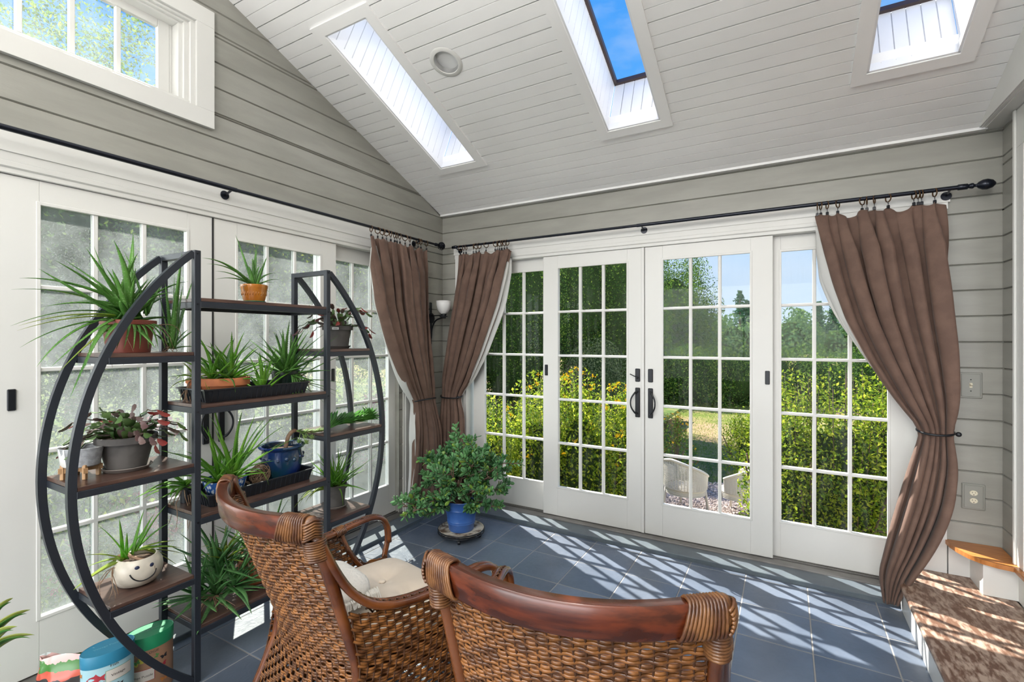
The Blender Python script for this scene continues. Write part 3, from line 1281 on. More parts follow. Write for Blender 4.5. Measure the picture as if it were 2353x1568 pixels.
def cloth(ax, rows, nf, seed, rpos, ztop, root, lining):
    """rows: [(z, s_left, s_right, amplitude, depth)]; ax 'B' -> x=s, y=-depth ; 'A' -> y=s, x=depth
    rpos: where the clips hold the top edge; lining: (side, [(z, width)])"""
    rnd = random.Random(seed)
    rows = sorted(rows, key=lambda r: -r[0])
    ph = [rnd.uniform(0, 6.28) for _ in range(8)]
    NU, NV = nf * 18, 110
    zt, zb = rows[0][0], rows[-1][0]
    tab = [((zt - r[0]) / (zt - zb), tuple(r[1:])) for r in rows]
    rpos = sorted(rpos)

    def fn(u, v, off=0.0):
        l, r, a, d = interp(tab, v)
        for dv in (-0.02, 0.02):
            q = interp(tab, min(max(v + dv, 0), 1))
            l, r, a, d = l + q[0], r + q[1], a + q[2], d + q[3]
        l, r, a, d = l / 3, r / 3, a / 3, d / 3
        w = abs(r - l)
        uu = u + 0.020 * sin(2 * PI * 1.3 * u + ph[0]) + 0.012 * sin(2 * PI * (2.9 * u + 0.6 * v) + ph[1])
        th = 2 * PI * nf * uu + ph[2] + 0.5 * sin(2.1 * v * PI + ph[3])
        env = 0.72 + 0.28 * sin(2 * PI * 1.7 * u + ph[4] + v * 2.0)
        top = min(1.0, v * 7 + 0.25)
        fold = sin(th) + 0.22 * sin(2 * th + ph[5] + 2 * v) + 0.10 * sin(3.3 * th + ph[6])
        pitch = w / nf
        side = min(0.95 * a, 0.33 * pitch) * sin(2 * th + 0.4) * top * -1.0
        s_ = l + (r - l) * u + side * env
        dd = d + a * fold * env * top + off
        z = zt + (zb - zt) * v
        # fine creases running with the folds
        dd += 0.006 * MN.noise(V((u * 26, z * 2.2, seed))) + 0.003 * MN.noise(V((u * 60, z * 6, seed + 3)))
        # top edge hangs between the clips
        if v < 0.12:
            ss = l + (r - l) * u
            sag = 0.0
            pr_ = None
            for x_ in rpos:
                if x_ >= ss:
                    if pr_ is not None:
                        gp_ = x_ - pr_
                        t_ = (ss - pr_) / max(gp_, 1e-5)
                        sag = min(0.045, 0.30 * gp_) * sin(PI * t_)
                    else:
                        sag = min(0.03, (x_ - ss) * 0.6)
                    break
                pr_ = x_
            else:
                sag = min(0.03, (ss - pr_) * 0.5)
            z -= sag * (1 - v / 0.12)
            dd -= 0.25 * sag * (1 - v / 0.12)
        dd = max(dd, 0.040 + off)
        return (s_, -dd, z) if ax == 'B' else (dd, s_, z)
    g = G().grid(fn, NU, NV)
    o = mk('cloth', g, 'curtain', root, smooth=True)
    md = o.modifiers.new('s', 'SOLIDIFY')
    md.thickness = 0.003
    md.offset = 0
    sd_, wt = lining
    wt = [(zt - z_, w_) for z_, w_ in wt]
    ue = 0.0 if sd_ < 0 else 1.0

    def fl(u, v):
        z_ = (zt - zb) * (0.03 + 0.94 * v)
        p = V(fn(abs(ue - 0.10 * u), 0.03 + 0.94 * v, -0.026))
        e_ = sd_ * interp(wt, z_) * (1 - u)
        k_ = -0.02 * sin(PI * u) * 0
        return (p.x + e_, p.y + 0.004, p.z) if ax == 'B' else (p.x - 0.004, p.y + e_, p.z)
    g = G().grid(fl, 14, 80)
    o2 = mk('lining', g, 'lining', root, smooth=True)
    md = o2.modifiers.new('s', 'SOLIDIFY')
    md.thickness = 0.002


def local_root(o, base):
    """shift mesh children so the root can sit at base"""
    o.location = base
    for c in o.children:
        c.data.transform(Matrix.Translation(-V(base)))


RPR = [ony(px, 440, -0.10).x for px in (1878, 1886, 1901, 1925, 1981, 1992, 2009, 2041, 2100, 2110, 2118, 2148)]
RPL = [ony(px, 560, -0.10).x for px in (1058, 1065, 1071, 1088, 1094, 1101, 1117, 1138, 1143, 1148, 1153, 1159, 1165)]
RPA = [onx(px, 540, 0.10).y for px in (853, 868, 879, 888, 898, 907, 912, 919, 931, 942, 961, 967, 980)]
cR = thing('curtain', 'brown curtain at the right end of the garden doors gathered above the steps', 'curtain')
cloth('B', [
    (2.126, 2.795, 3.372, 0.045, 0.10), (2.00, 2.815, 3.375, 0.050, 0.11), (1.726, 2.870, 3.392, 0.052, 0.115), (1.50, 2.938, 3.405, 0.055, 0.12), (1.306, 3.027, 3.42, 0.052, 0.12),
    (1.119, 3.133, 3.425, 0.046, 0.12), (0.984, 3.225, 3.415, 0.036, 0.11), (0.925, 3.275, 3.400, 0.022, 0.095), (0.89, 3.270, 3.405, 0.026, 0.10),
    (0.74, 3.222, 3.415, 0.040, 0.14), (0.56, 3.172, 3.39, 0.046, 0.18), (0.43, 3.135, 3.345, 0.048, 0.21), (0.30, 3.105, 3.285, 0.046, 0.235), (0.17, 3.075, 3.215, 0.036, 0.25), (0.03, 3.095, 3.150, 0.020, 0.255)],
    6, 11, RPR, 2.126, cR, (-1, [(2.12, 0.0), (2.02, 0.015), (1.9, 0.045), (1.75, 0.060), (1.6, 0.050), (1.45, 0.025), (1.3, 0.005), (1.2, -0.01), (0.03, -0.01)]))
local_root(cR, (3.2, -0.15, 0.03))
cL = thing('curtain', 'brown curtain at the left end of the garden doors gathered beside the corner', 'curtain')
cloth('B', [
    (2.126, 0.250, 0.765, 0.040, 0.10), (2.0, 0.250, 0.735, 0.044, 0.11), (1.70, 0.205, 0.66, 0.046, 0.115), (1.50, 0.17, 0.58, 0.046, 0.12), (1.262, 0.13, 0.480, 0.044, 0.12),
    (1.05, 0.085, 0.365, 0.036, 0.11), (0.93, 0.075, 0.262, 0.022, 0.095), (0.89, 0.072, 0.262, 0.024, 0.10), (0.78, 0.07, 0.305, 0.036, 0.11), (0.58, 0.065, 0.320, 0.040, 0.12), (0.28, 0.075, 0.33, 0.040, 0.12), (0.045, 0.09, 0.34, 0.040, 0.12)],
    6, 5, RPL, 2.126, cL, (1, [(2.1, -0.02), (2.04, 0.005), (1.95, 0.028), (1.6, 0.032), (1.3, 0.024), (1.05, 0.008), (0.95, -0.01), (0.8, -0.02), (0.04, -0.02)]))
local_root(cL, (0.2, -0.12, 0.045))
cA = thing('curtain', 'brown curtain on the left wall gathered in the corner behind the jade plant', 'curtain')
cloth('A', [
    (2.139, -0.955, -0.340, 0.042, 0.105), (1.95, -0.945, -0.337, 0.046, 0.115), (1.653, -0.89, -0.337, 0.050, 0.12), (1.339, -0.765, -0.33, 0.052, 0.125), (1.12, -0.64, -0.30, 0.046, 0.12),
    (0.98, -0.545, -0.265, 0.034, 0.11), (0.925, -0.480, -0.255, 0.022, 0.10), (0.885, -0.480, -0.25, 0.024, 0.105), (0.65, -0.515, -0.195, 0.040, 0.125), (0.35, -0.545, -0.17, 0.042, 0.13), (0.12, -0.59, -0.17, 0.040, 0.14)],
    6, 8, RPA, 2.139, cA, (-1, [(2.1, -0.05), (1.5, -0.05), (1.3, -0.02), (1.15, 0.006), (1.05, 0.016), (0.95, 0.018), (0.89, 0.005), (0.75, 0.022), (0.6, 0.016), (0.45, -0.02), (0.1, -0.03)]))
local_root(cA, (0.12, -0.4, 0.12))


# holdbacks
def holdback(label, p, ax, r0, r1):
    t = thing('curtain_holdback', label, 'holdback', p)
    pts = []
    for i in range(25):
        a = 2 * PI * i / 24
        if ax == 'B':
            pts.append((r0 * cos(a), r1 * sin(a), 0.012 * sin(a)))
        else:
            pts.append((r1 * sin(a), r0 * cos(a), 0.012 * sin(a)))
    g = G().tube(pts[:-1], 0.006, 8, closed=True)
    mk('hook', g, 'black', t, smooth=True)
    g = G().ball((r0 + 0.004 if ax == 'B' else -0.0, -r1 * 0.9 if ax == 'B' else r0 + 0.004, 0.0), 0.013)
    mk('ball_end', g, 'black', t, smooth=True)
    return t


holdback('black holdback around the curtain above the steps', (3.335, -0.095, 0.918), 'B', 0.075, 0.065)
holdback('black holdback around the curtain at the left end of the garden doors', (0.168, -0.095, 0.918), 'B', 0.105, 0.060)
holdback('black holdback around the left wall curtain behind the jade plant', (0.105, -0.368, 0.912), 'A', 0.120, 0.062)

# rings with clips
ringm = G().tube([(0.0, 0.021 * cos(2 * PI * i / 24), 0.021 * sin(2 * PI * i / 24)) for i in range(24)], 0.0033, 8, closed=True)
clipm = G()
clipm.tube([(0, 0, -0.024), (0, 0, -0.040)], 0.0012, 5)
clipm.tube([(0.0, 0.004 * cos(2 * PI * i / 8), -0.029 + 0.004 * sin(2 * PI * i / 8)) for i in range(8)], 0.0009, 4, closed=True)
clipm.box(-0.0075, 0.0075, -0.003, 0.003, -0.056, -0.040, 0.001)
clipm.box(-0.0045, 0.0045, -0.005, 0.005, -0.046, -0.038, 0.001)


def rings(grp, label, pos, ax):
    rnd = random.Random(len(pos))
    proto = None
    for p in pos:
        tw = rnd.uniform(-0.7, 0.7)
        rz = tw if ax == 'B' else PI / 2 + tw
        loc = (p, -0.10, 2.187 - 0.0125) if ax == 'B' else (0.10, p, 2.200 - 0.0125)
        if proto is None:
            proto = thing('curtain_ring', label, 'curtain ring', loc, rz, grp)
            mk('ring', ringm, 'bronze', proto, smooth=True)
            mk('clip', clipm, 'black', proto)
        else:
            dup(proto, loc, rz)


rings('bronze rings of the curtain above the steps', 'bronze clip ring holding the curtain at the right end of the garden doors',
      RPR, 'B')
rings('bronze rings of the curtain left of the garden doors', 'bronze clip ring holding the curtain at the left end of the garden doors',
      RPL, 'B')
rings('bronze rings of the left wall curtain', 'bronze clip ring holding the left wall curtain on its rod',
      RPA, 'A')

# ================================================================== wall sconce in the corner
sc = thing('wall_sconce', 'black wall sconce with white glass bowl in the corner between the curtains', 'wall lamp', (0.0, -0.17, 1.62))
g = G().box(0.0005, 0.010, -0.012, 0.012, -0.26, 0.10, 0.003)
g.tube([(0.001, 0, -0.035), (0.012, 0, -0.035)], 0.045, 20)
mk('back_plate', g, 'black', sc)
g = G().tube(smooth_path([(0.010, 0, -0.21), (0.02, 0, -0.12), (0.065, -0.01, -0.060), (0.13, -0.02, -0.038), (0.185, -0.03, -0.035)], 5), 0.007, 8)
g.tube([(0.010, 0, -0.015), (0.10, -0.012, -0.015), (0.17, -0.028, -0.015)], 0.005, 8)
mk('arm', g, 'black', sc, smooth=True)
g = G().lathe([(0.0005, -0.035), (0.034, -0.030), (0.036, -0.024), (0.022, -0.020), (0.024, -0.004), (0.0005, -0.002)], 24, c=(0.165, -0.027, 0.0))
mk('cup', g, 'black', sc, smooth=True, autos=40)
g = G().lathe([(0.020, 0.0), (0.036, 0.012), (0.052, 0.038), (0.060, 0.072), (0.062, 0.108), (0.059, 0.108), (0.057, 0.072), (0.049, 0.042), (0.033, 0.016), (0.0005, 0.004)], 32, c=(0.165, -0.027, -0.003))
mk('lamp_shade', g, 'bowlglass', sc, smooth=True)


# ================================================================== switch and outlet
def wall_plate(name, label, cat, x, z, kind_):
    t = thing(name, label, cat, (x, -0.0005, z))
    g = G()
    g.box(-0.046, 0.046, -0.008, 0.0, -0.068, 0.068, 0.003)
    g.box(-0.038, 0.038, -0.0105, -0.006, -0.060, 0.060, 0.002)
    mk('plate', g, 'plate', t)
    if kind_ == 's':
        g = G().box(-0.006, 0.006, -0.0125, -0.010, -0.013, 0.013, 0.0008)
        g.bar((0, -0.011, 0.0), (0, -0.022, 0.006), 0.009, 0.010)
        mk('toggle', g, 'ivory', t)
        g = G()
        for z_ in (-0.03, 0.03):
            g.ball((0, -0.0105, z_), 0.0028)
        mk('screws', g, 'black', t)
    else:
        for z_ in (-0.020, 0.020):
            g = G().lathe([(0.0005, 0.0), (0.0155, 0.0), (0.0165, -0.002)], 20, sy=0.86)
            g.move(0, Matrix.Translation((0, -0.0128, z_)) @ Matrix.Rotation(PI / 2, 4, 'X'))
            mk('socket', g, 'ivory', t)
            g = G()
            for (sx_, h_) in ((-0.006, 0.008), (0.006, 0.006)):
                g.box(sx_ - 0.001, sx_ + 0.001, -0.0134, -0.0125, z_ + 0.002 - h_ / 2 + 0.002, z_ + 0.002 + h_ / 2, 0)
            g.box(-0.002, 0.002, -0.0134, -0.0125, z_ - 0.010, z_ - 0.0065, 0)
            mk('slots', g, 'dark', t)


wall_plate('light_switch', 'grey painted light switch on the siding right of the curtain', 'switch', 3.496, 1.160, 's')
wall_plate('power_outlet', 'grey painted double outlet on the siding above the small steps', 'outlet', 3.507, 0.575, 'o')


# ================================================================== rattan armchairs
def yp(z):
    return interp([(0.0, 0.0), (0.10, 0.055), (0.22, 0.105), (0.36, 0.155), (0.46, 0.150), (0.60, 0.105), (0.75, 0.058), (0.93, 0.0)], z)


def bow(z):
    return interp([(0.0, 0.02), (0.3, 0.05), (0.93, 0.085)], z)


def hw(z):
    return interp([(0.0, 0.30), (0.15, 0.290), (0.36, 0.262), (0.60, 0.272), (0.93, 0.285)], z)


def backp(u, z):
    """u -1..1 over the woven back"""
    return V((u * hw(z), yp(z) - bow(z) * (1 - u * u), z))


ARM = [(0.286, 0.000, 0.925), (0.292, 0.030, 0.860), (0.297, 0.070, 0.770), (0.303, 0.120, 0.690), (0.312, 0.190, 0.632), (0.323, 0.280, 0.607), (0.336, 0.390, 0.602),
       (0.347, 0.500, 0.610), (0.353, 0.585, 0.612), (0.355, 0.640, 0.592), (0.355, 0.672, 0.545), (0.352, 0.675, 0.480), (0.348, 0.655, 0.40), (0.342, 0.640, 0.20), (0.338, 0.640, 0.0)]


def arm_at(f):
    for a, b in zip(ARM, ARM[1:]):
        if b[1] >= f > a[1] or (f <= 0):
            k = (f - a[1]) / max(b[1] - a[1], 1e-6)
            return (a[0] + (b[0] - a[0]) * k, a[2] + (b[2] - a[2]) * k)
    return (0.386, 0.59)


def weave_panel(S_, N_, L_u, L_v, gs, gk, vr=(0.0, 1.0), pitch=0.0185, stake=0.025, keep=None, rise=0.0038):
    """S_(u, v) -> point; N_(u, v) -> normal"""
    nst = max(2, round(L_u / stake))
    nrow = max(2, round(L_v / pitch))
    for r in range(nrow + 1):
        v = (r + 0.5) / (nrow + 1)
        pts, ok = [], []
        run = []
        K = 4
        for i in range(nst * K + 1):
            u = i / (nst * K)
            if keep and not keep(u, v):
                if len(run) > 2:
                    pair(gs, run)
                run = []
                continue
            ph = PI * (i / K + (r % 2))
            off = rise * sin(ph)
            p = S_(u, v)
            n = N_(u, v)
            run.append((p + n * off, n))
        if len(run) > 2:
            pair(gs, run)
    for k in range(nst + 1):
        u = min(max((k) / nst, 0.004), 0.996)
        run = []
        for j in range(25):
            v = j / 24
            if keep and not keep(u, v):
                if len(run) > 1:
                    gk.tube(run, 0.0028, 5, caps=False)
                run = []
                continue
            run.append(S_(u, v))
        if len(run) > 1:
            gk.tube(run, 0.0028, 5, caps=False)


def pair(g, run):
    ribbon(g, run, 0.0041, 0.0019, 0.0040)
    ribbon(g, run, 0.0041, 0.0019, -0.0040)


def ribbon(g, run, hwid=0.0074, th=0.0021, sh=0.0):
    """flat cane following run [(p, n)] ; lens cross-section"""
    b = len(g.v)
    m = len(run)
    for i, (p, n) in enumerate(run):
        t = run[min(i + 1, m - 1)][0] - run[max(i - 1, 0)][0]
        s_ = t.cross(n)
        s_.normalize()
        for (a, c) in ((-1, 0), (-0.5, 1), (0.5, 1), (1, 0), (0.5, -1), (-0.5, -1)):
            g.v.append(tuple(p + s_ * (a * hwid + sh) + n * (c * th)))
    for i in range(m - 1):
        for k in range(6):
            a, c = b + i * 6 + k, b + i * 6 + (k + 1) % 6
            g.f.append((a, c, c + 6, a + 6))


def make_chair(label, loc, rz):
    t = thing('rattan_armchair', label, 'armchair', loc, rz, 'rattan armchairs facing the garden doors')
    # top rail
    g = G()
    pts = []
    for i in range(33):
        u = -1 + 2 * i / 32
        x = u * 0.285
        pts.append((x, -0.088 * (1 - u * u) + 0.002, 0.905 - 0.006 * (1 - u * u)))
    prof = [(-0.014, -0.034), (0.014, -0.034), (0.017, -0.028), (0.017, 0.026), (0.012, 0.032), (-0.012, 0.032), (-0.017, 0.026), (-0.017, -0.028)]
    vs, fs = [], []
    for i, p in enumerate(pts):
        tdir = (V(pts[min(i + 1, 32)]) - V(pts[max(i - 1, 0)])).normalized()
        sd_ = tdir.cross(V((0, 0, 1))).normalized()
        tilt = V((0, 0, 1)) * 0.98 - sd_ * -0.10
        for (a, b) in prof:
            vs.append(V(p) + sd_ * a + tilt * b)
    n = len(prof)
    for i in range(32):
        for k in range(n):
            fs.append((i * n + k, i * n + (k + 1) % n, (i + 1) * n + (k + 1) % n, (i + 1) * n + k))
    fs.append(tuple(range(n)))
    fs.append(tuple(32 * n + k for k in range(n))[::-1])
    g.add(vs, fs)
    mk('top_rail', g, 'rail', t, smooth=True, autos=50)
    # wrapped corners
    for s_ in (-1, 1):
        g = G()
        # vertical wraps over the end of the rail
        for k in range(11):
            u = 1 - 0.022 * k - 0.045
            x = s_ * u * 0.300
            y = -0.088 * (1 - u * u) + 0.002
            tdir = V((1, 2 * 0.088 * u * s_ / 0.285, 0)).normalized()
            sd_ = tdir.cross(V((0, 0, 1)))
            loop = []
            for q in range(16):
                a = 2 * PI * q / 16
                ca, sa = cos(a), sin(a)
                ex = math.copysign(abs(ca) ** 0.6, ca) * 0.0192
                ez = math.copysign(abs(sa) ** 0.6, sa) * 0.0355
                loop.append(V((x, y, 0.903)) + sd_ * ex + V((0, 0, ez)) + tdir * s_ * (0.010 * (ez / 0.0355) * (k / 10)))
            g.tube(loop, 0.0036, 6, closed=True)
        # end cap wraps down the post
        for k in range(9):
            z = 0.868 - 0.0066 * k
            loop = []
            cx, cy_ = s_ * 0.284, 0.5 * (yp(z) + 0.014)
            for q in range(16):
                a = 2 * PI * q / 16
                loop.append(V((cx + 0.0225 * cos(a), cy_ + 0.029 * sin(a), z)))
            g.tube(loop, 0.0036, 6, closed=True)
        g.ball((s_ * 0.292, 0.004, 0.905), 0.029, 14, 8, (0.72, 0.92, 1.12))
        for k in range(7):
            # chevron strands over the outer end
            a0 = -0.9 + 0.3 * k
            pts2 = []
            for q in range(9):
                w_ = -1 + 2 * q / 8
                yy = 0.004 + 0.026 * w_
                zz = 0.905 + 0.024 * a0 - 0.010 * abs(w_) + 0.004
                rr = 1 - (w_ * 0.75) ** 2 - (a0 * 0.6) ** 2
                pts2.append((s_ * (0.290 + 0.024 * math.sqrt(max(rr, 0.02))), yy, zz))
            g.tube(pts2, 0.0034, 6)
        mk('corner_wrap', g, 'wrap', t, smooth=True)
    # rear posts
    for s_ in (-1, 1):
        pts = []
        for i in range(17):
            z = 0.885 * (1 - i / 16)
            pts.append((s_ * (hw(z) + 0.004), yp(z) + 0.004, z))
        g = G().tube(pts, [0.017 + 0.0 * i for i in range(17)], 12)
        mk('leg', g, 'rattan', t, smooth=True)
    # arms: two poles with a braid between them; the outer pole runs down as the front leg
    for s_ in (-1, 1):
        path = smooth_path([(s_ * a[0], a[1], a[2]) for a in ARM], 4)
        inner = smooth_path([(s_ * (a[0] - 0.021), a[1] - 0.004 * (k > 9), a[2] + 0.002) for k, a in enumerate(ARM[:-3])], 4)
        # tangent-normal offset at the curl
        g = G().tube(path, 0.0125, 10)
        g.tube(inner, 0.0115, 10)
        mk('arm', g, 'rattan', t, smooth=True)
        g = G()
        n_ = len(inner)
        for i in range(1, n_ - 3):
            a, b = V(inner[i]), V(path[i])
            tv = (V(path[i + 1]) - V(path[i - 1])).normalized()
            up_ = tv.cross(V((1, 0, 0)) * s_).normalized()
            if up_.z < 0 and i < 30:
                up_ = -up_
            for h_ in (0.0, 0.5):
                p_ = (a + b) / 2 + tv * (h_ * 0.012) + up_ * 0.0085
                dr = 1 if h_ == 0 else -1
                g.tube([p_ + V((s_ * 0.006 * dr, 0, 0)) - tv * 0.006, p_ + up_ * 0.003, p_ - V((s_ * 0.006 * dr, 0, 0)) + tv * 0.006], 0.0024, 5)
        mk('arm_braid', g, 'stake', t, smooth=True)
        # brace from the arm to the seat, with its wrapping
        ax_, az_ = arm_at(0.43)
        g = G().tube(smooth_path([(s_ * (ax_ - 0.012), 0.43, az_), (s_ * (ax_ - 0.016), 0.448, 0.55), (s_ * (ax_ - 0.02), 0.49, 0.47), (s_ * (ax_ - 0.03), 0.54, 0.405)], 4), 0.011, 10)
        mk('arm_brace', g, 'rattan', t, smooth=True)
        g = G()
        for k in range(7):
            f = 0.405 + 0.0066 * k
            ax_, az_ = arm_at(f)
            loop = []
            for q in range(16):
                a = 2 * PI * q / 16
                loop.append((s_ * (ax_ - 0.0105) + 0.0265 * cos(a), f, az_ + 0.0155 * sin(a)))
            g.tube(loop, 0.0033, 6, closed=True)
        mk('arm_wrap', g, 'wrap', t, smooth=True)
        # woven side: under the arm from the rear post forward
        def Ss(u, v, s_=s_):
            f = 0.17 + (0.655 - 0.17) * u
            ax_, az_ = arm_at(max(f, 0.001))
            zt_ = az_ - 0.008
            z = 0.03 + (zt_ - 0.03) * (1 - v)
            fr = interp([(0.0, 0.02), (0.3, 0.12), (0.45, 0.15), (0.62, 0.115), (0.93, 0.0)], z)
            y = fr + (0.655 - fr) * u
            xx = (ax_ - 0.012) * (z / 0.6) + (hw(z) + 0.03 * u) * (1 - z / 0.6) if z < 0.6 else ax_ - 0.012
            return V((s_ * xx, y, z))

        def Ns(u, v, s_=s_):
            return V((s_, 0, 0))

        def keep(u, v, s_=s_):
            p = Ss(u, v)
            return not (p.z > 0.43 and p.y > 0.445 + (0.58 - p.z) * 0.55)
        gs, gk = G(), G()
        weave_panel(Ss, Ns, 0.52, 0.56, gs, gk, keep=keep)
        # upper wedge between rear post and the falling arm
        def Sw(u, v, s_=s_):
            z = 0.60 + (0.85 - 0.60) * (1 - v)
            ya = yp(z)
            yb_ = interp([(0.60, 0.30), (0.632, 0.190), (0.69, 0.12), (0.77, 0.07), (0.86, 0.03), (0.93, 0.0)], z)
            return V((s_ * (hw(z) + 0.014 + 0.01 * u), ya + (yb_ - ya) * u, z))
        o = mk('woven_side', gs, 'weave', t, smooth=True)
        mk('side_stakes', gk, 'stake', o, smooth=True)
        if True:
            # dark braided border inside the arm opening
            g = G()
            bp_ = [V((s_ * (arm_at(0.17 + 0.02 * k)[0] - 0.022), 0.17 + 0.02 * k, arm_at(0.17 + 0.02 * k)[1] - 0.022)) for k in range(13)]
            bp_ += [V((s_ * (arm_at(0.42)[0] - 0.022), 0.425 + 0.012 * k + 0.004 * k * k * 0.3, 0.575 - 0.024 * k)) for k in range(7)]
            for i in range(len(bp_) - 1):
                a, b = bp_[i], bp_[i + 1]
                for (o1, o2) in ((-0.006, 0.006), (0.006, -0.006)):
                    g.tube([a + V((0, 0, o1)), (a + b) / 2 + V((-s_ * 0.004, 0, 0)), b + V((0, 0, o2))], 0.003, 5)
            mk('side_braid', g, 'stake', t, smooth=True)
    # woven back
    def Sb(u, v):
        z = 0.03 + (0.878 - 0.03) * (1 - v)
        return backp(-0.96 + 1.92 * u, z)

    def Nb(u, v):
        a = (u * 2 - 1) * 0.55
        return V((sin(a), -cos(a), 0.0)).normalized()
    gs, gk = G(), G()
    weave_panel(Sb, Nb, 0.56, 0.86, gs, gk)
    o = mk('woven_back', gs, 'weave', t, smooth=True)
    mk('back_stakes', gk, 'stake', o, smooth=True)
    # seat deck and front apron
    g = G()
    poly = [(-0.255, 0.16), (-0.30, 0.40), (-0.33, 0.64), (0.33, 0.64), (0.30, 0.40), (0.255, 0.16), (0.15, 0.12), (-0.15, 0.12)]
    g.prism(poly, 2, 0.375, 0.398)
    mk('seat', g, 'weave', t)
    def Sf(u, v):
        return V((-0.335 + 0.67 * u, 0.645 + 0.012 * sin(PI * u), 0.06 + 0.34 * (1 - v)))
    gs, gk = G(), G()
    weave_panel(Sf, lambda u, v: V((0, 1, 0)), 0.66, 0.34, gs, gk)
    mk('woven_front', gs, 'weave', t, smooth=True)
    return t


def rzof(ex, ey):
    return math.atan2(ey, ex)


ch1 = make_chair('brown woven rattan armchair with cushion standing beside the plant shelf', (1.28, -2.507, 0), rzof(0.98, -0.2))
ch2 = dup(ch1, (2.266, -2.506, 0), rzof(0.98, 0.2), 'brown woven rattan armchair nearest the camera with a red-brown top rail')


# cushion on the first chair
def cushion(root, cx, cy_, z0, w, d, h, rz):
    def top(u, v, sgn):
        a, b = u * 2 - 1, v * 2 - 1
        x, y = a * w / 2, b * d / 2
        e_ = (1 - abs(a) ** 5) * (1 - abs(b) ** 5)
        hh = h * (0.5 * (max(e_, 0) ** 0.35))
        # corners pulled in
        x *= 1 - 0.04 * b * b
        y *= 1 - 0.04 * a * a
        for (bx_, by_) in ((-0.33, -0.33), (0.33, -0.33), (-0.33, 0.33), (0.33, 0.33)):
            dd = math.hypot(a - bx_, b - by_)
            hh -= sgn * 0.5 * (1 + sgn) * 0.028 * math.exp(-(dd / 0.16) ** 2) if sgn > 0 else 0
            # tuft creases
            if sgn > 0:
                ang = math.atan2(b - by_, a - bx_)
                hh -= 0.004 * math.exp(-(dd / 0.3) ** 2) * (0.5 + 0.5 * cos(5 * ang))
        hh += 0.003 * MN.noise(V((x * 14, y * 14, 3)))
        return (x, y, h / 2 + sgn * hh)
    g = G().grid(lambda u, v: top(u, v, 1), 44, 44)
    g.grid(lambda u, v: top(1 - u, v, -1), 30, 30)
    mk('cover', g, 'cushion', root, smooth=True)
    g = G()
    pts = []
    for i in range(48):
        k = i / 12
        s_ = int(k)
        f = k - s_
        a, b = [(-1 + 2 * f, -1), (1, -1 + 2 * f), (1 - 2 * f, 1), (-1, 1 - 2 * f)][s_]
        x, y = a * w / 2 * (1 - 0.04 * b * b), b * d / 2 * (1 - 0.04 * a * a)
        pts.append((x, y, h / 2))
    g.tube(pts, 0.005, 6, closed=True)
    mk('piping', g, mat('piping_cloth', (0.36, 0.30, 0.25), 0.9), root, smooth=True)
    for (bx_, by_) in ((-0.33, -0.33), (0.33, -0.33), (-0.33, 0.33), (0.33, 0.33)):
        g = G().ball((bx_ * w / 2, by_ * d / 2, h - 0.024), 0.014, 12, 6, (1, 1, 0.5))
        mk('button', g, 'cushion', root, smooth=True)


cs = thing('seat_cushion', 'beige button-tufted seat cushion on the armchair beside the plant shelf', 'cushion', (1.28 + 0.39 * 0.2, -2.507 + 0.39 * 0.98, 0.399), rzof(0.98, -0.2))
cushion(cs, 0, 0, 0, 0.52, 0.50, 0.085, 0)
# little white knitted pillow against the backrest
pw = thing('knit_pillow', 'small white knitted pillow lying at the back of the beige cushion', 'pillow', (1.245, -2.225, 0.478), rzof(0.98, -0.2))


def pil(u, v):
    a, b = u * 2 * PI, v * PI
    x = 0.150 * math.copysign(abs(cos(a)) ** 0.6, cos(a)) * sin(b) ** 0.6
    z = 0.048 * -cos(b)
    y = 0.095 * math.copysign(abs(sin(a)) ** 0.6, sin(a)) * sin(b) ** 0.6
    n_ = 0.006 * MN.noise(V((x * 20, y * 20, z * 20)))
    return (x + n_, y, z + 0.050 + n_)


g = G().grid(pil, 40, 16, wrapu=True)
mk('body', g, 'knit', pw, smooth=True)
g = G()
rr = random.Random(4)
for i in range(46):
    yy = -0.09 + 0.18 * i / 45
    g.tube([(0.142, yy, 0.05 + rr.uniform(-0.004, 0.004)), (0.155 + rr.uniform(0, 0.004), yy, 0.042), (0.163 + rr.uniform(-0.003, 0.004), yy + rr.uniform(-0.003, 0.003), 0.022)], 0.0022, 4)
mk('fringe', g, 'knit', pw)

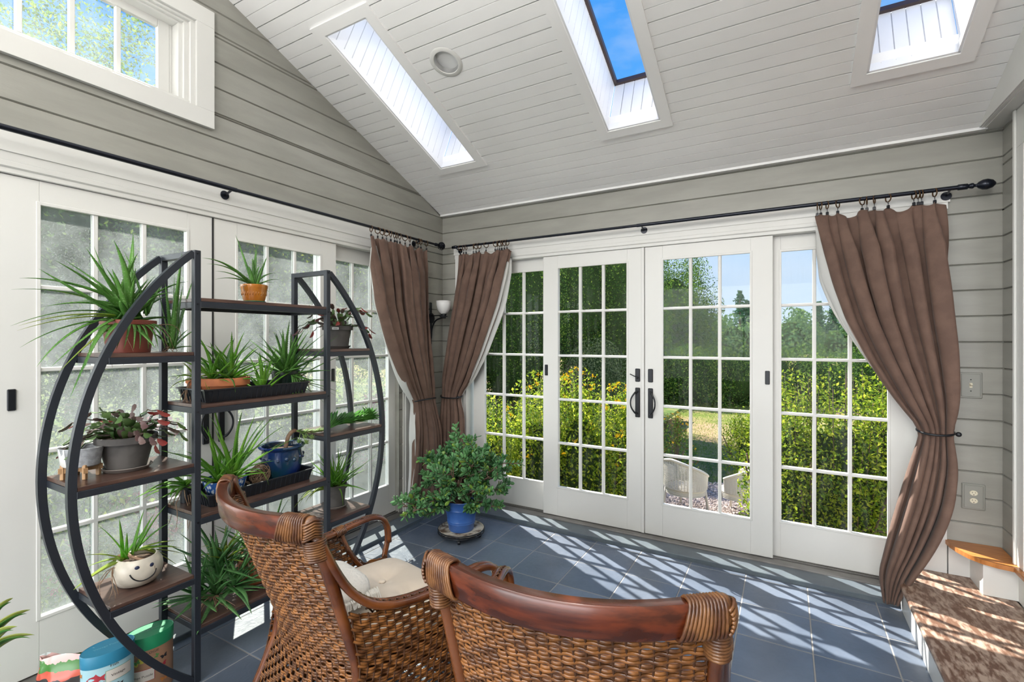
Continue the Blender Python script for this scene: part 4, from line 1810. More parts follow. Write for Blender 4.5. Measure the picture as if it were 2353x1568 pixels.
# ================================================================== plants and pots
def leafmat(name, c1, c2, spots=True, trans=0.3, rough=0.4, scale=60, tipcol=None):
    m, nt, N, L, P = newmat(name)
    tc = N.new('ShaderNodeTexCoord')
    n1 = N.new('ShaderNodeTexNoise')
    n1.inputs['Scale'].default_value = 9
    L.new(tc.outputs['Object'], n1.inputs['Vector'])
    r = N.new('ShaderNodeValToRGB')
    r.color_ramp.elements[0].position = 0.35
    r.color_ramp.elements[0].color = (*c1, 1)
    r.color_ramp.elements[1].position = 0.68
    r.color_ramp.elements[1].color = (*c2, 1)
    L.new(n1.outputs['Fac'], r.inputs[0])
    col = r.outputs[0]
    if spots:
        n2 = N.new('ShaderNodeTexNoise')
        n2.inputs['Scale'].default_value = scale * 2.6
        n2.inputs['Detail'].default_value = 1
        L.new(tc.outputs['Object'], n2.inputs['Vector'])
        r2 = N.new('ShaderNodeValToRGB')
        r2.color_ramp.elements[0].position = 0.60
        r2.color_ramp.elements[0].color = (0, 0, 0, 1)
        r2.color_ramp.elements[1].position = 0.68
        r2.color_ramp.elements[1].color = (0.55, 0.55, 0.55, 1)
        L.new(n2.outputs['Fac'], r2.inputs[0])
        mx = N.new('ShaderNodeMixRGB')
        L.new(r2.outputs[0], mx.inputs['Fac'])
        L.new(col, mx.inputs['Color1'])
        mx.inputs['Color2'].default_value = (0.30, 0.42, 0.20, 1)
        col = mx.outputs[0]
    L.new(col, P.inputs['Base Color'])
    P.inputs['Roughness'].default_value = rough
    if trans:
        tr = N.new('ShaderNodeBsdfTranslucent')
        L.new(col, tr.inputs['Color'])
        ms = N.new('ShaderNodeMixShader')
        ms.inputs[0].default_value = trans
        L.new(P.outputs[0], ms.inputs[1])
        L.new(tr.outputs[0], ms.inputs[2])
        L.new(ms.outputs[0], N['Material Output'].inputs[0])
    return m


M['aloe'] = leafmat('aloe_leaf', (0.065, 0.200, 0.032), (0.135, 0.330, 0.060))
M['aloel'] = leafmat('aloe_leaf_bright', (0.14, 0.40, 0.035), (0.28, 0.54, 0.07), trans=0.45)
M['aloeb'] = leafmat('aloe_leaf_bluish', (0.070, 0.225, 0.065), (0.150, 0.340, 0.115))
M['aloey'] = leafmat('aloe_leaf_yellowing', (0.28, 0.42, 0.05), (0.42, 0.48, 0.10), trans=0.4, spots=False)
M['dry'] = mat('dried_root', (0.30, 0.20, 0.13), 0.8, col2=(0.16, 0.09, 0.05), scale=30)
M['soil'] = mat('soil', (0.035, 0.022, 0.015), 0.95, col2=(0.11, 0.065, 0.04), scale=90, bump=0.8, bscale=120)
M['terra'] = mat('terracotta', (0.50, 0.17, 0.065), 0.7, col2=(0.40, 0.125, 0.045), scale=14, bump=0.05, bscale=50)
M['redplastic'] = mat('red_brown_pot', (0.20, 0.045, 0.028), 0.45)
M['greypot'] = mat('dark_grey_pot', (0.065, 0.060, 0.058), 0.7, col2=(0.10, 0.093, 0.088), scale=12)
M['greysaucer'] = mat('grey_saucer', (0.19, 0.165, 0.15), 0.7)
M['amber'] = mat('amber_glaze', (0.46, 0.17, 0.018), 0.12, col2=(0.34, 0.11, 0.012), scale=10, coat=0.5)
M['greenglaze'] = mat('green_glaze', (0.03, 0.14, 0.075), 0.2)
M['blackplastic'] = mat('black_plastic_tray', (0.012, 0.014, 0.018), 0.32)
M['blueglaze'] = mat('blue_glaze', (0.008, 0.022, 0.13), 0.1, col2=(0.006, 0.035, 0.05), scale=5, coat=0.6)
M['bluepot'] = mat('blue_painted_pot', (0.035, 0.115, 0.38), 0.28, col2=(0.05, 0.14, 0.42), scale=9)
M['cream'] = mat('cream_ceramic', (0.62, 0.57, 0.48), 0.3, col2=(0.54, 0.50, 0.42), scale=25)
M['ceramicw'] = mat('white_ceramic', (0.70, 0.70, 0.68), 0.3)
M['speck'] = mat('speckled_grey_ceramic', (0.33, 0.34, 0.36), 0.45, col2=(0.24, 0.25, 0.26), scale=70)
M['lightwood'] = mat('light_wood', (0.46, 0.29, 0.15), 0.5, col2=(0.36, 0.21, 0.10), scale=9, stretch=(8, 1, 1))
M['cactus'] = leafmat('cactus_segment', (0.06, 0.13, 0.035), (0.14, 0.22, 0.07), spots=False, trans=0.2)
M['cactusp'] = leafmat('cactus_segment_purple', (0.10, 0.055, 0.055), (0.20, 0.15, 0.12), spots=False, trans=0.2)
M['cactusr'] = leafmat('cactus_segment_red', (0.25, 0.03, 0.025), (0.17, 0.05, 0.04), spots=False, trans=0.3)
M['jade'] = leafmat('jade_leaf', (0.060, 0.185, 0.065), (0.140, 0.320, 0.115), spots=False, trans=0.1, rough=0.25)
M['jadel'] = leafmat('jade_leaf_young', (0.16, 0.34, 0.05), (0.30, 0.42, 0.06), spots=False, trans=0.15, rough=0.3)
M['jadestem'] = mat('jade_stem', (0.20, 0.125, 0.085), 0.75, col2=(0.13, 0.08, 0.055), scale=30)
M['succ'] = leafmat('succulent_leaf', (0.06, 0.22, 0.035), (0.13, 0.38, 0.06), spots=False, trans=0.2, rough=0.25)
M['succl'] = leafmat('succulent_leaf_light', (0.22, 0.42, 0.10), (0.40, 0.52, 0.18), spots=False, trans=0.25)


def blade(g, p0, p1, p2, W, th=0.35, n=11, side=None, teeth=False):
    """fleshy pointed leaf along a quadratic curve"""
    p0, p1, p2 = V(p0), V(p1), V(p2)
    pts, tg = [], []
    for i in range(n + 1):
        t = i / n
        pts.append(p0 * (1 - t) ** 2 + p1 * 2 * t * (1 - t) + p2 * t * t)
        tg.append(((p1 - p0) * (1 - t) + (p2 - p1) * t).normalized())
    b = len(g.v)
    up = V((0, 0, 1))
    s0 = side or tg[n // 2].cross(up)
    if s0.length < 0.05:
        s0 = V((1, 0, 0))
    s0.normalize()
    for i in range(n + 1):
        t = i / n
        w = W * 0.5 * (0.78 + 0.22 * min(1, t * 5)) * (1 - t ** 1.5) ** 0.9 + 0.0004
        sd = (s0 - tg[i] * s0.dot(tg[i])).normalized()
        nn = sd.cross(tg[i])
        c = pts[i]
        h = w * th * 2
        for (a, k) in ((-1, 0.45), (0, 0.0), (1, 0.45), (0.62, -0.35), (0, -0.6), (-0.62, -0.35)):
            q = c + sd * (w * a) + nn * (h * k)
            g.v.append((q.x, q.y, q.z))
    for i in range(n):
        for k in range(6):
            a, c = b + i * 6 + k, b + i * 6 + (k + 1) % 6
            g.f.append((a, c, c + 6, a + 6))
    g.f.append(tuple(b + k for k in range(6))[::-1])
    if teeth:
        m_ = n * 2
        for j in range(1, m_ - 2):
            t = j / m_
            i = int(t * n)
            f = t * n - i
            w = W * 0.5 * (1 - t ** 1.5) ** 0.9
            c = pts[i].lerp(pts[i + 1], f)
            sd = (s0 - tg[i] * s0.dot(tg[i])).normalized()
            nn = sd.cross(tg[i])
            for s_ in (-1, 1):
                e0 = c + sd * (w * 0.96 * s_) + nn * (w * th * 0.9)
                b2 = len(g.v)
                for q in (e0 - tg[i] * 0.0022, e0 + tg[i] * 0.0022, e0 + sd * (s_ * 0.0034) + tg[i] * 0.001):
                    g.v.append(tuple(q))
                g.f.append((b2, b2 + 1, b2 + 2))


def rosette(g, base, n, L, W, e=(20, 85), droop=(0.0, 0.5), az=(0, 360), seed=0, axis=None, teeth=False, jit=0.012, reach=None):
    rnd = random.Random(seed)
    base = V(base)
    for i in range(n):
        f = (i + 0.5) / n
        a = math.radians(az[0] + (az[1] - az[0]) * ((i * 0.618) % 1.0) + rnd.uniform(-9, 9))
        el = math.radians(e[0] + (e[1] - e[0]) * f + rnd.uniform(-6, 6))
        l_ = L * rnd.uniform(0.65, 1.1) * (0.8 + 0.3 * (1 - abs(f - 0.45)))
        d = V((cos(a) * cos(el), sin(a) * cos(el), sin(el)))
        h = V((cos(a), sin(a), 0))
        dr = rnd.uniform(*droop)
        p0 = base + h * jit * (1 - f) + V((0, 0, f * 0.02))
        p1 = p0 + d * l_ * 0.55
        p2 = p1 + (d * (1 - abs(dr) * 0.5) + h * 0.25 + V((0, 0, -dr))).normalized() * l_ * 0.5
        if axis is not None:
            R_ = V((0, 0, 1)).rotation_difference(V(axis).normalized())
            p1 = base + R_ @ (p1 - base)
            p2 = base + R_ @ (p2 - base)
            p0 = base + R_ @ (p0 - base)
        if reach:
            for q in (p1, p2):
                q.x = max(q.x, reach)
        blade(g, p0, p1, p2, W * rnd.uniform(0.8, 1.1), teeth=teeth)


def roots(g, base, n, L, seed, down=1.0, r=0.0012):
    rnd = random.Random(seed)
    for _ in range(n):
        p = V(base)
        d = V((rnd.uniform(-1, 1), rnd.uniform(-1, 1), rnd.uniform(-0.2, 0.3))).normalized()
        pts = [p.copy()]
        for k in range(6):
            d = (d + V((rnd.uniform(-.5, .5), rnd.uniform(-.5, .5), rnd.uniform(-.5, .2) - 0.35 * down))).normalized()
            p = p + d * (L / 6)
            pts.append(p.copy())
        g.tube(pts, [r * 1.3, r * 1.2, r, r, r * 0.8, r * 0.6, r * 0.4], 4, caps=False)


def stdpot(r, rb, h, rim=0.018, rr=0.006):
    """classic pot profile: outside up, over the rim, inside down"""
    return [(0.0005, 0.0), (rb, 0.0), (rb + (r - rr - rb) * (1 - rim / h) , h - rim), (r, h - rim + 0.001), (r + 0.001, h - 0.002), (r - 0.003, h), (r - rr - 0.003, h - 0.003), (r - rr - 0.006, h - rim), (r - rr - 0.008, h - 0.02)]


def potted(name, label, cat, loc, prof, pm, soilr=None, soilz=None, group=None, sm=True, part='pot', sx=1, sy=1):
    t = thing(name, label, cat, loc, 0, group)
    g = G().lathe(prof, 40, sx=sx, sy=sy)
    o = mk(part, g, pm, t, smooth=True, autos=35)
    if soilr:
        rnd = random.Random(int(soilr * 1000))
        g = G().lathe([(soilr, soilz - 0.004), (soilr * 0.7, soilz), (soilr * 0.35, soilz + 0.004), (0.0005, soilz + 0.006)], 24, sx=sx, sy=sy)
        mk('soil', g, 'soil', t, smooth=True)
    return t


def saucer(label, loc, r, m, h=0.016):
    g = G().lathe([(0.0005, 0), (r * 0.82, 0), (r, h - 0.002), (r - 0.002, h), (r - 0.006, h - 0.002), (r * 0.78, 0.005), (0.0005, 0.005)], 36)
    o = mk('saucer', g, m, smooth=True, autos=35, loc=loc, label=label, cat='saucer')
    return o


def spot(px, z, x=0.43):
    """floor point on the shelf board at height z, on the vertical plane x seen at column px"""
    p = onx(px, 781, x)
    return V((x, p.y, z))


# ---- 1 the big spotted aloe, upper left
b = spot(296, 1.3505, 0.435)
t = potted('potted_aloe', 'large sprawling spotted aloe in red-brown pot on the upper left board', 'potted plant', b,
           stdpot(0.088, 0.068, 0.125), 'redplastic', 0.074, 0.108)
g = G()
gy = G()
rnd = random.Random(21)
crop = [(85, 475), (78, 750), (145, 390), (150, 912), (275, 1056), (332, 604), (290, 320), (416, 258), (478, 250), (650, 170), (705, 150), (855, 110),
        (925, 180), (1000, 55), (1035, 200), (1350, 262), (1115, 395), (1415, 415), (1300, 497), (382, 1058), (525, 1290), (640, 1060), (1290, 705), (1165, 915),
        (685, 368), (712, 430), (840, 320), (900, 560), (780, 870), (1030, 420), (590, 560), (500, 690), (1180, 520), (760, 600)]
core = V((0, 0, 0.135))
for i, (cx, cy_) in enumerate(crop):
    px, py = cx / 3.267, 520 + cy_ / 3.267
    up_ = (650 - cy_) / 600.0
    xo = rnd.uniform(-0.10, 0.14) if up_ > -0.1 else rnd.uniform(0.10, 0.20)
    if px < 80:
        xo = rnd.uniform(0.02, 0.16)
    tip = onx(px, py, b.x + xo) - b
    tip.x = max(tip.x, -b.x + 0.08)
    p0 = core + V((rnd.uniform(-0.035, 0.035), rnd.uniform(-0.05, 0.05), rnd.uniform(-0.02, 0.03)))
    d = tip - p0
    ln = d.length
    mid = p0 + d * 0.5 + V((0, 0, ln * (0.20 if up_ < 0.55 else 0.02))) + V((rnd.uniform(-0.03, 0.03), rnd.uniform(-0.03, 0.03), 0)) - V((0, d.y * 0.10 if up_ > 0.55 else 0, 0))
    W = 0.016 if ln > 0.3 and up_ < 0.4 else 0.030
    blade(g, p0, mid, tip, W * rnd.uniform(0.9, 1.15), teeth=True, n=14)
for (cx, cy_) in ((140, 748), (128, 785), (440, 1100), (428, 492)):
    px, py = cx / 3.267, 520 + cy_ / 3.267
    tip = onx(px, py, b.x + rnd.uniform(0.02, 0.12)) - b
    d = tip - core
    blade(gy, core, core + d * 0.5 + V((0, 0, d.length * 0.14)), tip, 0.017, n=14)
for i in range(9):
    # drooping strap leaves over the front of the pot
    y_ = -0.06 + 0.018 * i
    blade(g, core + V((0.03, y_ * 0.3, -0.02)), V((0.13, y_, 0.12)), V((0.105 + rnd.uniform(0, 0.03), y_ * 1.4, 0.015)), 0.013)
rosette(g, core, 16, 0.16, 0.024, (35, 85), (0.0, 0.2), seed=3, teeth=True)
mk('leaves', g, 'aloe', t, smooth=True)
mk('pale_leaves', gy, 'aloey', t, smooth=True)
g = G()
roots(g, (0, -0.05, 0.10), 9, 0.16, 4)
roots(g, (0.02, 0.10, 0.11), 7, 0.12, 5)
mk('dry_roots', g, 'dry', t)

# ---- 2 upright aloe offshoot leaning by the post
b = spot(396, 1.3505, 0.44)
t = thing('aloe_offshoot', 'upright speckled aloe offshoot without pot beside the red-brown pot', 'plant', b)
g = G()
for (cx, cy_, W) in ((1365, 205, .03), (1310, 365, .018), (1450, 395, .022), (1160, 365, .016), (1240, 430, .020), (1372, 450, .020), (1500, 765, .016), (1415, 775, .014), (1500, 915, .016), (1180, 835, .016), (1130, 800, .013), (1385, 640, .022)):
    tip = onx(cx / 3.267, 520 + cy_ / 3.267, b.x + rnd.uniform(-0.04, 0.06)) - b
    d = tip
    bend = 0.20 if cy_ > 600 else 0.03
    blade(g, V((rnd.uniform(-.01, .01), rnd.uniform(-.01, .01), 0.012)), d * 0.5 + V((0, 0, d.length * bend)), tip, W, teeth=True, n=13)
mk('leaves', g, 'aloe', t, smooth=True)
g = G()
roots(g, (0, 0, 0.02), 8, 0.08, 9, 0.3)
mk('dry_roots', g, 'dry', t)

# ---- 3 aloe in amber pot on the top board
b = spot(584, 1.573, 0.43)
saucer('small green saucer under the amber pot on the top board', b, 0.052, 'greenglaze', 0.012)
b = b + V((0, 0, 0.0065))
t = potted('potted_aloe', 'small aloe in glossy amber pot on the top board', 'potted plant', b,
           [(0.0005, 0), (0.042, 0), (0.048, 0.012), (0.054, 0.040), (0.058, 0.066), (0.060, 0.070), (0.060, 0.082), (0.057, 0.084), (0.054, 0.080), (0.052, 0.060)], 'amber', 0.052, 0.070)
g = G()
for k in range(28):
    a = 2 * PI * k / 28
    g.tube([(0.0525 * cos(a), 0.0525 * sin(a), 0.020 + 0.012), (0.0545 * cos(a + .06), 0.0545 * sin(a + .06), 0.050)], 0.0018, 4)
mk('relief_pattern', g, 'amber', t, smooth=True)
g = G()
for (cx, cy_, W) in ((592, 65, .024), (748, 162, .020), (340, 238, .022), (375, 283, .018), (440, 337, .016), (438, 400, .016), (830, 225, .018), (905, 355, .016), (920, 400, .014), (720, 240, .018), (795, 300, .016), (855, 500, .012), (770, 300, .014), (880, 425, .014), (690, 300, .020)):
    tip = onx(360 + cx / 3.267, 520 + cy_ / 3.267, b.x + rnd.uniform(-0.06, 0.08)) - b
    p0 = V((rnd.uniform(-.01, .01), rnd.uniform(-.01, .01), 0.075))
    d = tip - p0
    bend = 0.22 if cy_ > 230 else 0.04
    blade(g, p0, p0 + d * 0.5 + V((0, 0, d.length * bend)), tip, W, teeth=True, n=13)
mk('leaves', g, 'aloe', t, smooth=True)
g = G()
g.tube([(0.02, -0.045, 0.08), (0.03, -0.07, 0.07), (0.03, -0.068, 0.045)], 0.002, 5)
mk('dry_roots', g, 'dry', t)


# ---- segmented holiday cactus
def cseg(g, p, d, L, W, side, tiltn):
    """one flat toothed stem segment"""
    d = d.normalized()
    sd = (side - d * side.dot(d)).normalized()
    nn = sd.cross(d)
    prof = [(0.0, 0.18), (0.18, 0.62), (0.34, 0.80), (0.40, 0.72), (0.62, 0.98), (0.68, 0.86), (0.88, 0.86), (0.94, 0.55), (1.0, 0.2)]
    b = len(g.v)
    for (t, w) in prof:
        c = p + d * (L * t) + nn * (0.10 * L * math.sin(PI * t))
        g.v.append(tuple(c + sd * (W * 0.5 * w)))
        g.v.append(tuple(c + nn * 0.0022))
        g.v.append(tuple(c - sd * (W * 0.5 * w)))
        g.v.append(tuple(c - nn * 0.0018))
    for i in range(len(prof) - 1):
        for k in range(4):
            a, c = b + i * 4 + k, b + i * 4 + (k + 1) % 4
            g.f.append((a, c, c + 4, a + 4))
    g.f.append((b, b + 1, b + 2, b + 3))
    e = b + 4 * (len(prof) - 1)
    g.f.append((e + 3, e + 2, e + 1, e))
    return p + d * L


def cactus(t, base, nst, reach, seed, W=0.024, red=0.2, mats=('cactus', 'cactusp', 'cactusr'), az=(0, 360), xmin=None):
    rnd = random.Random(seed)
    gs = [G(), G(), G()]
    for i in range(nst):
        a = math.radians(az[0] + (az[1] - az[0]) * rnd.random())
        el = math.radians(rnd.uniform(15, 88))
        d = V((cos(a) * cos(el), sin(a) * cos(el), sin(el)))
        p = V(base) + V((cos(a), sin(a), 0)) * rnd.uniform(0, 0.05)
        n_ = rnd.choice((3, 4, 5))
        for k in range(n_):
            last = k == n_ - 1
            which = 2 if (last and rnd.random() < red) else (1 if rnd.random() < 0.42 else 0)
            p = cseg(gs[which], p, d, reach / 4.4 * rnd.uniform(0.8, 1.15), W * rnd.uniform(0.85, 1.15), V((-sin(a), cos(a), rnd.uniform(-0.8, 0.8))), 0)
            d = (d + V((cos(a) * 0.25, sin(a) * 0.25, -0.33 - 0.12 * k)) + V((rnd.uniform(-.2, .2), rnd.uniform(-.2, .2), 0))).normalized()
            if xmin is not None and p.x + t.location.x < xmin:
                break
    for g, m, n_ in zip(gs, mats, ('green_stems', 'purple_stems', 'red_stems')):
        if g.v:
            mk(n_, g, m, t, smooth=True, autos=50)


b = spot(291, 0.8985, 0.43)
saucer('grey saucer under the pot of the holiday cactus on the middle left board', b, 0.082, 'greysaucer', 0.016)
b = b + V((0, 0, 0.0055))
t = potted('potted_cactus', 'holiday cactus with purplish stems in dark grey pot on the middle left board', 'potted plant', b, stdpot(0.098, 0.062, 0.128, 0.026), 'greypot', 0.084, 0.112)
cactus(t, (0, 0, 0.118), 58, 0.20, 31, xmin=0.12)
b = spot(776, 1.3505, 0.43)
saucer('dark saucer under the pot of the holiday cactus on the upper right board', b, 0.072, 'greypot', 0.016)
b = b + V((0, 0, 0.0055))
t = potted('potted_cactus', 'holiday cactus with drooping red tips in dark grey pot on the upper right board', 'potted plant', b, stdpot(0.083, 0.056, 0.122, 0.024), 'greypot', 0.070, 0.105)
cactus(t, (0, 0, 0.11), 46, 0.215, 12, red=0.75, W=0.022, xmin=0.15)
g = G()
aa = math.radians(-50)
for i in range(5):
    pass
g.box(-0.017, 0.017, -0.001, 0.0, 0.100, 0.113)
g.move(0, Matrix.Rotation(math.radians(42), 4, 'Z') @ Matrix.Translation((0, -0.0848, 0)))
mk('price_sticker', g, 'ceramicw', t)
g = G()
for i in range(7):
    g.box(-0.012 + 0.0036 * i, -0.0105 + 0.0036 * i + (i % 2) * 0.0008, -0.0016, -0.0008, 0.103, 0.110)
g.move(0, Matrix.Rotation(math.radians(42), 4, 'Z') @ Matrix.Translation((0, -0.0848, 0)))
mk('sticker_print', g, 'black', t)
g = G().box(-0.009, 0.009, -0.001, 0.001, 0.095, 0.150)
g.move(0, Matrix.Translation((0.02, -0.055, 0)) @ Matrix.Rotation(0.5, 4, 'Z') @ Matrix.Rotation(0.25, 4, 'Y'))
mk('plant_tag', g, 'terra', t)


# ---- nursery trays
def tray(label, y0, y1, x0, x1, z, h=0.058):
    cx, cy_ = (x0 + x1) / 2, (y0 + y1) / 2
    t = thing('nursery_tray', label, 'tray', (cx, cy_, z + 0.0005), 0, None)
    hx, hy = (x1 - x0) / 2, (y1 - y0) / 2
    g = G()

    def ring(ix, z_, cr):
        a, b_ = hx - ix, hy - ix
        return [(-a + cr, -b_, z_), (a - cr, -b_, z_), (a, -b_ + cr, z_), (a, b_ - cr, z_), (a - cr, b_, z_), (-a + cr, b_, z_), (-a, b_ - cr, z_), (-a, -b_ + cr, z_)]
    rs = [ring(0.018, 0.0, 0.012), ring(0.006, h - 0.006, 0.010), ring(0.0, h - 0.005, 0.010), ring(0.0, h, 0.010), ring(0.004, h + 0.0005, 0.01), ring(0.009, h - 0.002, 0.01), ring(0.021, 0.004, 0.012)]
    b0 = len(g.v)
    for r_ in rs:
        g.v.extend(r_)
    for i in range(len(rs) - 1):
        for k in range(8):
            a, c = i * 8 + k, i * 8 + (k + 1) % 8
            g.f.append((a, c, c + 8, a + 8))
    g.f.append(tuple(range(8))[::-1])
    g.f.append(tuple((len(rs) - 1) * 8 + k for k in range(8)))
    mk('tub', g, 'blackplastic', t)
    g = G()
    n_ = int((y1 - y0) / 0.026)
    for k in range(1, n_):
        yy = -hy + 0.012 + (2 * hy - 0.024) * k / n_
        for s_ in (-1, 1):
            g.tube([(s_ * (hx - 0.0165), yy, 0.003), (s_ * (hx - 0.0055), yy, h - 0.008)], 0.0032, 5)
    for k in range(1, 10):
        xx = -hx + 0.02 + (2 * hx - 0.04) * k / 10
        for s_ in (-1, 1):
            g.tube([(xx, s_ * (hy - 0.0165), 0.003), (xx, s_ * (hy - 0.0055), h - 0.008)], 0.0032, 5)
    mk('ribs', g, 'blackplastic', t)
    return t


TY0, TY1 = onx(468, 781, 0.535).y, onx(714, 781, 0.535).y
tray('black plastic nursery tray of aloes on the board below the top board', TY0, TY1, 0.300, 0.545, ZM[1])
TY2, TY3 = onx(492, 781, 0.535).y, onx(726, 781, 0.535).y
tray('black plastic nursery tray holding the blue pots', TY2 - 0.02, TY3, 0.310, 0.535, ZM[2])

# ---- tray 1 plants
z1 = ZM[1] + 0.0055
b = spot(430, z1, 0.36)
b.y = TY0 + 0.055
t = potted('potted_plant', 'dried-out plant in orange pot at the left end of the upper black tray', 'potted plant', b, stdpot(0.036, 0.028, 0.085, 0.015, 0.004), 'terra', 0.028, 0.07)
g = G()
roots(g, (0.0, 0, 0.09), 26, 0.15, 41, 1.3, 0.0022)
mk('dry_roots', g, 'dry', t)
g = G()
rosette(g, (0, 0, 0.08), 11, 0.13, 0.013, (5, 60), (0.4, 1.2), seed=5, reach=-0.06)
mk('leaves', g, 'aloey', t, smooth=True)
b = spot(516, z1, 0.420)
t = potted('potted_aloe', 'bright green aloe in wide terracotta bowl on the upper black tray', 'potted plant', b, stdpot(0.103, 0.080, 0.092, 0.034), 'terra', 0.088, 0.078)
g = G()
for (q, s_, n_) in (((0, -0.055, 0.08), 51, 12), ((0.02, 0.02, 0.08), 52, 14), ((-0.03, 0.05, 0.08), 53, 12)):
    rosette(g, q, n_, 0.21, 0.018, (10, 82), (-0.1, 0.6), seed=s_, teeth=True, reach=-0.20)
mk('leaves', g, 'aloel', t, smooth=True)
g = G()
blade(g, (0.07, -0.03, 0.085), (0.125, -0.03, 0.11), (0.120, -0.02, 0.03), 0.013)
rosette(g, (0.0, 0.0, 0.08), 8, 0.20, 0.020, (30, 80), (-0.2, 0.3), seed=57, teeth=True)
mk('dark_leaves', g, 'aloe', t, smooth=True)
b = spot(603, z1, 0.47)
t = thing('aloe_offshoot', 'small loose aloe standing in the upper black tray between the two pots', 'plant', b)
g = G()
rosette(g, (0, 0, 0.01), 13, 0.20, 0.020, (30, 88), (-0.1, 0.4), seed=61, teeth=True)
mk('leaves', g, 'aloel', t, smooth=True)
b = spot(655, z1, 0.43)
t = potted('potted_aloe', 'dense upright aloe in dark green plastic pot on the upper black tray', 'potted plant', b, stdpot(0.070, 0.054, 0.108, 0.018), mat('dark_green_plastic', (0.008, 0.022, 0.016), 0.3), 0.058, 0.094)
g = G()
rosette(g, (0.01, -0.01, 0.095), 22, 0.25, 0.023, (18, 88), (-0.15, 0.35), seed=71, teeth=True, reach=-0.2)
rosette(g, (-0.02, 0.03, 0.095), 10, 0.18, 0.018, (10, 80), (0, 0.6), seed=72, teeth=True, reach=-0.2)
mk('leaves', g, 'aloe', t, smooth=True)
b = spot(700, z1, 0.46)
b.y = TY1 - 0.045
t = thing('aloe_offshoot', 'leggy aloe spilling over the right end of the upper black tray', 'plant', b)
g = G()
rosette(g, (-0.01, -0.02, 0.085), 18, 0.22, 0.024, (5, 85), (-0.1, 0.5), seed=81, teeth=True, axis=(0.2, 0.15, 1))
for k in range(6):
    blade(g, (0.0, -0.02, 0.10), (0.06, -0.04 + 0.012 * k, 0.10), (0.075, -0.06 + 0.02 * k, -0.055 + 0.01 * k), 0.014)
for (cx, cy_, W) in ((1365, 818, .016), (1435, 960, .016), (1420, 1185, .015), (1370, 1250, .015), (1265, 1335, .013), (1350, 1275, .012)):
    tip = onx(360 + cx / 3.267, 520 + cy_ / 3.267, 0.56) - b
    p0 = V((0.01, -0.01, 0.05))
    d = tip - p0
    blade(g, p0, p0 + d * 0.5 + V((0, 0, 0.03)), tip, W, n=13)
mk('leaves', g, 'aloe', t, smooth=True)
g = G()
roots(g, (0.02, 0, 0.08), 14, 0.14, 83)
mk('dry_roots', g, 'dry', t)

# ---- white and grey planter on a wooden stand (middle left)
b = spot(186, 0.8985, 0.42)
t = thing('ceramic_planter', 'oval white and speckled grey ceramic planter on small wooden stand', 'planter', b, math.radians(35))
g = G().lathe([(0.0005, 0.042), (0.046, 0.042), (0.052, 0.047), (0.062, 0.110), (0.060, 0.112), (0.056, 0.109), (0.048, 0.052), (0.0005, 0.048)], 36, sx=1.12, sy=0.88)
mk('bowl', g, 'speck', t, smooth=True, autos=35)
g = G().lathe([(0.047, 0.0), (0.053, 0.005), (0.0615, 0.066), (0.0605, 0.068)], 14, sx=1.13, sy=0.90)
# white glazed half: keep the quadrant facing left
keepf = [f for f in G().lathe([(0.047, 0.0), (0.053, 0.005), (0.0615, 0.066), (0.0605, 0.068)], 14).f if all((i % 14) in (5, 6, 7, 8, 9, 10) for i in f)]
g.f = keepf
g.move(0, Matrix.Translation((0, 0, 0.0425)))
mk('white_glaze', g, 'ceramicw', t, smooth=True)
g = G()
for a in (45, 135, 225, 315):
    r_ = math.radians(a)
    g.box(0.052 * cos(r_) - 0.006, 0.052 * cos(r_) + 0.006, 0.045 * sin(r_) - 0.006, 0.045 * sin(r_) + 0.006, 0, 0.052, 0.001)
g.bar((-0.046, -0.040, 0.032), (0.046, 0.040, 0.032), 0.012, 0.018)
g.bar((-0.046, 0.040, 0.0322), (0.046, -0.040, 0.0322), 0.012, 0.018)
mk('wooden_stand', g, 'lightwood', t)

# ---- blue pots on the lower tray
z2 = ZM[2] + 0.0055
b = spot(517, z2, 0.455)
g0 = [(0.0005, 0), (0.052, 0), (0.058, 0.006), (0.072, 0.034), (0.084, 0.075), (0.088, 0.090), (0.086, 0.092), (0.083, 0.088), (0.076, 0.06)]
# blotchy blue and white glaze
m, nt_, N_, L_, P_ = newmat('blue_white_sponge_glaze')
tcn = N_.new('ShaderNodeTexCoord')
mpn = N_.new('ShaderNodeMapping')
mpn.inputs['Scale'].default_value = (1, 1, 0.7)
L_.new(tcn.outputs['Object'], mpn.inputs[0])
vo = N_.new('ShaderNodeTexVoronoi')
vo.inputs['Scale'].default_value = 62
L_.new(mpn.outputs[0], vo.inputs['Vector'])
rp = N_.new('ShaderNodeValToRGB')
rp.color_ramp.elements[0].position = 0.30
rp.color_ramp.elements[0].color = (0.55, 0.62, 0.70, 1)
rp.color_ramp.elements[1].position = 0.45
rp.color_ramp.elements[1].color = (0.03, 0.10, 0.32, 1)
L_.new(vo.outputs['Distance'], rp.inputs[0])
L_.new(rp.outputs[0], P_.inputs['Base Color'])
P_.inputs['Roughness'].default_value = 0.15
t = potted('potted_aloe', 'spotted aloe in blue and white mottled bowl on the lower black tray', 'potted plant', b, g0, m, 0.080, 0.078)
g = G()
rosette(g, (0.0, -0.03, 0.08), 18, 0.22, 0.022, (8, 80), (-0.1, 0.6), seed=91, teeth=True, reach=-0.2)
rosette(g, (0.01, 0.035, 0.085), 16, 0.27, 0.024, (15, 85), (-0.15, 0.3), seed=92, teeth=True, reach=-0.2)
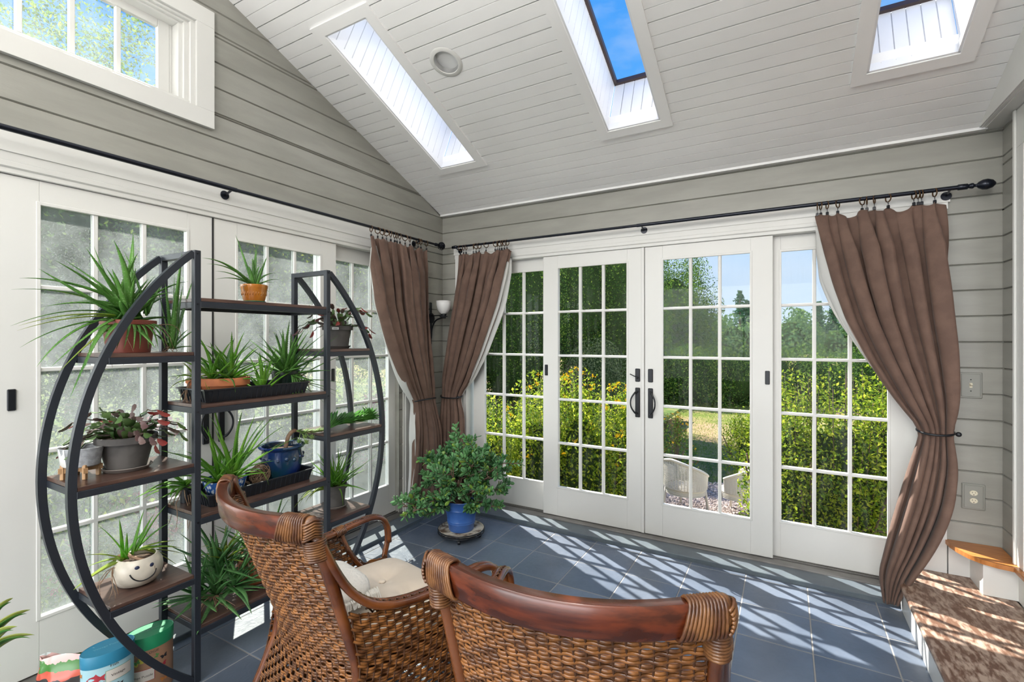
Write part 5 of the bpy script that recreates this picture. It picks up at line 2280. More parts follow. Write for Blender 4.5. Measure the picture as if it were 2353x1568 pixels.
for (cx, cy_, W) in ((360, 1165, .014), (820, 1445, .016), (970, 1495, .013), (905, 1410, .013), (640, 1390, .022)):
    tip = onx(360 + cx / 3.267, 520 + cy_ / 3.267, 0.50) - b
    p0 = V((0.01, 0.02, 0.085))
    d = tip - p0
    blade(g, p0, p0 + d * 0.5 + V((0, 0, 0.06)), tip, W, n=13, teeth=True)
blade(g, (0.03, 0.04, 0.09), (0.10, 0.11, 0.17), (0.10, 0.145, 0.035), 0.017, n=14)
mk('leaves', g, 'aloel', t, smooth=True)
g = G()
roots(g, (0.02, 0, 0.09), 30, 0.12, 93, 0.6)
mk('dry_roots', g, 'dry', t)
b = spot(420, z2 - 0.005, 0.37)
b.y = PL + 0.07
b.x = 0.34
t = potted('potted_aloe', 'drooping aloe in small black pot behind the left post beside the lower tray', 'potted plant', b, stdpot(0.030, 0.024, 0.07, 0.012, 0.004), 'blackplastic', 0.024, 0.06)
g = G()
rosette(g, (0, 0, 0.06), 13, 0.20, 0.022, (0, 50), (0.2, 1.0), seed=95, az=(180, 380), teeth=True, reach=-0.1)
mk('leaves', g, 'aloel', t, smooth=True)
g = G()
roots(g, (0, 0, 0.07), 16, 0.20, 96, 1.4, 0.002)
mk('dry_roots', g, 'dry', t)
# dried vine ball
b = spot(598, z2, 0.44)
t_ = G()
rnd = random.Random(77)
for i in range(46):
    pts = []
    ax_ = V((rnd.uniform(-1, 1), rnd.uniform(-1, 1), rnd.uniform(-1, 1))).normalized()
    u_ = ax_.orthogonal().normalized()
    v_ = ax_.cross(u_)
    r_ = rnd.uniform(0.034, 0.046)
    a0 = rnd.uniform(0, 6)
    for k in range(10):
        a = a0 + k * 0.42
        p = u_ * (r_ * cos(a)) + v_ * (r_ * sin(a))
        pts.append((p.x * 0.85 , p.y * 1.15, p.z * 1.25 + 0.062))
    t_.tube(pts, 0.0013, 4, caps=False)
for i in range(8):
    pts = [(0.0, 0.03, 0.09), (0.01 + 0.008 * sin(i), 0.06, 0.105 + 0.014 * cos(i * 0.9)), (0.015, 0.10, 0.085)]
    t_.tube(smooth_path(pts, 4), 0.0013, 4)
mk('dried_vine_ball', t_, 'dry', loc=b, label='brown dried vine ball between the mottled bowl and the dark blue pot', cat='ornament')
b = spot(648, z2, 0.43)
t = potted('potted_succulent', 'dark blue glazed pot with a long succulent trailing onto the right board', 'potted plant', b,
           [(0.0005, 0), (0.062, 0), (0.070, 0.010), (0.088, 0.060), (0.096, 0.100), (0.097, 0.130), (0.092, 0.158), (0.094, 0.163), (0.106, 0.170), (0.110, 0.178), (0.104, 0.184), (0.094, 0.180), (0.088, 0.165), (0.088, 0.14)], 'blueglaze', 0.089, 0.158)
g = G()
for k in range(16):
    a = 2 * PI * k / 16
    g.ball((0.0975 * cos(a), 0.0975 * sin(a), 0.118 + 0.008 * (k % 2)), 0.007 if k % 3 else 0.011, 8, 6)
mk('glazed_studs', g, 'blueglaze', t, smooth=True)
# trailing stem over to the right board
tgt = [V((0.0, 0.02, 0.158)), V((0.01, 0.03, 0.22)), V((0.02, 0.055, 0.245)), V((0.03, 0.085, 0.235))]
zR2 = ZS[1]
for px, py in ((725, 980), (748, 985)):
    p = onx(px, py, 0.47)
    tgt.append(V((p.x, p.y, zR2 + 0.012)) - b)
for px in (768, 795, 822, 846):
    p = onx(px, 781, 0.46)
    tgt.append(V((0.46, p.y, zR2 + 0.030)) - b)
path = smooth_path(tgt, 6)
g = G().tube(path, [0.010] * 14 + [0.006] * (len(path) - 14), 7)
mk('stem', g, 'dry', t, smooth=True)
g, g2 = G(), G()
rnd = random.Random(19)
nP = len(path)
for i in range(14, nP):
    f = (i - 14) / (nP - 15)
    p = path[i]
    tv = (path[min(i + 1, nP - 1)] - path[i - 1]).normalized()
    big = f > 0.42
    for k in range(17 if big else 9):
        a = rnd.uniform(0, 2 * PI)
        o_ = tv.orthogonal().normalized()
        d = (Matrix.Rotation(a, 3, tv) @ o_)
        if d.z < -0.25:
            d.z = abs(d.z) * 0.4
        l_ = (0.082 if big else 0.030) * rnd.uniform(0.8, 1.15)
        dd = (d * 0.8 + tv * 0.7).normalized()
        q1 = p + dd * l_ * 0.55
        q2 = p + (dd * 0.85 + tv * 0.15).normalized() * l_
        floorz = zR2 + 0.004 - b.z
        if p.y + b.y > PR + 0.0:
            q1.z = max(q1.z, floorz)
            q2.z = max(q2.z, floorz)
        blade(g if big else g2, p, q1, q2, l_ * 0.40, n=6, th=0.16)
e_ = path[-1] + V((0, 0.008, 0.008))
for k in range(30):
    f = k / 30
    a = k * 2.4
    el = math.radians(10 + 75 * f)
    ax_ = V((0.35, 0.30, 0.9)).normalized()
    d = V((cos(a) * cos(el), sin(a) * cos(el), sin(el)))
    d = V((0, 0, 1)).rotation_difference(ax_) @ d
    l_ = 0.080 * (1.05 - 0.6 * f)
    q2 = e_ + d * l_
    q2.z = max(q2.z, zR2 + 0.004 - b.z)
    blade(g, e_, e_ + d * l_ * 0.5 + V((0, 0, 0.006)), q2, l_ * 0.38, n=7, th=0.22)
for (q, s_) in ((V((0.05, 0.06, 0.185)), 1), (V((0.075, 0.085, 0.178)), 2), (V((0.045, 0.10, 0.20)), 3), (V((0.06, 0.13, 0.195)), 4)):
    for k in range(16):
        a = k * 2.4
        el = math.radians(5 + 75 * k / 16)
        d = V((cos(a) * cos(el), sin(a) * cos(el), sin(el)))
        blade(g2, q, q + d * 0.012, q + d * 0.025, 0.009, n=5, th=0.25)
    g2.tube([q, (q + tgt[3]) / 2 + V((0, 0, 0.01)), tgt[3]], 0.002, 4)
mk('large_leaves', g, 'succ', t, smooth=True)
mk('small_leaves', g2, 'succl', t, smooth=True)

# ---- smiling pot on the lower left board
b = spot(316, ZS[2] + 0.0005, 0.44)
t = thing('potted_aloe', 'round cream pot with painted smiling face and pale straggly aloe', 'potted plant', b)
prf = [(0.0005, 0), (0.044, 0.0), (0.062, 0.008), (0.077, 0.030), (0.083, 0.055), (0.080, 0.080), (0.070, 0.100), (0.062, 0.108), (0.058, 0.107), (0.062, 0.098), (0.066, 0.08)]
g = G().lathe(prf, 40)
mk('pot', g, 'cream', t, smooth=True, autos=35)
g = G().lathe([(0.064, 0.088), (0.04, 0.093), (0.0005, 0.096)], 24)
mk('soil', g, 'soil', t, smooth=True)


def onpot(px, py, lift=0.001):
    """where the view ray meets the pot's outer surface"""
    d = ray(px, py)
    best = None
    s_ = 1.5
    while s_ < 2.1:
        q = CAMP + d * s_ - b
        if 0 < q.z < 0.108:
            r_ = interp([(z_, r0) for r0, z_ in prf[1:8]], q.z)
            if math.hypot(q.x, q.y) < r_ + lift:
                return q
        s_ += 0.0006
    return None


g = G()
for (px, py) in ((315, 1306), (349, 1298)):
    q = onpot(px, py)
    if q:
        n_ = V((q.x, q.y, 0)).normalized()
        c0 = len(g.v)
        g.lathe([(0.0001, 0.0022), (0.006, 0.0016), (0.0078, 0)], 16)
        g.move(c0, Matrix.Translation(q) @ V((0, 0, 1)).rotation_difference(n_).to_matrix().to_4x4())
mk('painted_eyes', g, mat('navy_paint', (0.02, 0.03, 0.075), 0.3), t, smooth=True)
pts = [onpot(px, py) for (px, py) in ((298, 1322), (303, 1329), (311, 1334), (322, 1336), (334, 1333), (346, 1326), (355, 1317), (359, 1306))]
pts = [p for p in pts if p]
g = G().tube(smooth_path(pts, 3), 0.0023, 6)
mk('painted_smile', g, 'black', t, smooth=True)
g, g2 = G(), G()
core = V((-0.005, -0.035, 0.105))
for (cx, cy_, W, yel) in ((510, 745, .014, 0), (625, 715, .014, 0), (755, 665, .016, 0), (870, 640, .022, 0), (885, 735, .018, 0), (805, 690, .015, 0), (440, 905, .015, 1), (460, 962, .018, 1), (385, 1085, .030, 1), (925, 828, .014, 1), (955, 868, .016, 1), (940, 965, .014, 1), (665, 785, .012, 0), (990, 905, .012, 1), (880, 905, .014, 1), (760, 770, .014, 0), (930, 860, .013, 0)):
    tip = onx(cx / 2.278, 880 + cy_ / 2.278, b.x + rnd.uniform(-0.03, 0.06)) - b
    p0 = core + V((rnd.uniform(-.01, .01), rnd.uniform(-.01, .02), 0))
    if cx > 800:
        p0 = p0 + V((0, 0.03, 0.02))
    d = tip - p0
    blade(g2 if yel else g, p0, p0 + d * 0.5 + V((0, 0, d.length * 0.14)), tip, W, n=13)
mk('leaves', g, 'aloel', t, smooth=True)
mk('pale_leaves', g2, 'aloey', t, smooth=True)
g = G()
g.tube(smooth_path([(0.06, 0.0, 0.10), (0.02, -0.03, 0.118), (-0.03, -0.03, 0.12), (-0.05, -0.06, 0.10)], 4), 0.006, 6)
roots(g, (0.0, -0.08, 0.09), 8, 0.15, 103)
roots(g, (0.05, 0.02, 0.10), 4, 0.06, 104)
mk('dry_roots', g, 'dry', t)

# ---- bottom board: terracotta pot and a heap of aloes
b = spot(588, ZM[3], 0.42)
saucer('terracotta saucer under the pot on the bottom board', b, 0.085, 'greysaucer', 0.016)
b = b + V((0, 0, 0.0055))
t = potted('potted_aloe', 'aloe with dry straw-like leaves in round terracotta pot on the bottom board', 'potted plant', b,
           [(0.0005, 0), (0.055, 0), (0.066, 0.012), (0.080, 0.05), (0.082, 0.085), (0.074, 0.118), (0.078, 0.122), (0.076, 0.128), (0.070, 0.124), (0.068, 0.10)], 'terra', 0.070, 0.112)
g = G()
rosette(g, (0, 0, 0.12), 20, 0.20, 0.020, (5, 80), (0, 0.7), seed=111, teeth=True, reach=-0.2)
rosette(g, (0.02, 0.05, 0.12), 12, 0.26, 0.016, (25, 80), (0, 0.3), seed=113, teeth=True, reach=-0.2)
mk('leaves', g, 'aloe', t, smooth=True)
g = G()
roots(g, (0, -0.02, 0.15), 46, 0.16, 112, 0.7, 0.0024)
mk('dry_roots', g, 'dry', t)
b = spot(505, ZM[3] + 0.0005, 0.43)
t = thing('aloe_cluster', 'heap of tangled bluish-green aloes lying on the bottom board', 'plant', b)
g = G()
for (q, n_, L_0, s_, ax_) in (((-0.02, 0.02, 0.06), 22, 0.22, 121, (0, -0.1, 1)), ((0.03, -0.03, 0.03), 20, 0.22, 122, (0.3, -0.3, 1)), ((0.0, -0.08, 0.04), 16, 0.20, 123, (0.0, -0.5, 1)), ((0.05, 0.03, 0.05), 18, 0.20, 124, (0.5, 0.2, 0.8)), ((-0.02, 0.0, 0.14), 16, 0.22, 125, (0.1, 0.2, 1))):
    rosette(g, q, n_, L_0, 0.024, (8, 86), (-0.1, 0.5), seed=s_, teeth=True, axis=ax_, reach=-0.22)
for k in range(len(g.v)):
    v_ = g.v[k]
    if v_[2] < 0.003 and v_[0] < 0.13:
        g.v[k] = (v_[0], v_[1], 0.003 + 0.0015 * (k % 3))
mk('leaves', g, 'aloeb', t, smooth=True)
g = G()
rosette(g, (-0.03, 0.04, 0.15), 14, 0.20, 0.018, (20, 80), (0.2, 0.9), seed=127, reach=-0.2)
mk('pale_leaves', g, 'aloey', t, smooth=True)
g = G()
roots(g, (0.04, -0.05, 0.05), 24, 0.11, 126, 0.5, 0.002)
mk('dry_roots', g, 'dry', t)

# ---- small aloe at the lower right
b = spot(771, ZS[2] + 0.0005, 0.42)
saucer('grey saucer under the small pot on the lower right board', b, 0.064, 'greysaucer', 0.015)
b = b + V((0, 0, 0.0055))
t = potted('potted_aloe', 'grassy bright aloe in dark grey pot on the lower right board', 'potted plant', b, stdpot(0.064, 0.046, 0.125, 0.022), 'greypot', 0.052, 0.11)
g = G()
for (q, s_) in (((0, -0.015, 0.11), 131), ((0.015, 0.015, 0.11), 132), ((-0.02, 0.01, 0.11), 133)):
    rosette(g, q, 15, 0.22, 0.014, (12, 85), (-0.1, 0.45), seed=s_, reach=-0.2)
blade(g, (0.03, -0.02, 0.115), (0.09, -0.03, 0.13), (0.085, -0.02, 0.02), 0.012)
blade(g, (0.02, 0.03, 0.115), (0.07, 0.07, 0.13), (0.06, 0.075, 0.05), 0.012)
mk('leaves', g, 'aloel', t, smooth=True)
g = G()
rosette(g, (-0.02, -0.04, 0.10), 12, 0.22, 0.013, (0, 40), (0.8, 1.5), seed=136, az=(180, 290), reach=-0.2)
mk('pale_leaves', g, 'aloey', t, smooth=True)

# ================================================================== jade plant
b = V((0.655, -0.625, 0.0))
t = thing('plant_caddy', 'round black wheeled plant caddy with stained tray under the blue pot', 'plant caddy', b)
g = G().lathe([(0.0005, 0.052), (0.135, 0.052), (0.157, 0.056), (0.160, 0.070), (0.157, 0.071), (0.152, 0.060), (0.0005, 0.058)], 48)
mk('drip_tray', g, mat('stained_tray', (0.62, 0.56, 0.44), 0.6, col2=(0.12, 0.07, 0.04), scale=16, lo=0.45, hi=0.62, detail=8), t, smooth=True, autos=40)
g = G()
for z_ in (0.046, 0.066):
    g.tube([(0.162 * cos(2 * PI * k / 40), 0.162 * sin(2 * PI * k / 40), z_) for k in range(40)], 0.0045, 6, closed=True)
for k in range(4):
    a = k * PI / 2 + 0.5
    g.tube([(0.162 * cos(a), 0.162 * sin(a), 0.046), (0, 0, 0.046)], 0.004, 6)
mk('rim', g, 'black', t, smooth=True)
for k in range(4):
    a = k * PI / 2 + 0.5
    g = G().tube([(0.128 * cos(a) - 0.008 * sin(a), 0.128 * sin(a) + 0.008 * cos(a), 0.0175), (0.128 * cos(a) + 0.008 * sin(a), 0.128 * sin(a) - 0.008 * cos(a), 0.0175)], 0.017, 14)
    g.tube([(0.13 * cos(a), 0.13 * sin(a), 0.03), (0.13 * cos(a), 0.13 * sin(a), 0.046)], 0.008, 8)
    mk('wheel', g, 'black', t, smooth=True, autos=40)
b = b + V((0, 0, 0.0585))
t = potted('jade_plant', 'bushy jade plant in bright blue banded pot in the corner of the doors', 'potted plant', b,
           [(0.0005, 0), (0.082, 0), (0.088, 0.008), (0.0945, 0.052), (0.099, 0.058), (0.0975, 0.064), (0.1000, 0.072), (0.098, 0.078), (0.110, 0.150), (0.1145, 0.156), (0.1125, 0.162), (0.1185, 0.205), (0.128, 0.216), (0.126, 0.220), (0.115, 0.214), (0.110, 0.19)], 'bluepot', 0.108, 0.190)
rnd = random.Random(2024)
gb, gl, gl2 = G(), G(), G()


def jleaf(g, p, d, L_, W):
    d = d.normalized()
    sd = d.cross(V((rnd.uniform(-1, 1), rnd.uniform(-1, 1), rnd.uniform(-0.2, 1)))).normalized()
    nn = sd.cross(d)
    b0 = len(g.v)
    prof = [(0.0, 0.16), (0.22, 0.55), (0.5, 0.95), (0.75, 0.95), (0.93, 0.55), (1.0, 0.1)]
    for (tt, w_) in prof:
        c = p + d * (L_ * tt) + nn * (0.10 * L_ * tt * tt)
        hw_ = W * 0.5 * w_
        th = 0.0045 * (0.4 + w_ * 0.6)
        for (a, h_) in ((1, 0), (0.5, 0.7), (-0.5, 0.7), (-1, 0), (-0.5, -0.7), (0.5, -0.7)):
            q = c + sd * (hw_ * a) + nn * (th * 0.5 * h_)
            g.v.append((q.x, q.y, q.z))
    for i in range(len(prof) - 1):
        for k in range(6):
            a, c = b0 + i * 6 + k, b0 + i * 6 + (k + 1) % 6
            g.f.append((a, c, c + 6, a + 6))
    g.f.append(tuple(b0 + 30 + k for k in range(6)))


def branch(p, d, L_, r, depth):
    pts = [p.copy()]
    dd = d.copy()
    n_ = 5
    for k in range(n_):
        dd = (dd + V((rnd.uniform(-.28, .28), rnd.uniform(-.28, .28), rnd.uniform(-.2, .22)))).normalized()
        p = p + dd * (L_ / n_)
        if p.x + b.x < 0.10:
            p.x = 0.10 - b.x
        if p.y + b.y > -0.07:
            p.y = -0.07 - b.y
        lim = 0.20 if p.dot(RT) > -0.12 else 0.14
        if p.z < lim and math.hypot(p.x, p.y) > 0.10:
            p.z = lim
        pts.append(p.copy())
    gb.tube(pts, [r * (1 - 0.35 * k / n_) for k in range(n_ + 1)], 6)
    if depth == 0:
        lv = rnd.randint(7, 9)
        for k in range(lv):
            f = (k + 1) / lv
            q = pts[1].lerp(pts[-1], f)
            a_ = k * 1.57 + rnd.uniform(-.3, .3)
            o1 = dd.orthogonal().normalized()
            s_ = Matrix.Rotation(a_, 3, dd) @ o1
            for sg in (1, -1):
                ld = (dd * (0.35 + f * 0.5) + s_ * (0.85 * sg) + V((0, 0, 0.15))).normalized()
                Ls = rnd.uniform(0.028, 0.050)
                jleaf(gl2 if rnd.random() < 0.09 else gl, q, ld, Ls, Ls * 0.60)
        return
    for k in range(rnd.choice((3, 4, 4))):
        s_ = V((rnd.uniform(-1, 1), rnd.uniform(-1, 1), rnd.uniform(-0.6, 0.8)))
        nd = (dd * 0.62 + s_ * 0.85).normalized()
        branch(pts[rnd.choice((2, 3, 4, 5))].copy(), nd, L_ * rnd.uniform(0.55, 0.75), r * 0.6, depth - 1)


# main limbs aimed across the crown seen in the photo
limbs = [(-0.34, 0.10, 0.42), (-0.30, -0.24, 0.26), (-0.16, -0.10, 0.50), (0.02, 0.02, 0.62), (0.12, -0.05, 0.56), (0.28, 0.02, 0.52), (-0.06, 0.05, 0.58), (0.34, 0.12, 0.28), (0.20, 0.26, 0.40), (-0.05, -0.22, 0.34),
         (0.14, -0.22, 0.34), (-0.42, -0.10, 0.30), (0.30, -0.10, 0.16), (0.0, 0.20, 0.42), (-0.22, -0.34, 0.36)]
for (lx, ly, lz) in limbs:
    # lateral in camera frame -> world
    dirv = RT * lx + FW * ly + V((0, 0, lz - 0.14))
    p = V((rnd.uniform(-.04, .04), rnd.uniform(-.04, .04), 0.19))
    branch(p, dirv.normalized(), dirv.length * 0.60, 0.011, 2)
mk('branches', gb, 'jadestem', t, smooth=True)
mk('leaves', gl, 'jade', t, smooth=True)
mk('young_leaves', gl2, 'jadel', t, smooth=True)

# ================================================================== striped plant at the lower left corner
pq = onx(-75, 1490, 0.72)
b = V((0.72, pq.y, 0.0))
t = potted('potted_dracaena', 'striped yellow-green leafy plant at the lower left beside the shelf', 'potted plant', b, stdpot(0.10, 0.075, 0.17, 0.03), 'terra', 0.085, 0.15)
g, g2, g3 = G(), G(), G()
g3.tube([(0, 0, 0.15), (0.01, 0.0, 0.36), (0.0, 0.01, 0.50)], 0.009, 8)
mk('stem', g3, 'jadestem', t, smooth=True)
for (px, py, x_, zz) in ((80, 1460, 0.78, 0.50), (70, 1402, 0.72, 0.52), (30, 1375, 0.66, 0.53), (2, 1530, 0.80, 0.46), (40, 1440, 0.86, 0.50), (-60, 1350, 0.62, 0.5), (-170, 1400, 0.7, 0.5), (-120, 1480, 0.8, 0.48)):
    tip = onx(px, py, x_) - b
    p0 = V((0, 0, zz))
    d = tip - p0
    mid = p0 + d * 0.5 + V((0, 0, 0.06))
    sd_ = V((0.5, -0.4, 1.0)).normalized()
    blade(g, p0, mid, tip, 0.050, th=0.06, n=14, side=sd_)
    nn_ = (sd_.cross(d.normalized())).normalized()
    if nn_.x < 0:
        nn_ = -nn_
    o_ = nn_ * 0.0022
    blade(g2, p0 + o_, mid + o_, p0.lerp(tip, 0.93) + o_, 0.024, th=0.10, n=14, side=sd_)
mk('leaves', g, leafmat('striped_leaf', (0.42, 0.50, 0.10), (0.55, 0.60, 0.20), spots=False, trans=0.4), t, smooth=True)
mk('leaf_centres', g2, leafmat('striped_leaf_centre', (0.05, 0.20, 0.03), (0.12, 0.34, 0.05), spots=False, trans=0.3), t, smooth=True)


# ================================================================== storage tins and the soil bag on the floor
def text_mesh(txt, size, ext=0.0003):
    cu = bpy.data.curves.new('txt', 'FONT')
    cu.body = txt
    cu.size = size
    cu.align_x = 'CENTER'
    cu.align_y = 'CENTER'
    cu.resolution_u = 2
    ob = bpy.data.objects.new('txt', cu)
    COL.objects.link(ob)
    dg = bpy.context.evaluated_depsgraph_get()
    dg.update()
    me = bpy.data.meshes.new_from_object(ob.evaluated_get(dg))
    vs = [v.co.copy() for v in me.vertices]
    fs = [tuple(p.vertices) for p in me.polygons]
    bpy.data.objects.remove(ob)
    bpy.data.meshes.remove(me)
    bpy.data.curves.remove(cu)
    return vs, fs


FACE = -PI / 2 - math.radians(35)


def tin(label, loc, rz, a_, b_, H, lidh, body, lid, arts, texts, lidtext):
    t = thing('storage_tin', label, 'tin', loc, rz)
    n = 56
    g = G().lathe([(0.0001, 0), (1.0, 0.0), (1.0, H - lidh), (0.0001, H - lidh)], n, sx=a_, sy=b_)
    mk('tin_body', g, body, t, smooth=True, autos=35)
    g = G().lathe([(1.02, H - lidh - 0.002), (1.03, H - 0.002), (1.012, H), (0.985, H - 0.0015), (0.0001, H - 0.0015)], n, sx=a_, sy=b_)
    mk('lid', g, lid, t, smooth=True, autos=35)

    def wrap(s_, z_, lift=0.0008):
        """s_ metres around the side from the camera-facing point"""
        ang = FACE + s_ / ((a_ + b_) / 2)
        n_ = V((b_ * cos(ang), a_ * sin(ang), 0)).normalized()
        return V((a_ * cos(ang), b_ * sin(ang), z_)) + n_ * lift
    for (nm, poly, mt, lift) in arts:
        g = G()
        if nm == 'title_label':
            xs_ = [p[0] for p in poly]
            zs_ = [p[1] for p in poly]
            g.grid(lambda u, v: wrap(min(xs_) + (max(xs_) - min(xs_)) * u, min(zs_) + (max(zs_) - min(zs_)) * v, lift), 14, 1)
            mk(nm, g, mt, t, smooth=True)
            continue
        c_ = (sum(p[0] for p in poly) / len(poly), sum(p[1] for p in poly) / len(poly))
        vs = [wrap(*c_, lift)] + [wrap(p[0], p[1], lift) for p in poly]
        g.add(vs, [(0, i, i % len(poly) + 1) for i in range(1, len(poly) + 1)])
        mk(nm, g, mt, t)
    for (txt, size, s_, z_, mt, lift) in texts:
        vs, fs = text_mesh(txt, size)
        g = G()
        g.add([wrap(s_ + v.x, z_ + v.y, lift) for v in vs], fs)
        mk('lettering', g, mt, t)
    for (txt, size, yy, mt) in lidtext:
        vs, fs = text_mesh(txt, size)
        g = G()
        g.add([(v.x, v.y + yy, H - 0.0008) for v in vs], fs)
        mk('lid_lettering', g, mt, t)
    return t


def ell(cx, cz, rx, rz_, n=16, rot=0.0):
    return [(cx + rx * cos(2 * PI * k / n) * cos(rot) - rz_ * sin(2 * PI * k / n) * sin(rot), cz + rx * cos(2 * PI * k / n) * sin(rot) + rz_ * sin(2 * PI * k / n) * cos(rot)) for k in range(n)]


def rrect(cx, cz, w_, h_):
    c = 0.006
    return [(cx - w_ + c, cz - h_), (cx + w_ - c, cz - h_), (cx + w_, cz - h_ + c), (cx + w_, cz + h_ - c), (cx + w_ - c, cz + h_), (cx - w_ + c, cz + h_), (cx - w_, cz + h_ - c), (cx - w_, cz - h_ + c)]


def fish(cx, cz, s, fl=1):
    return [(cx + fl * x_ * s, cz + y_ * s) for (x_, y_) in ((-1, 0), (-0.6, 0.35), (-0.1, 0.5), (0.1, 0.75), (0.3, 0.45), (0.6, 0.18), (1.0, 0.5), (0.9, 0), (1.0, -0.45), (0.6, -0.16), (0.3, -0.4), (0.0, -0.65), (-0.2, -0.42), (-0.7, -0.3))]


def wings(cx, cz, s, rot=0.0):
    pts = [(0, 0.05), (0.25, 0.5), (0.8, 0.75), (1.0, 0.45), (0.7, 0.1), (0.8, -0.2), (0.6, -0.6), (0.25, -0.5), (0, -0.15), (-0.25, -0.5), (-0.6, -0.6), (-0.8, -0.2), (-0.7, 0.1), (-1.0, 0.45), (-0.8, 0.75), (-0.25, 0.5)]
    return [(cx + s * (x_ * cos(rot) - y_ * sin(rot)), cz + s * (x_ * sin(rot) + y_ * cos(rot))) for x_, y_ in pts]


m_ink = mat('ink', (0.03, 0.025, 0.02), 0.6)
m_red = mat('print_red', (0.38, 0.035, 0.05), 0.5)
m_orange = mat('print_orange', (0.55, 0.20, 0.05), 0.5)
m_green = mat('print_green', (0.10, 0.28, 0.08), 0.5)
m_olive = mat('print_sage', (0.20, 0.36, 0.22), 0.5)
m_yel = mat('print_yellow', (0.55, 0.50, 0.08), 0.5)
m_cream = mat('print_cream', (0.62, 0.58, 0.52), 0.5)
m_kraft = mat('kraft_paper', (0.36, 0.20, 0.12), 0.7)
m_aqua = mat('aqua_paper', (0.36, 0.58, 0.64), 0.6)
m_teal = mat('teal_lid', (0.025, 0.20, 0.33), 0.4)
m_glid = mat('green_lid', (0.02, 0.27, 0.12), 0.35)
m_lt1 = mat('lid_print_green', (0.22, 0.45, 0.32), 0.4)
m_lt2 = mat('lid_print_teal', (0.18, 0.40, 0.50), 0.4)
m_blk = mat('print_black', (0.02, 0.02, 0.025), 0.5)
pg = onx(345, 1447, 0.43)
tin('oval storage tin with green lid and butterfly print beside the left shelf post', (pg.x, pg.y, 0.0), math.radians(80), 0.077, 0.054, 0.232, 0.050, m_kraft, m_glid,
    [('butterfly_print', wings(-0.005, 0.140, 0.020, 0.5), m_yel, 0.0008), ('butterfly_print', wings(-0.008, 0.141, 0.012, 0.5), m_green, 0.0012),
     ('butterfly_print', wings(0.070, 0.132, 0.012, 0.2), m_blk, 0.0008), ('butterfly_print', wings(0.066, 0.102, 0.013, 0.1), m_red, 0.0008), ('butterfly_print', wings(0.068, 0.072, 0.012, -0.1), m_blk, 0.0008),
     ('butterfly_print', wings(0.070, 0.042, 0.013, 0.1), m_orange, 0.0008), ('butterfly_print', wings(0.048, 0.147, 0.009, 1.2), m_green, 0.0008),
     ('butterfly_print', wings(-0.012, 0.027, 0.026, 0.2), m_green, 0.0008), ('butterfly_print', wings(-0.012, 0.028, 0.012, 0.2), m_yel, 0.0012), ('butterfly_print', wings(0.035, 0.017, 0.018, 0.8), m_blk, 0.0008),
     ('butterfly_print', wings(0.064, 0.010, 0.014, -0.3), m_olive, 0.0008),
     ('title_label', rrect(0.002, 0.084, 0.040, 0.024), m_red, 0.0010), ('title_label', rrect(0.002, 0.084, 0.0385, 0.0225), m_cream, 0.0014)],
    [('ENTOMOLOGIE', 0.0125, 0.010, 0.168, m_ink, 0.0010), ('Vintage Puzzle', 0.0120, 0.002, 0.082, m_ink, 0.0020)],
    [('Vintage Puzzle', 0.014, 0.006, m_lt1)])
pb = onx(248, 1486, 0.47)
tin('oval storage tin with teal lid and tropical fish print at the foot of the shelf', (pb.x, pb.y, 0.0), math.radians(80), 0.077, 0.054, 0.264, 0.042, m_aqua, m_teal,
    [('fish_print', fish(-0.062, 0.196, 0.018), m_orange, 0.0008), ('fish_print', fish(0.000, 0.182, 0.026, 1), m_red, 0.0008), ('fish_print', fish(0.012, 0.163, 0.012, 1), m_red, 0.0009),
     ('fish_print', ell(-0.055, 0.150, 0.016, 0.017), m_olive, 0.0008), ('fish_print', fish(-0.055, 0.150, 0.019, 1), m_green, 0.0006), ('fish_print', fish(-0.018, 0.128, 0.017, 1), m_orange, 0.0008),
     ('fish_print', fish(0.022, 0.128, 0.020, -1), m_blk, 0.0008), ('fish_print', fish(0.024, 0.126, 0.011, -1), m_yel, 0.0012), ('fish_print', fish(-0.050, 0.112, 0.018, 1), m_blk, 0.0008),
     ('fish_print', fish(0.0, 0.095, 0.020, -1), m_green, 0.0008), ('fish_print', fish(0.055, 0.135, 0.016, 1), m_blk, 0.0008),
     ('title_label', rrect(0.062, 0.180, 0.036, 0.022), m_olive, 0.0010), ('title_label', rrect(0.062, 0.180, 0.0345, 0.0205), m_cream, 0.0014)],
    [('Fish', 0.014, 0.048, 0.216, m_ink, 0.0010), ('Vintage', 0.0125, 0.058, 0.180, m_ink, 0.0020)],
    [('Vintage Puzzle', 0.014, 0.006, m_lt2)])

# colourful bag of potting mix behind the tins
p = onx(178, 1500, 0.40)
t = thing('potting_soil_bag', 'crumpled colourful potting mix bag behind the teal tin', 'bag', (p.x - 0.02, p.y - 0.02, 0.0), math.radians(40))


def bag(u, v):
    a = u * 2 * PI
    k = 1 - 0.75 * max(0, (v - 0.55) / 0.45)
    x_ = 0.085 * math.copysign(abs(cos(a)) ** 0.7, cos(a)) * (1 + 0.05 * sin(9 * a + 5 * v))
    y_ = 0.045 * math.copysign(abs(sin(a)) ** 0.7, sin(a)) * k
    n_ = 0.010 * MN.noise(V((cos(a) * 2, sin(a) * 2, v * 5)))
    return (x_ + n_, y_ + n_, 0.255 * v + 0.008 * sin(3 * a) * v)


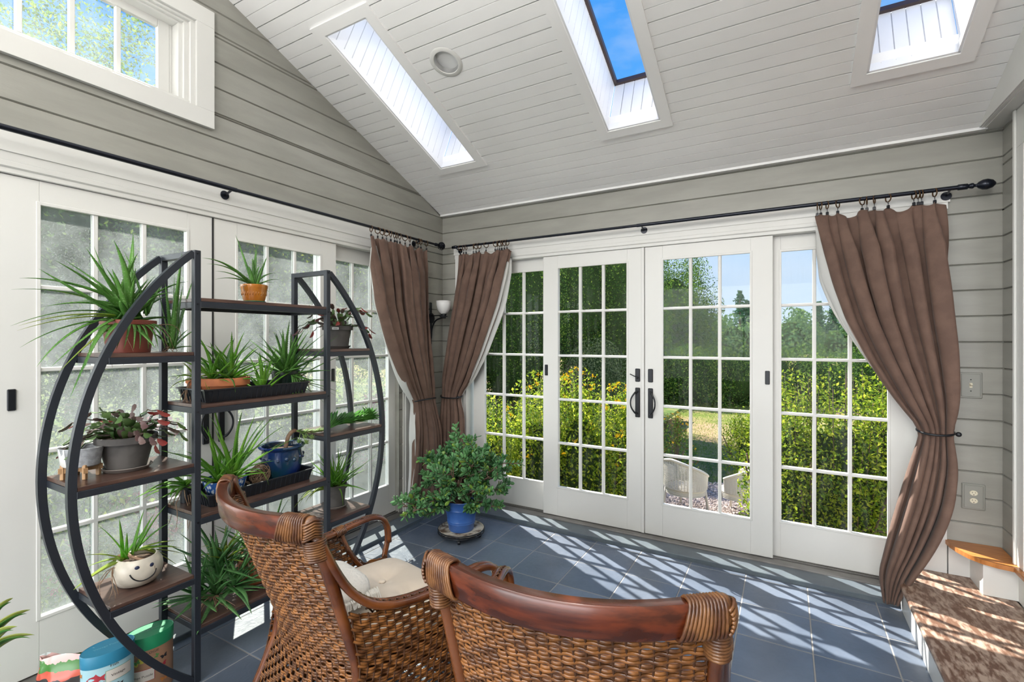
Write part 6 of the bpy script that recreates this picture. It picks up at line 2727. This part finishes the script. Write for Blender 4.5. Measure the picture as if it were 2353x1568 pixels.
m, nt_, N_, L_, P_ = newmat('printed_bag')
tcn = N_.new('ShaderNodeTexCoord')
sp_ = N_.new('ShaderNodeSeparateXYZ')
L_.new(tcn.outputs['Object'], sp_.inputs[0])
vo = N_.new('ShaderNodeTexNoise')
vo.inputs['Scale'].default_value = 26
L_.new(tcn.outputs['Object'], vo.inputs['Vector'])
ad = N_.new('ShaderNodeMath')
ad.operation = 'MULTIPLY_ADD'
ad.inputs[1].default_value = 0.05
L_.new(vo.outputs['Fac'], ad.inputs[0])
L_.new(sp_.outputs['Z'], ad.inputs[2])
rp = N_.new('ShaderNodeValToRGB')
rp.color_ramp.interpolation = 'CONSTANT'
cols = [(0.0, (0.18, 0.55, 0.04)), (0.13, (0.62, 0.30, 0.03)), (0.165, (0.03, 0.03, 0.03)), (0.205, (0.55, 0.10, 0.06)), (0.235, (0.06, 0.20, 0.04)), (0.262, (0.70, 0.45, 0.42)), (0.285, (0.75, 0.82, 0.80))]
rp.color_ramp.elements[0].position = 0
rp.color_ramp.elements[0].color = (*cols[0][1], 1)
rp.color_ramp.elements[1].position = cols[-1][0]
rp.color_ramp.elements[1].color = (*cols[-1][1], 1)
for c_ in cols[1:-1]:
    e_ = rp.color_ramp.elements.new(c_[0])
    e_.color = (*c_[1], 1)
L_.new(ad.outputs[0], rp.inputs[0])
L_.new(rp.outputs[0], P_.inputs['Base Color'])
P_.inputs['Roughness'].default_value = 0.25
g = G().grid(bag, 48, 24, wrapu=True)
mk('bag_body', g, m, t, smooth=True)

# ================================================================== the garden outside
import numpy as np
GZ = -1.38


def foliage_mat(name, c1, c2, c3=None, trans=0.45, scale=1.5):
    m, nt, N, L, P = newmat(name)
    N.remove(P)
    ge = N.new('ShaderNodeNewGeometry')
    r = N.new('ShaderNodeValToRGB')
    el = r.color_ramp.elements
    el[0].position = 0.0
    el[0].color = (*c1, 1)
    el[1].position = 1.0
    el[1].color = (*(c3 or c2), 1)
    if c3:
        q = el.new(0.55)
        q.color = (*c2, 1)
    L.new(ge.outputs['Random Per Island'], r.inputs[0])
    d = N.new('ShaderNodeBsdfDiffuse')
    L.new(r.outputs[0], d.inputs[0])
    t = N.new('ShaderNodeBsdfTranslucent')
    L.new(r.outputs[0], t.inputs[0])
    ms = N.new('ShaderNodeMixShader')
    ms.inputs[0].default_value = trans
    L.new(d.outputs[0], ms.inputs[1])
    L.new(t.outputs[0], ms.inputs[2])
    L.new(ms.outputs[0], N['Material Output'].inputs[0])
    return m


M['fyel'] = foliage_mat('sunny_bush_leaf', (0.15, 0.25, 0.02), (0.31, 0.41, 0.03), (0.54, 0.56, 0.07), 0.55)
M['fmid'] = foliage_mat('mid_green_leaf', (0.055, 0.125, 0.018), (0.12, 0.22, 0.035), (0.26, 0.35, 0.06), 0.45)
M['fdark'] = foliage_mat('dark_green_leaf', (0.016, 0.045, 0.012), (0.035, 0.085, 0.022), (0.085, 0.16, 0.03), 0.35)
M['ffar'] = foliage_mat('far_tree_leaf', (0.045, 0.10, 0.05), (0.085, 0.16, 0.065), (0.16, 0.25, 0.08), 0.3)
M['fpine'] = foliage_mat('pine_needles', (0.02, 0.060, 0.035), (0.04, 0.10, 0.05), (0.07, 0.14, 0.06), 0.2)
M['fgrey'] = foliage_mat('silvery_leaf', (0.06, 0.095, 0.045), (0.11, 0.15, 0.07), (0.20, 0.24, 0.12), 0.35)
M['fred'] = foliage_mat('reddish_leaf', (0.20, 0.10, 0.05), (0.24, 0.20, 0.05), None, 0.4)
M['petal'] = foliage_mat('yellow_petal', (0.80, 0.42, 0.01), (0.90, 0.60, 0.02), None, 0.3)
M['pink'] = foliage_mat('pink_petal', (0.60, 0.10, 0.16), (0.72, 0.30, 0.32), None, 0.3)
M['bark'] = mat('bark', (0.11, 0.075, 0.05), 0.9, col2=(0.06, 0.04, 0.03), scale=8)
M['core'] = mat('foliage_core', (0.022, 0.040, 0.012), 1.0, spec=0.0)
M['wicker'] = mat('white_wicker', (0.60, 0.56, 0.48), 0.6)


def leaf_mesh(name, pts, size, m, parent, seed, aspect=0.5, upb=0.3, bend=0.18, group=None):
    """one bent diamond leaf per point"""
    r = np.random.RandomState(seed)
    n = len(pts)
    pts = np.asarray(pts, float)
    d = r.normal(size=(n, 3))
    d[:, 2] += upb
    d /= np.linalg.norm(d, axis=1)[:, None]
    q = r.normal(size=(n, 3))
    s = np.cross(d, q)
    s /= np.linalg.norm(s, axis=1)[:, None] + 1e-9
    nn = np.cross(s, d)
    L_ = (size * r.uniform(0.6, 1.25, n))[:, None]
    a = pts - d * L_ * 0.5
    b = pts + s * L_ * aspect * 0.5 - nn * L_ * bend * 0.5
    c = pts + d * L_ * 0.5
    e = pts - s * L_ * aspect * 0.5 - nn * L_ * bend * 0.5
    vs = np.stack([a, b, c, e], 1).reshape(-1, 3)
    me = bpy.data.meshes.new(name)
    me.vertices.add(4 * n)
    me.vertices.foreach_set('co', vs.ravel())
    base = np.arange(n) * 4
    fi = np.stack([base, base + 1, base + 2, base, base + 2, base + 3], 1).ravel()
    me.loops.add(6 * n)
    me.loops.foreach_set('vertex_index', fi)
    me.polygons.add(2 * n)
    me.polygons.foreach_set('loop_start', np.arange(2 * n) * 3)
    me.polygons.foreach_set('loop_total', np.full(2 * n, 3))
    me.materials.append(M[m])
    me.update(calc_edges=True)
    me.validate()
    o = bpy.data.objects.new(name, me)
    COL.objects.link(o)
    o.parent = parent
    return o


def clump_pts(n, rad, seed, nc=40, cs=0.22, shell=0.55, zmin=None):
    """points gathered in clumps through an ellipsoid (centre 0)"""
    r = np.random.RandomState(seed)
    c = r.normal(size=(nc, 3))
    c /= np.linalg.norm(c, axis=1)[:, None]
    c *= (shell + (1 - shell) * r.uniform(0, 1, nc))[:, None]
    k = r.randint(0, nc, n)
    p = c[k] + r.normal(size=(n, 3)) * cs
    l_ = np.linalg.norm(p, axis=1)
    f = np.where(l_ > 1.12, 1.12 / l_, 1.0)
    p *= f[:, None]
    return p * np.array(rad)


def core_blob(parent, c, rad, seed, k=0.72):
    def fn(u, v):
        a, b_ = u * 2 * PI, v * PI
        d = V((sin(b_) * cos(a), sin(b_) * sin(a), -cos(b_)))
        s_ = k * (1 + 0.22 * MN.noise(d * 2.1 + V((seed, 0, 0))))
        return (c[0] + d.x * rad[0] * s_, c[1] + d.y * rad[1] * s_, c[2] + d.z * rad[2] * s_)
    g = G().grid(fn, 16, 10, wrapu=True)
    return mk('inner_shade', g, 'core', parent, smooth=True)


def tree(label, px, d, wpx, ytop, ybot, m, n, leaf, seed, group, grp_name='tree', m2=None, core=0.68, ground=GZ, cs=0.22, nc=40, asp=0.5, x=None):
    """crown spans columns px+-wpx/2 and rows ytop..ybot at distance d along the view axis"""
    q = CAMP + (FW + RT * ((px - 1176.5) / 1099.0)) * d
    zt = 1.4 + (781 - ytop) / 1099.0 * d
    zb = 1.4 + (781 - ybot) / 1099.0 * d
    rx = wpx / 2199.0 * d
    base = V((q.x, q.y, ground))
    t = thing(grp_name, label, 'tree' if 'tree' in grp_name else 'bush', base, 0, group)
    cz = (zt + zb) / 2 - ground
    rz_ = (zt - zb) / 2
    p = clump_pts(n, (rx, rx, rz_), seed, nc=nc, cs=cs) + np.array((0, 0, cz))
    if m2:
        k = int(n * 0.7)
        leaf_mesh('crown', p[:k], leaf, m, t, seed, aspect=asp)
        leaf_mesh('lighter_leaves', p[k:], leaf, m2, t, seed + 1, aspect=asp)
    else:
        leaf_mesh('crown', p, leaf, m, t, seed, aspect=asp)
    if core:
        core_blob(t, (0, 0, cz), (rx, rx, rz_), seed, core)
    if 'tree' in grp_name:
        g = G().tube([(0, 0, 0), (0.02 * rx, 0, cz * 0.5), (0.05 * rx, 0, cz)], [rx * 0.07, rx * 0.06, rx * 0.03], 8)
        mk('trunk', g, 'bark', t, smooth=True)
    return t


def bush(label, px, d, wpx, ytop, ybot, m, n, leaf, seed, group=None, m2=None, flowers=0, fm='petal', core=0.6, stems=10, asp=0.5):
    q = CAMP + (FW + RT * ((px - 1176.5) / 1099.0)) * d
    zt = 1.4 + (781 - ytop) / 1099.0 * d
    zb = 1.4 + (781 - ybot) / 1099.0 * d
    rx = wpx / 2199.0 * d
    g0 = GZ
    t = thing('garden_bush', label, 'bush', V((q.x, q.y, g0)), 0, group)
    cz = (zt + zb) / 2 - g0
    rz_ = (zt - zb) / 2
    p = clump_pts(n, (rx, rx * 0.9, rz_), seed, nc=60, cs=0.20, shell=0.4) + np.array((0, 0, cz))
    # long upright sprays on top
    r = np.random.RandomState(seed + 7)
    rnd = random.Random(seed)
    gs = G()
    extra = []
    for k in range(stems):
        a = rnd.uniform(0, 6.28)
        rr_ = rnd.uniform(0.1, 0.9)
        x_, y_ = rx * rr_ * cos(a), rx * 0.9 * rr_ * sin(a)
        top = cz + rz_ * (math.sqrt(max(1 - rr_ ** 2, 0)) + rnd.uniform(0.03, 0.20))
        pts = [(x_ * 0.2, y_ * 0.2, 0), (x_ * 0.7, y_ * 0.7, top * 0.5), (x_, y_, top)]
        pp = smooth_path(pts, 5)
        gs.tube(pp, [0.010, 0.009, 0.008, 0.007, 0.006, 0.006, 0.005, 0.004, 0.004, 0.003, 0.002][:len(pp)], 5)
        for j in range(46):
            f = rnd.uniform(0.62, 1.0)
            c_ = pp[min(int(f * (len(pp) - 1)), len(pp) - 1)]
            extra.append((c_.x + rnd.gauss(0, 0.018), c_.y + rnd.gauss(0, 0.018), c_.z + rnd.gauss(0, 0.035)))
    if extra:
        p = np.concatenate([p, np.array(extra)])
        r.shuffle(p)
    for k in range(stems):
        a = rnd.uniform(0, 6.28)
        pts = [(0, 0, 0), (rx * 0.55 * cos(a), rx * 0.5 * sin(a), cz * rnd.uniform(0.4, 0.8)), (rx * 0.98 * cos(a + .4), rx * 0.9 * sin(a + .4), cz + rz_ * rnd.uniform(-0.5, 0.4))]
        pp = smooth_path(pts, 5)
        gs.tube(pp, 0.009, 5)
    mk('stems', gs, 'bark', t, smooth=True)
    if m2:
        k = int(len(p) * 0.72)
        leaf_mesh('leaves', p[:k], leaf, m, t, seed, aspect=asp)
        leaf_mesh('darker_leaves', p[k:], leaf, m2, t, seed + 1, aspect=asp)
    else:
        leaf_mesh('leaves', p, leaf, m, t, seed, aspect=asp)
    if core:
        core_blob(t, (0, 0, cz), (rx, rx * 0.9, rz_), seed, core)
    if flowers:
        fp = []
        for k in range(flowers):
            a = rnd.uniform(0, 6.28)
            el = rnd.uniform(0.25, 1.4)
            c_ = V((rx * 1.02 * cos(a) * cos(el), rx * 0.95 * sin(a) * cos(el), cz + rz_ * 1.06 * sin(el) + rnd.uniform(0, 0.08)))
            for j in range(9):
                fp.append((c_.x + rnd.gauss(0, 0.013), c_.y + rnd.gauss(0, 0.013), c_.z + rnd.gauss(0, 0.010)))
        leaf_mesh('blossoms', np.array(fp), 0.030, fm, t, seed + 3, aspect=0.45)
    return t


# ---- ground
m, nt_, N_, L_, P_ = newmat('lawn')
tcn = N_.new('ShaderNodeTexCoord')
n1 = N_.new('ShaderNodeTexNoise')
n1.inputs['Scale'].default_value = 0.28
n1.inputs['Detail'].default_value = 8
L_.new(tcn.outputs['Object'], n1.inputs['Vector'])
n2 = N_.new('ShaderNodeTexNoise')
n2.inputs['Scale'].default_value = 7
n2.inputs['Detail'].default_value = 6
L_.new(tcn.outputs['Object'], n2.inputs['Vector'])
ad = N_.new('ShaderNodeMath')
ad.operation = 'MULTIPLY_ADD'
ad.inputs[1].default_value = 0.45
L_.new(n2.outputs['Fac'], ad.inputs[0])
L_.new(n1.outputs['Fac'], ad.inputs[2])
rp = N_.new('ShaderNodeValToRGB')
rp.color_ramp.elements[0].position = 0.52
rp.color_ramp.elements[0].color = (0.085, 0.12, 0.030, 1)
rp.color_ramp.elements[1].position = 0.82
rp.color_ramp.elements[1].color = (0.33, 0.23, 0.14, 1)
q_ = rp.color_ramp.elements.new(0.66)
q_.color = (0.17, 0.19, 0.055, 1)
L_.new(ad.outputs[0], rp.inputs[0])
L_.new(rp.outputs[0], P_.inputs['Base Color'])
P_.inputs['Roughness'].default_value = 1.0
P_.inputs['Specular IOR Level'].default_value = 0.0


def gnd(u, v):
    x_ = -90 + 190 * u
    y_ = -25 + 165 * v
    return (x_, y_, GZ - 0.02 + 0.02 * max(0, y_ - 30) + 0.10 * MN.noise(V((x_ * 0.08, y_ * 0.08, 1))))


mk('ground', G().grid(gnd, 80, 80), m, kind='structure')
# short grass tufts over the near part of the lawn
r = np.random.RandomState(5)
gp = []
q0 = CAMP + (FW + RT * 0.35) * 9.5
n = 22000
dd = r.uniform(8.8, 26, n)
ll = r.uniform(0.22, 0.60, n)
P0 = np.array(CAMP)[None] + dd[:, None] * (np.array(FW)[None] + np.array(RT)[None] * ll[:, None])
P0[:, 2] = GZ + 0.03
o = leaf_mesh('lawn_grass', P0, 0.065, 'fmid', None, 9, aspect=0.16, upb=2.5)
o['kind'] = 'stuff'
o['label'] = 'patchy sunlit lawn grass beyond the wicker chairs'
o['category'] = 'grass'
# gravel by the chairs
m, nt_, N_, L_, P_ = newmat('gravel')
ge = N_.new('ShaderNodeNewGeometry')
rp = N_.new('ShaderNodeValToRGB')
rp.color_ramp.elements[0].color = (0.16, 0.12, 0.10, 1)
rp.color_ramp.elements[1].color = (0.52, 0.43, 0.39, 1)
L_.new(ge.outputs['Random Per Island'], rp.inputs[0])
L_.new(rp.outputs[0], P_.inputs['Base Color'])
P_.inputs['Roughness'].default_value = 0.8
M['gravel'] = m
g = G()
rnd = random.Random(6)
for k in range(9000):
    d_ = rnd.uniform(5.4, 9.2)
    l_ = rnd.uniform(0.24, 0.58)
    q = CAMP + (FW + RT * l_) * d_
    s_ = rnd.uniform(0.012, 0.030)
    a = rnd.uniform(0, 3)
    z_ = GZ + 0.035
    vs = [(q.x + s_ * cos(a + t_), q.y + s_ * 0.8 * sin(a + t_), z_ + (s_ * 0.1 if i % 2 else 0)) for i, t_ in enumerate((0, 1.57, 3.14, 4.71))]
    vs.append((q.x, q.y, z_ + s_ * 0.7))
    g.add(vs, [(0, 1, 4), (1, 2, 4), (2, 3, 4), (3, 0, 4)])
g2 = []
c0 = [CAMP + (FW + RT * l_) * d_ for (l_, d_) in ((0.22, 5.2), (0.60, 5.2), (0.62, 8.6), (0.50, 9.3), (0.36, 9.0), (0.22, 9.4))]
g.add([(p.x, p.y, GZ + 0.028) for p in c0], [tuple(range(6))])
mk('gravel_patch', g, 'gravel', kind='stuff', label='pinkish grey gravel around the white wicker chairs', cat='gravel')


# added unseen pale slab behind the house that bounces sunlight onto the ceiling
mk('bounce_slab', G().box(-14, 24, -40, -6.5, -0.30, -0.12), mat('bounce_pale', (0.60, 0.58, 0.54), 0.8, col2=(0.52, 0.50, 0.46), scale=1.5), kind='structure')


# ---- white wicker chairs
def wicker_chair(label, px, py_seat, d, rz):
    q = CAMP + (FW + RT * ((px - 1176.5) / 1099.0)) * d
    t = thing('wicker_chair', label, 'chair', (q.x, q.y, GZ + 0.03), rz, 'white wicker chairs on the gravel')

    def rim(a):
        """height of the curved back rim by angle from the back centre"""
        k = abs(a) / (PI * 0.62)
        return 0.86 - 0.26 * min(1, k) ** 1.4

    def sh(u, z):
        a = -PI * 0.62 + PI * 1.24 * u
        r_ = 0.30 + 0.05 * (z / 0.86)
        return V((r_ * 1.02 * sin(a), -r_ * cos(a) * 1.0, z))
    g = G()
    for k in range(24):
        f = k / 23
        pts = []
        for i in range(25):
            u = i / 24
            a = -PI * 0.62 + PI * 1.24 * u
            z = 0.40 + (rim(a) - 0.40) * f
            pts.append(sh(u, z))
        g.tube(pts, 0.0075, 5)
    for i in range(29):
        u = i / 28
        a = -PI * 0.62 + PI * 1.24 * u
        g.tube([sh(u, 0.40), sh(u, 0.62 if rim(a) > 0.64 else 0.5), sh(u, rim(a))], 0.007, 5)
    mk('woven_back', g, 'wicker', t, smooth=True)
    g = G().tube([sh(i / 24, rim(-PI * 0.62 + PI * 1.24 * i / 24) + 0.005) for i in range(25)], 0.022, 8)
    mk('rolled_arm', g, 'wicker', t, smooth=True)
    g = G().lathe([(0.0005, 0.40), (0.28, 0.40), (0.30, 0.385), (0.30, 0.30), (0.28, 0.30), (0.28, 0.38), (0.0005, 0.385)], 28, sy=0.98)
    for k in range(5):
        g.tube([(0.30 * sin(2 * PI * i / 28), 0.30 * cos(2 * PI * i / 28), 0.30 + 0.022 * k) for i in range(28)], 0.008, 5, closed=True)
    mk('seat', g, 'wicker', t, smooth=True)
    for (sx_, sy_) in ((-1, 1), (1, 1), (-1, -1), (1, -1)):
        g = G().tube([(sx_ * 0.25, sy_ * 0.23, 0), (sx_ * 0.235, sy_ * 0.215, 0.22), (sx_ * 0.22, sy_ * 0.20, 0.40)], 0.020, 8)
        mk('leg', g, 'wicker', t, smooth=True)
    return t


wicker_chair('white wicker chair seen from behind on the gravel, left of the two', 1575, 0, 7.7, math.radians(-25))
wicker_chair('white wicker chair partly hidden at the edge of the glass, right of the two', 1700, 0, 7.5, math.radians(75))

# ---- bushes close to the house (yellow-green, sunlit)
GB = 'sunlit bushes outside the garden doors'
bush('yellow-green bush outside the leftmost fixed door, beside the corner', 1130, 5.2, 190, 930, 1330, 'fyel', 12150, 0.040, 201, GB, 'fmid', asp=0.55)
bush('yellow-green bush with orange flowers outside the left fixed door', 1235, 5.0, 190, 880, 1340, 'fyel', 12150, 0.040, 202, GB, 'fmid', flowers=12)
bush('bush topped with yellow flowers outside the left sliding door', 1335, 4.9, 190, 872, 1340, 'fyel', 13500, 0.040, 203, GB, 'fmid', flowers=30)
bush('bush with yellow daisies outside the middle of the garden doors', 1425, 5.1, 150, 905, 1340, 'fyel', 10800, 0.040, 204, GB, 'fmid', flowers=30)
bush('thin flowering bush behind the left white wicker chair', 1548, 9.3, 95, 960, 1170, 'fmid', 2600, 0.05, 205, GB, 'fred', flowers=22, core=0)
bush('small leafy bush behind the right wicker chair', 1722, 9.6, 120, 945, 1130, 'fyel', 4200, 0.055, 206, GB, 'fmid', core=0.4)
bush('bright bush outside the right fixed door, beside its left stile', 1825, 4.5, 210, 880, 1420, 'fyel', 13500, 0.040, 207, GB, 'fmid', stems=16)
bush('twiggy bush in the middle of the right fixed door', 1925, 4.3, 220, 875, 1420, 'fyel', 13500, 0.040, 208, GB, 'fmid', stems=22)
bush('tall leafy bush outside the right fixed door behind the curtain', 2035, 4.4, 240, 865, 1420, 'fyel', 13500, 0.040, 209, GB, 'fmid', stems=16)
bush('shaded bush outside the doors at the far right', 2170, 4.8, 240, 880, 1420, 'fmid', 6000, 0.04, 210, GB)

# ---- trees behind
GT = 'garden trees behind the bushes'
tree('tall dark tree behind the corner of the house', 1060, 13, 260, 470, 1000, 'fdark', 34200, 0.062, 301, GT, m2='fmid')
tree('dense tree behind the leftmost fixed door', 1180, 12, 230, 500, 1010, 'fdark', 38000, 0.057, 302, GT, m2='fmid')
tree('leafy tree behind the left sliding door', 1300, 14, 240, 480, 900, 'fdark', 38000, 0.062, 303, GT, m2='fmid')
tree('dark tree behind the middle of the garden doors', 1410, 15, 230, 470, 960, 'fdark', 38000, 0.062, 304, GT, m2='fmid')
tree('pale round shrub-like tree low behind the left sliding door', 1370, 11.5, 150, 790, 1010, 'fgrey', 11400, 0.052, 305, GT)
tree('big round oak tree at the left of the right sliding door', 1548, 24, 195, 570, 930, 'fdark', 45600, 0.105, 306, GT, m2='fmid', nc=60, cs=0.16, core=0.6)
tree('dark low tree beyond the lawn', 1480, 22, 200, 760, 970, 'fdark', 15200, 0.105, 307, GT)
for i, (px, wpx, yt) in enumerate(((1590, 130, 800), (1680, 150, 790), (1770, 150, 800), (1870, 160, 800), (1980, 170, 805), (2090, 170, 800), (2200, 170, 800))):
    tree(['dark hedge-like tree beyond the lawn behind the wicker chairs', 'dark hedge-like tree beyond the lawn at the right edge of the sliding door', 'shadowy low tree behind the door stile', 'shadowy low tree behind the bright bush', 'shadowy low tree behind the twiggy bush', 'shadowy low tree behind the curtain', 'shadowy low tree at the far right beyond the curtain'][i],
         px, 20.5, wpx, yt, 950, 'fdark', 16000, 0.095, 320 + i, GT, m2='fmid', cs=0.2)
GF = 'far woodland trees'
rnd = random.Random(14)
k = 0
for px in range(1440, 2330, 62):
    k += 1
    d_ = rnd.uniform(56, 68)
    yt = 722 + rnd.uniform(-14, 18)
    t = tree('distant broadleaf tree in the wood edge beyond the lawn', px, d_, 118, yt, 850, 'ffar', 3200, 0.42, 400 + k, GF, core=0.62, nc=26)
for i, (px, yt) in enumerate(((1700, 668), (1716, 690), (1840, 712), (1882, 694), (1915, 700), (1950, 690), (2010, 700), (2100, 690), (2200, 695))):
    d_ = 64
    q = CAMP + (FW + RT * ((px - 1176.5) / 1099.0)) * d_
    H = 1.4 + (781 - yt) / 1099.0 * d_ - GZ
    t = thing('pine_tree', 'tall dark pine standing above the distant wood edge', 'tree', (q.x, q.y, GZ), 0, 'distant pines')
    r = np.random.RandomState(500 + i)
    pts = []
    for j in range(15):
        f = j / 14
        zz = H * (0.45 + 0.53 * f)
        rad = H * 0.15 * (1 - f) ** 0.8 + 0.15
        for b_ in range(7):
            a = r.uniform(0, 6.28)
            L0 = rad * r.uniform(0.6, 1.15)
            for s_ in range(9):
                kf = (s_ + 1) / 9
                pts.append((cos(a) * L0 * kf + r.normal() * 0.10, sin(a) * L0 * kf + r.normal() * 0.10, zz - 0.10 * L0 * kf + r.normal() * 0.07))
    leaf_mesh('boughs', np.array(pts), 0.42, 'fpine', t, 600 + i, aspect=0.55, upb=0.1)
    mk('trunk', G().tube([(0, 0, 0), (0, 0, H * 0.96)], [0.22, 0.05], 7), 'bark', t, smooth=True)

# ---- greenery beyond the left doors
GL = 'trees outside the left wall'


def at_left(px, x):
    d = ray(px, 781)
    return CAMP + d * ((x - CAMP.x) / d.x)


def ltree(label, px, x, r_, z0, z1, m, n, leaf, seed, m2=None, core=0.66, nm='tree', cs=0.19):
    q = at_left(px, x)
    base = V((q.x, q.y, -0.9))
    t = thing(nm, label, 'tree' if nm == 'tree' else 'bush', base, 0, GL if nm == 'tree' else 'flower bushes outside the left wall')
    cz, rz_ = (z0 + z1) / 2 + 0.9, (z1 - z0) / 2
    p = clump_pts(n, (r_, r_, rz_), seed, nc=90 if cs < 0.15 else 55, cs=cs) + np.array((0, 0, cz))
    k = int(n * 0.65)
    leaf_mesh('crown', p[:k], leaf, m, t, seed)
    leaf_mesh('lighter_leaves', p[k:], leaf, m2 or m, t, seed + 1)
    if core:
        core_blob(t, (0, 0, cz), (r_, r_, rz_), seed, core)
    if nm == 'tree':
        mk('trunk', G().tube([(0, 0, 0), (0, 0, cz)], [0.12, 0.07], 8), 'bark', t, smooth=True)
    return t


mk('side_ground', G().box(-40, -0.4, -6.4, 14, -1.0, -0.9), mat('side_lawn', (0.08, 0.13, 0.04), 1.0, col2=(0.17, 0.18, 0.07), scale=3, spec=0.0), kind='structure')
ltree('leafy tree outside the nearest left door', 60, -5.0, 1.5, 0.2, 4.6, 'fdark', 18000, 0.068, 701, 'fmid')
ltree('leafy tree outside behind the left end of the plant shelf', 190, -5.6, 1.7, 0.3, 4.5, 'fdark', 18000, 0.068, 702, 'fmid')
ltree('leafy tree outside behind the middle of the plant shelf', 330, -5.4, 1.5, 0.3, 4.3, 'fdark', 18000, 0.068, 703, 'fmid')
ltree('leafy tree outside between the two left sliding doors', 450, -5.8, 1.6, 0.3, 4.6, 'fdark', 18000, 0.068, 704, 'fmid')
ltree('silvery tree outside the second left sliding door', 570, -5.4, 1.5, 0.3, 4.6, 'fmid', 18000, 0.068, 705, 'fyel')
ltree('bright leafy tree outside behind the right side of the shelf', 690, -5.8, 1.8, 0.2, 5.0, 'fmid', 18000, 0.068, 706, 'fyel')
ltree('leafy tree outside the fixed left door near the corner', 800, -6.0, 2.0, 0.0, 5.4, 'fmid', 20000, 0.068, 707, 'fyel')
ltree('leafy tree outside beyond the left curtain', 900, -6.5, 2.2, -0.4, 5.6, 'fmid', 16000, 0.075, 708, 'fyel')
ltree('tall airy tree seen in the left panes of the gable window', 40, -8.5, 2.6, 3.2, 8.2, 'fmid', 13000, 0.085, 709, 'fmid', core=0, cs=0.09)
ltree('tall airy tree seen in the middle panes of the gable window', 165, -9.5, 2.4, 3.2, 7.2, 'fmid', 9000, 0.085, 710, 'fgrey', core=0, cs=0.09)
ltree('lower airy tree seen in the right pane of the gable window', 330, -9.5, 2.2, 2.4, 5.5, 'fmid', 7000, 0.085, 711, 'fgrey', core=0, cs=0.09)
for i, (px, x_) in enumerate(((110, -2.6), (210, -2.9), (330, -3.0), (450, -3.2), (600, -3.2), (720, -3.4), (830, -3.6), (900, -3.8))):
    pink = px < 420 or px == 830
    t = ltree(['pink flowering bush outside the nearest left door', 'pink flowering bush outside behind the lower left board', 'pink flowering bush outside behind the left shelf post', 'grassy bush outside behind the middle of the shelf', 'pale green bush outside the second left door', 'pale grassy bush outside behind the right side of the shelf', 'dry grassy bush outside the fixed left door', 'low grassy bush outside beyond the left curtain'][i],
              px, x_, 0.75, -0.75, 0.55 if i < 6 else 0.35, 'fgrey' if not pink else 'fmid', 5000, 0.06, 730 + i, 'fyel', core=0.5, nm='flower_bush')
    if pink:
        p = clump_pts(700, (0.76, 0.76, 0.62), 800 + i, nc=14, cs=0.10, shell=0.9) + np.array((0, 0, 0.9 - 0.05))
        leaf_mesh('pink_blossoms', p, 0.06, 'pink', t, 810 + i, aspect=0.8)
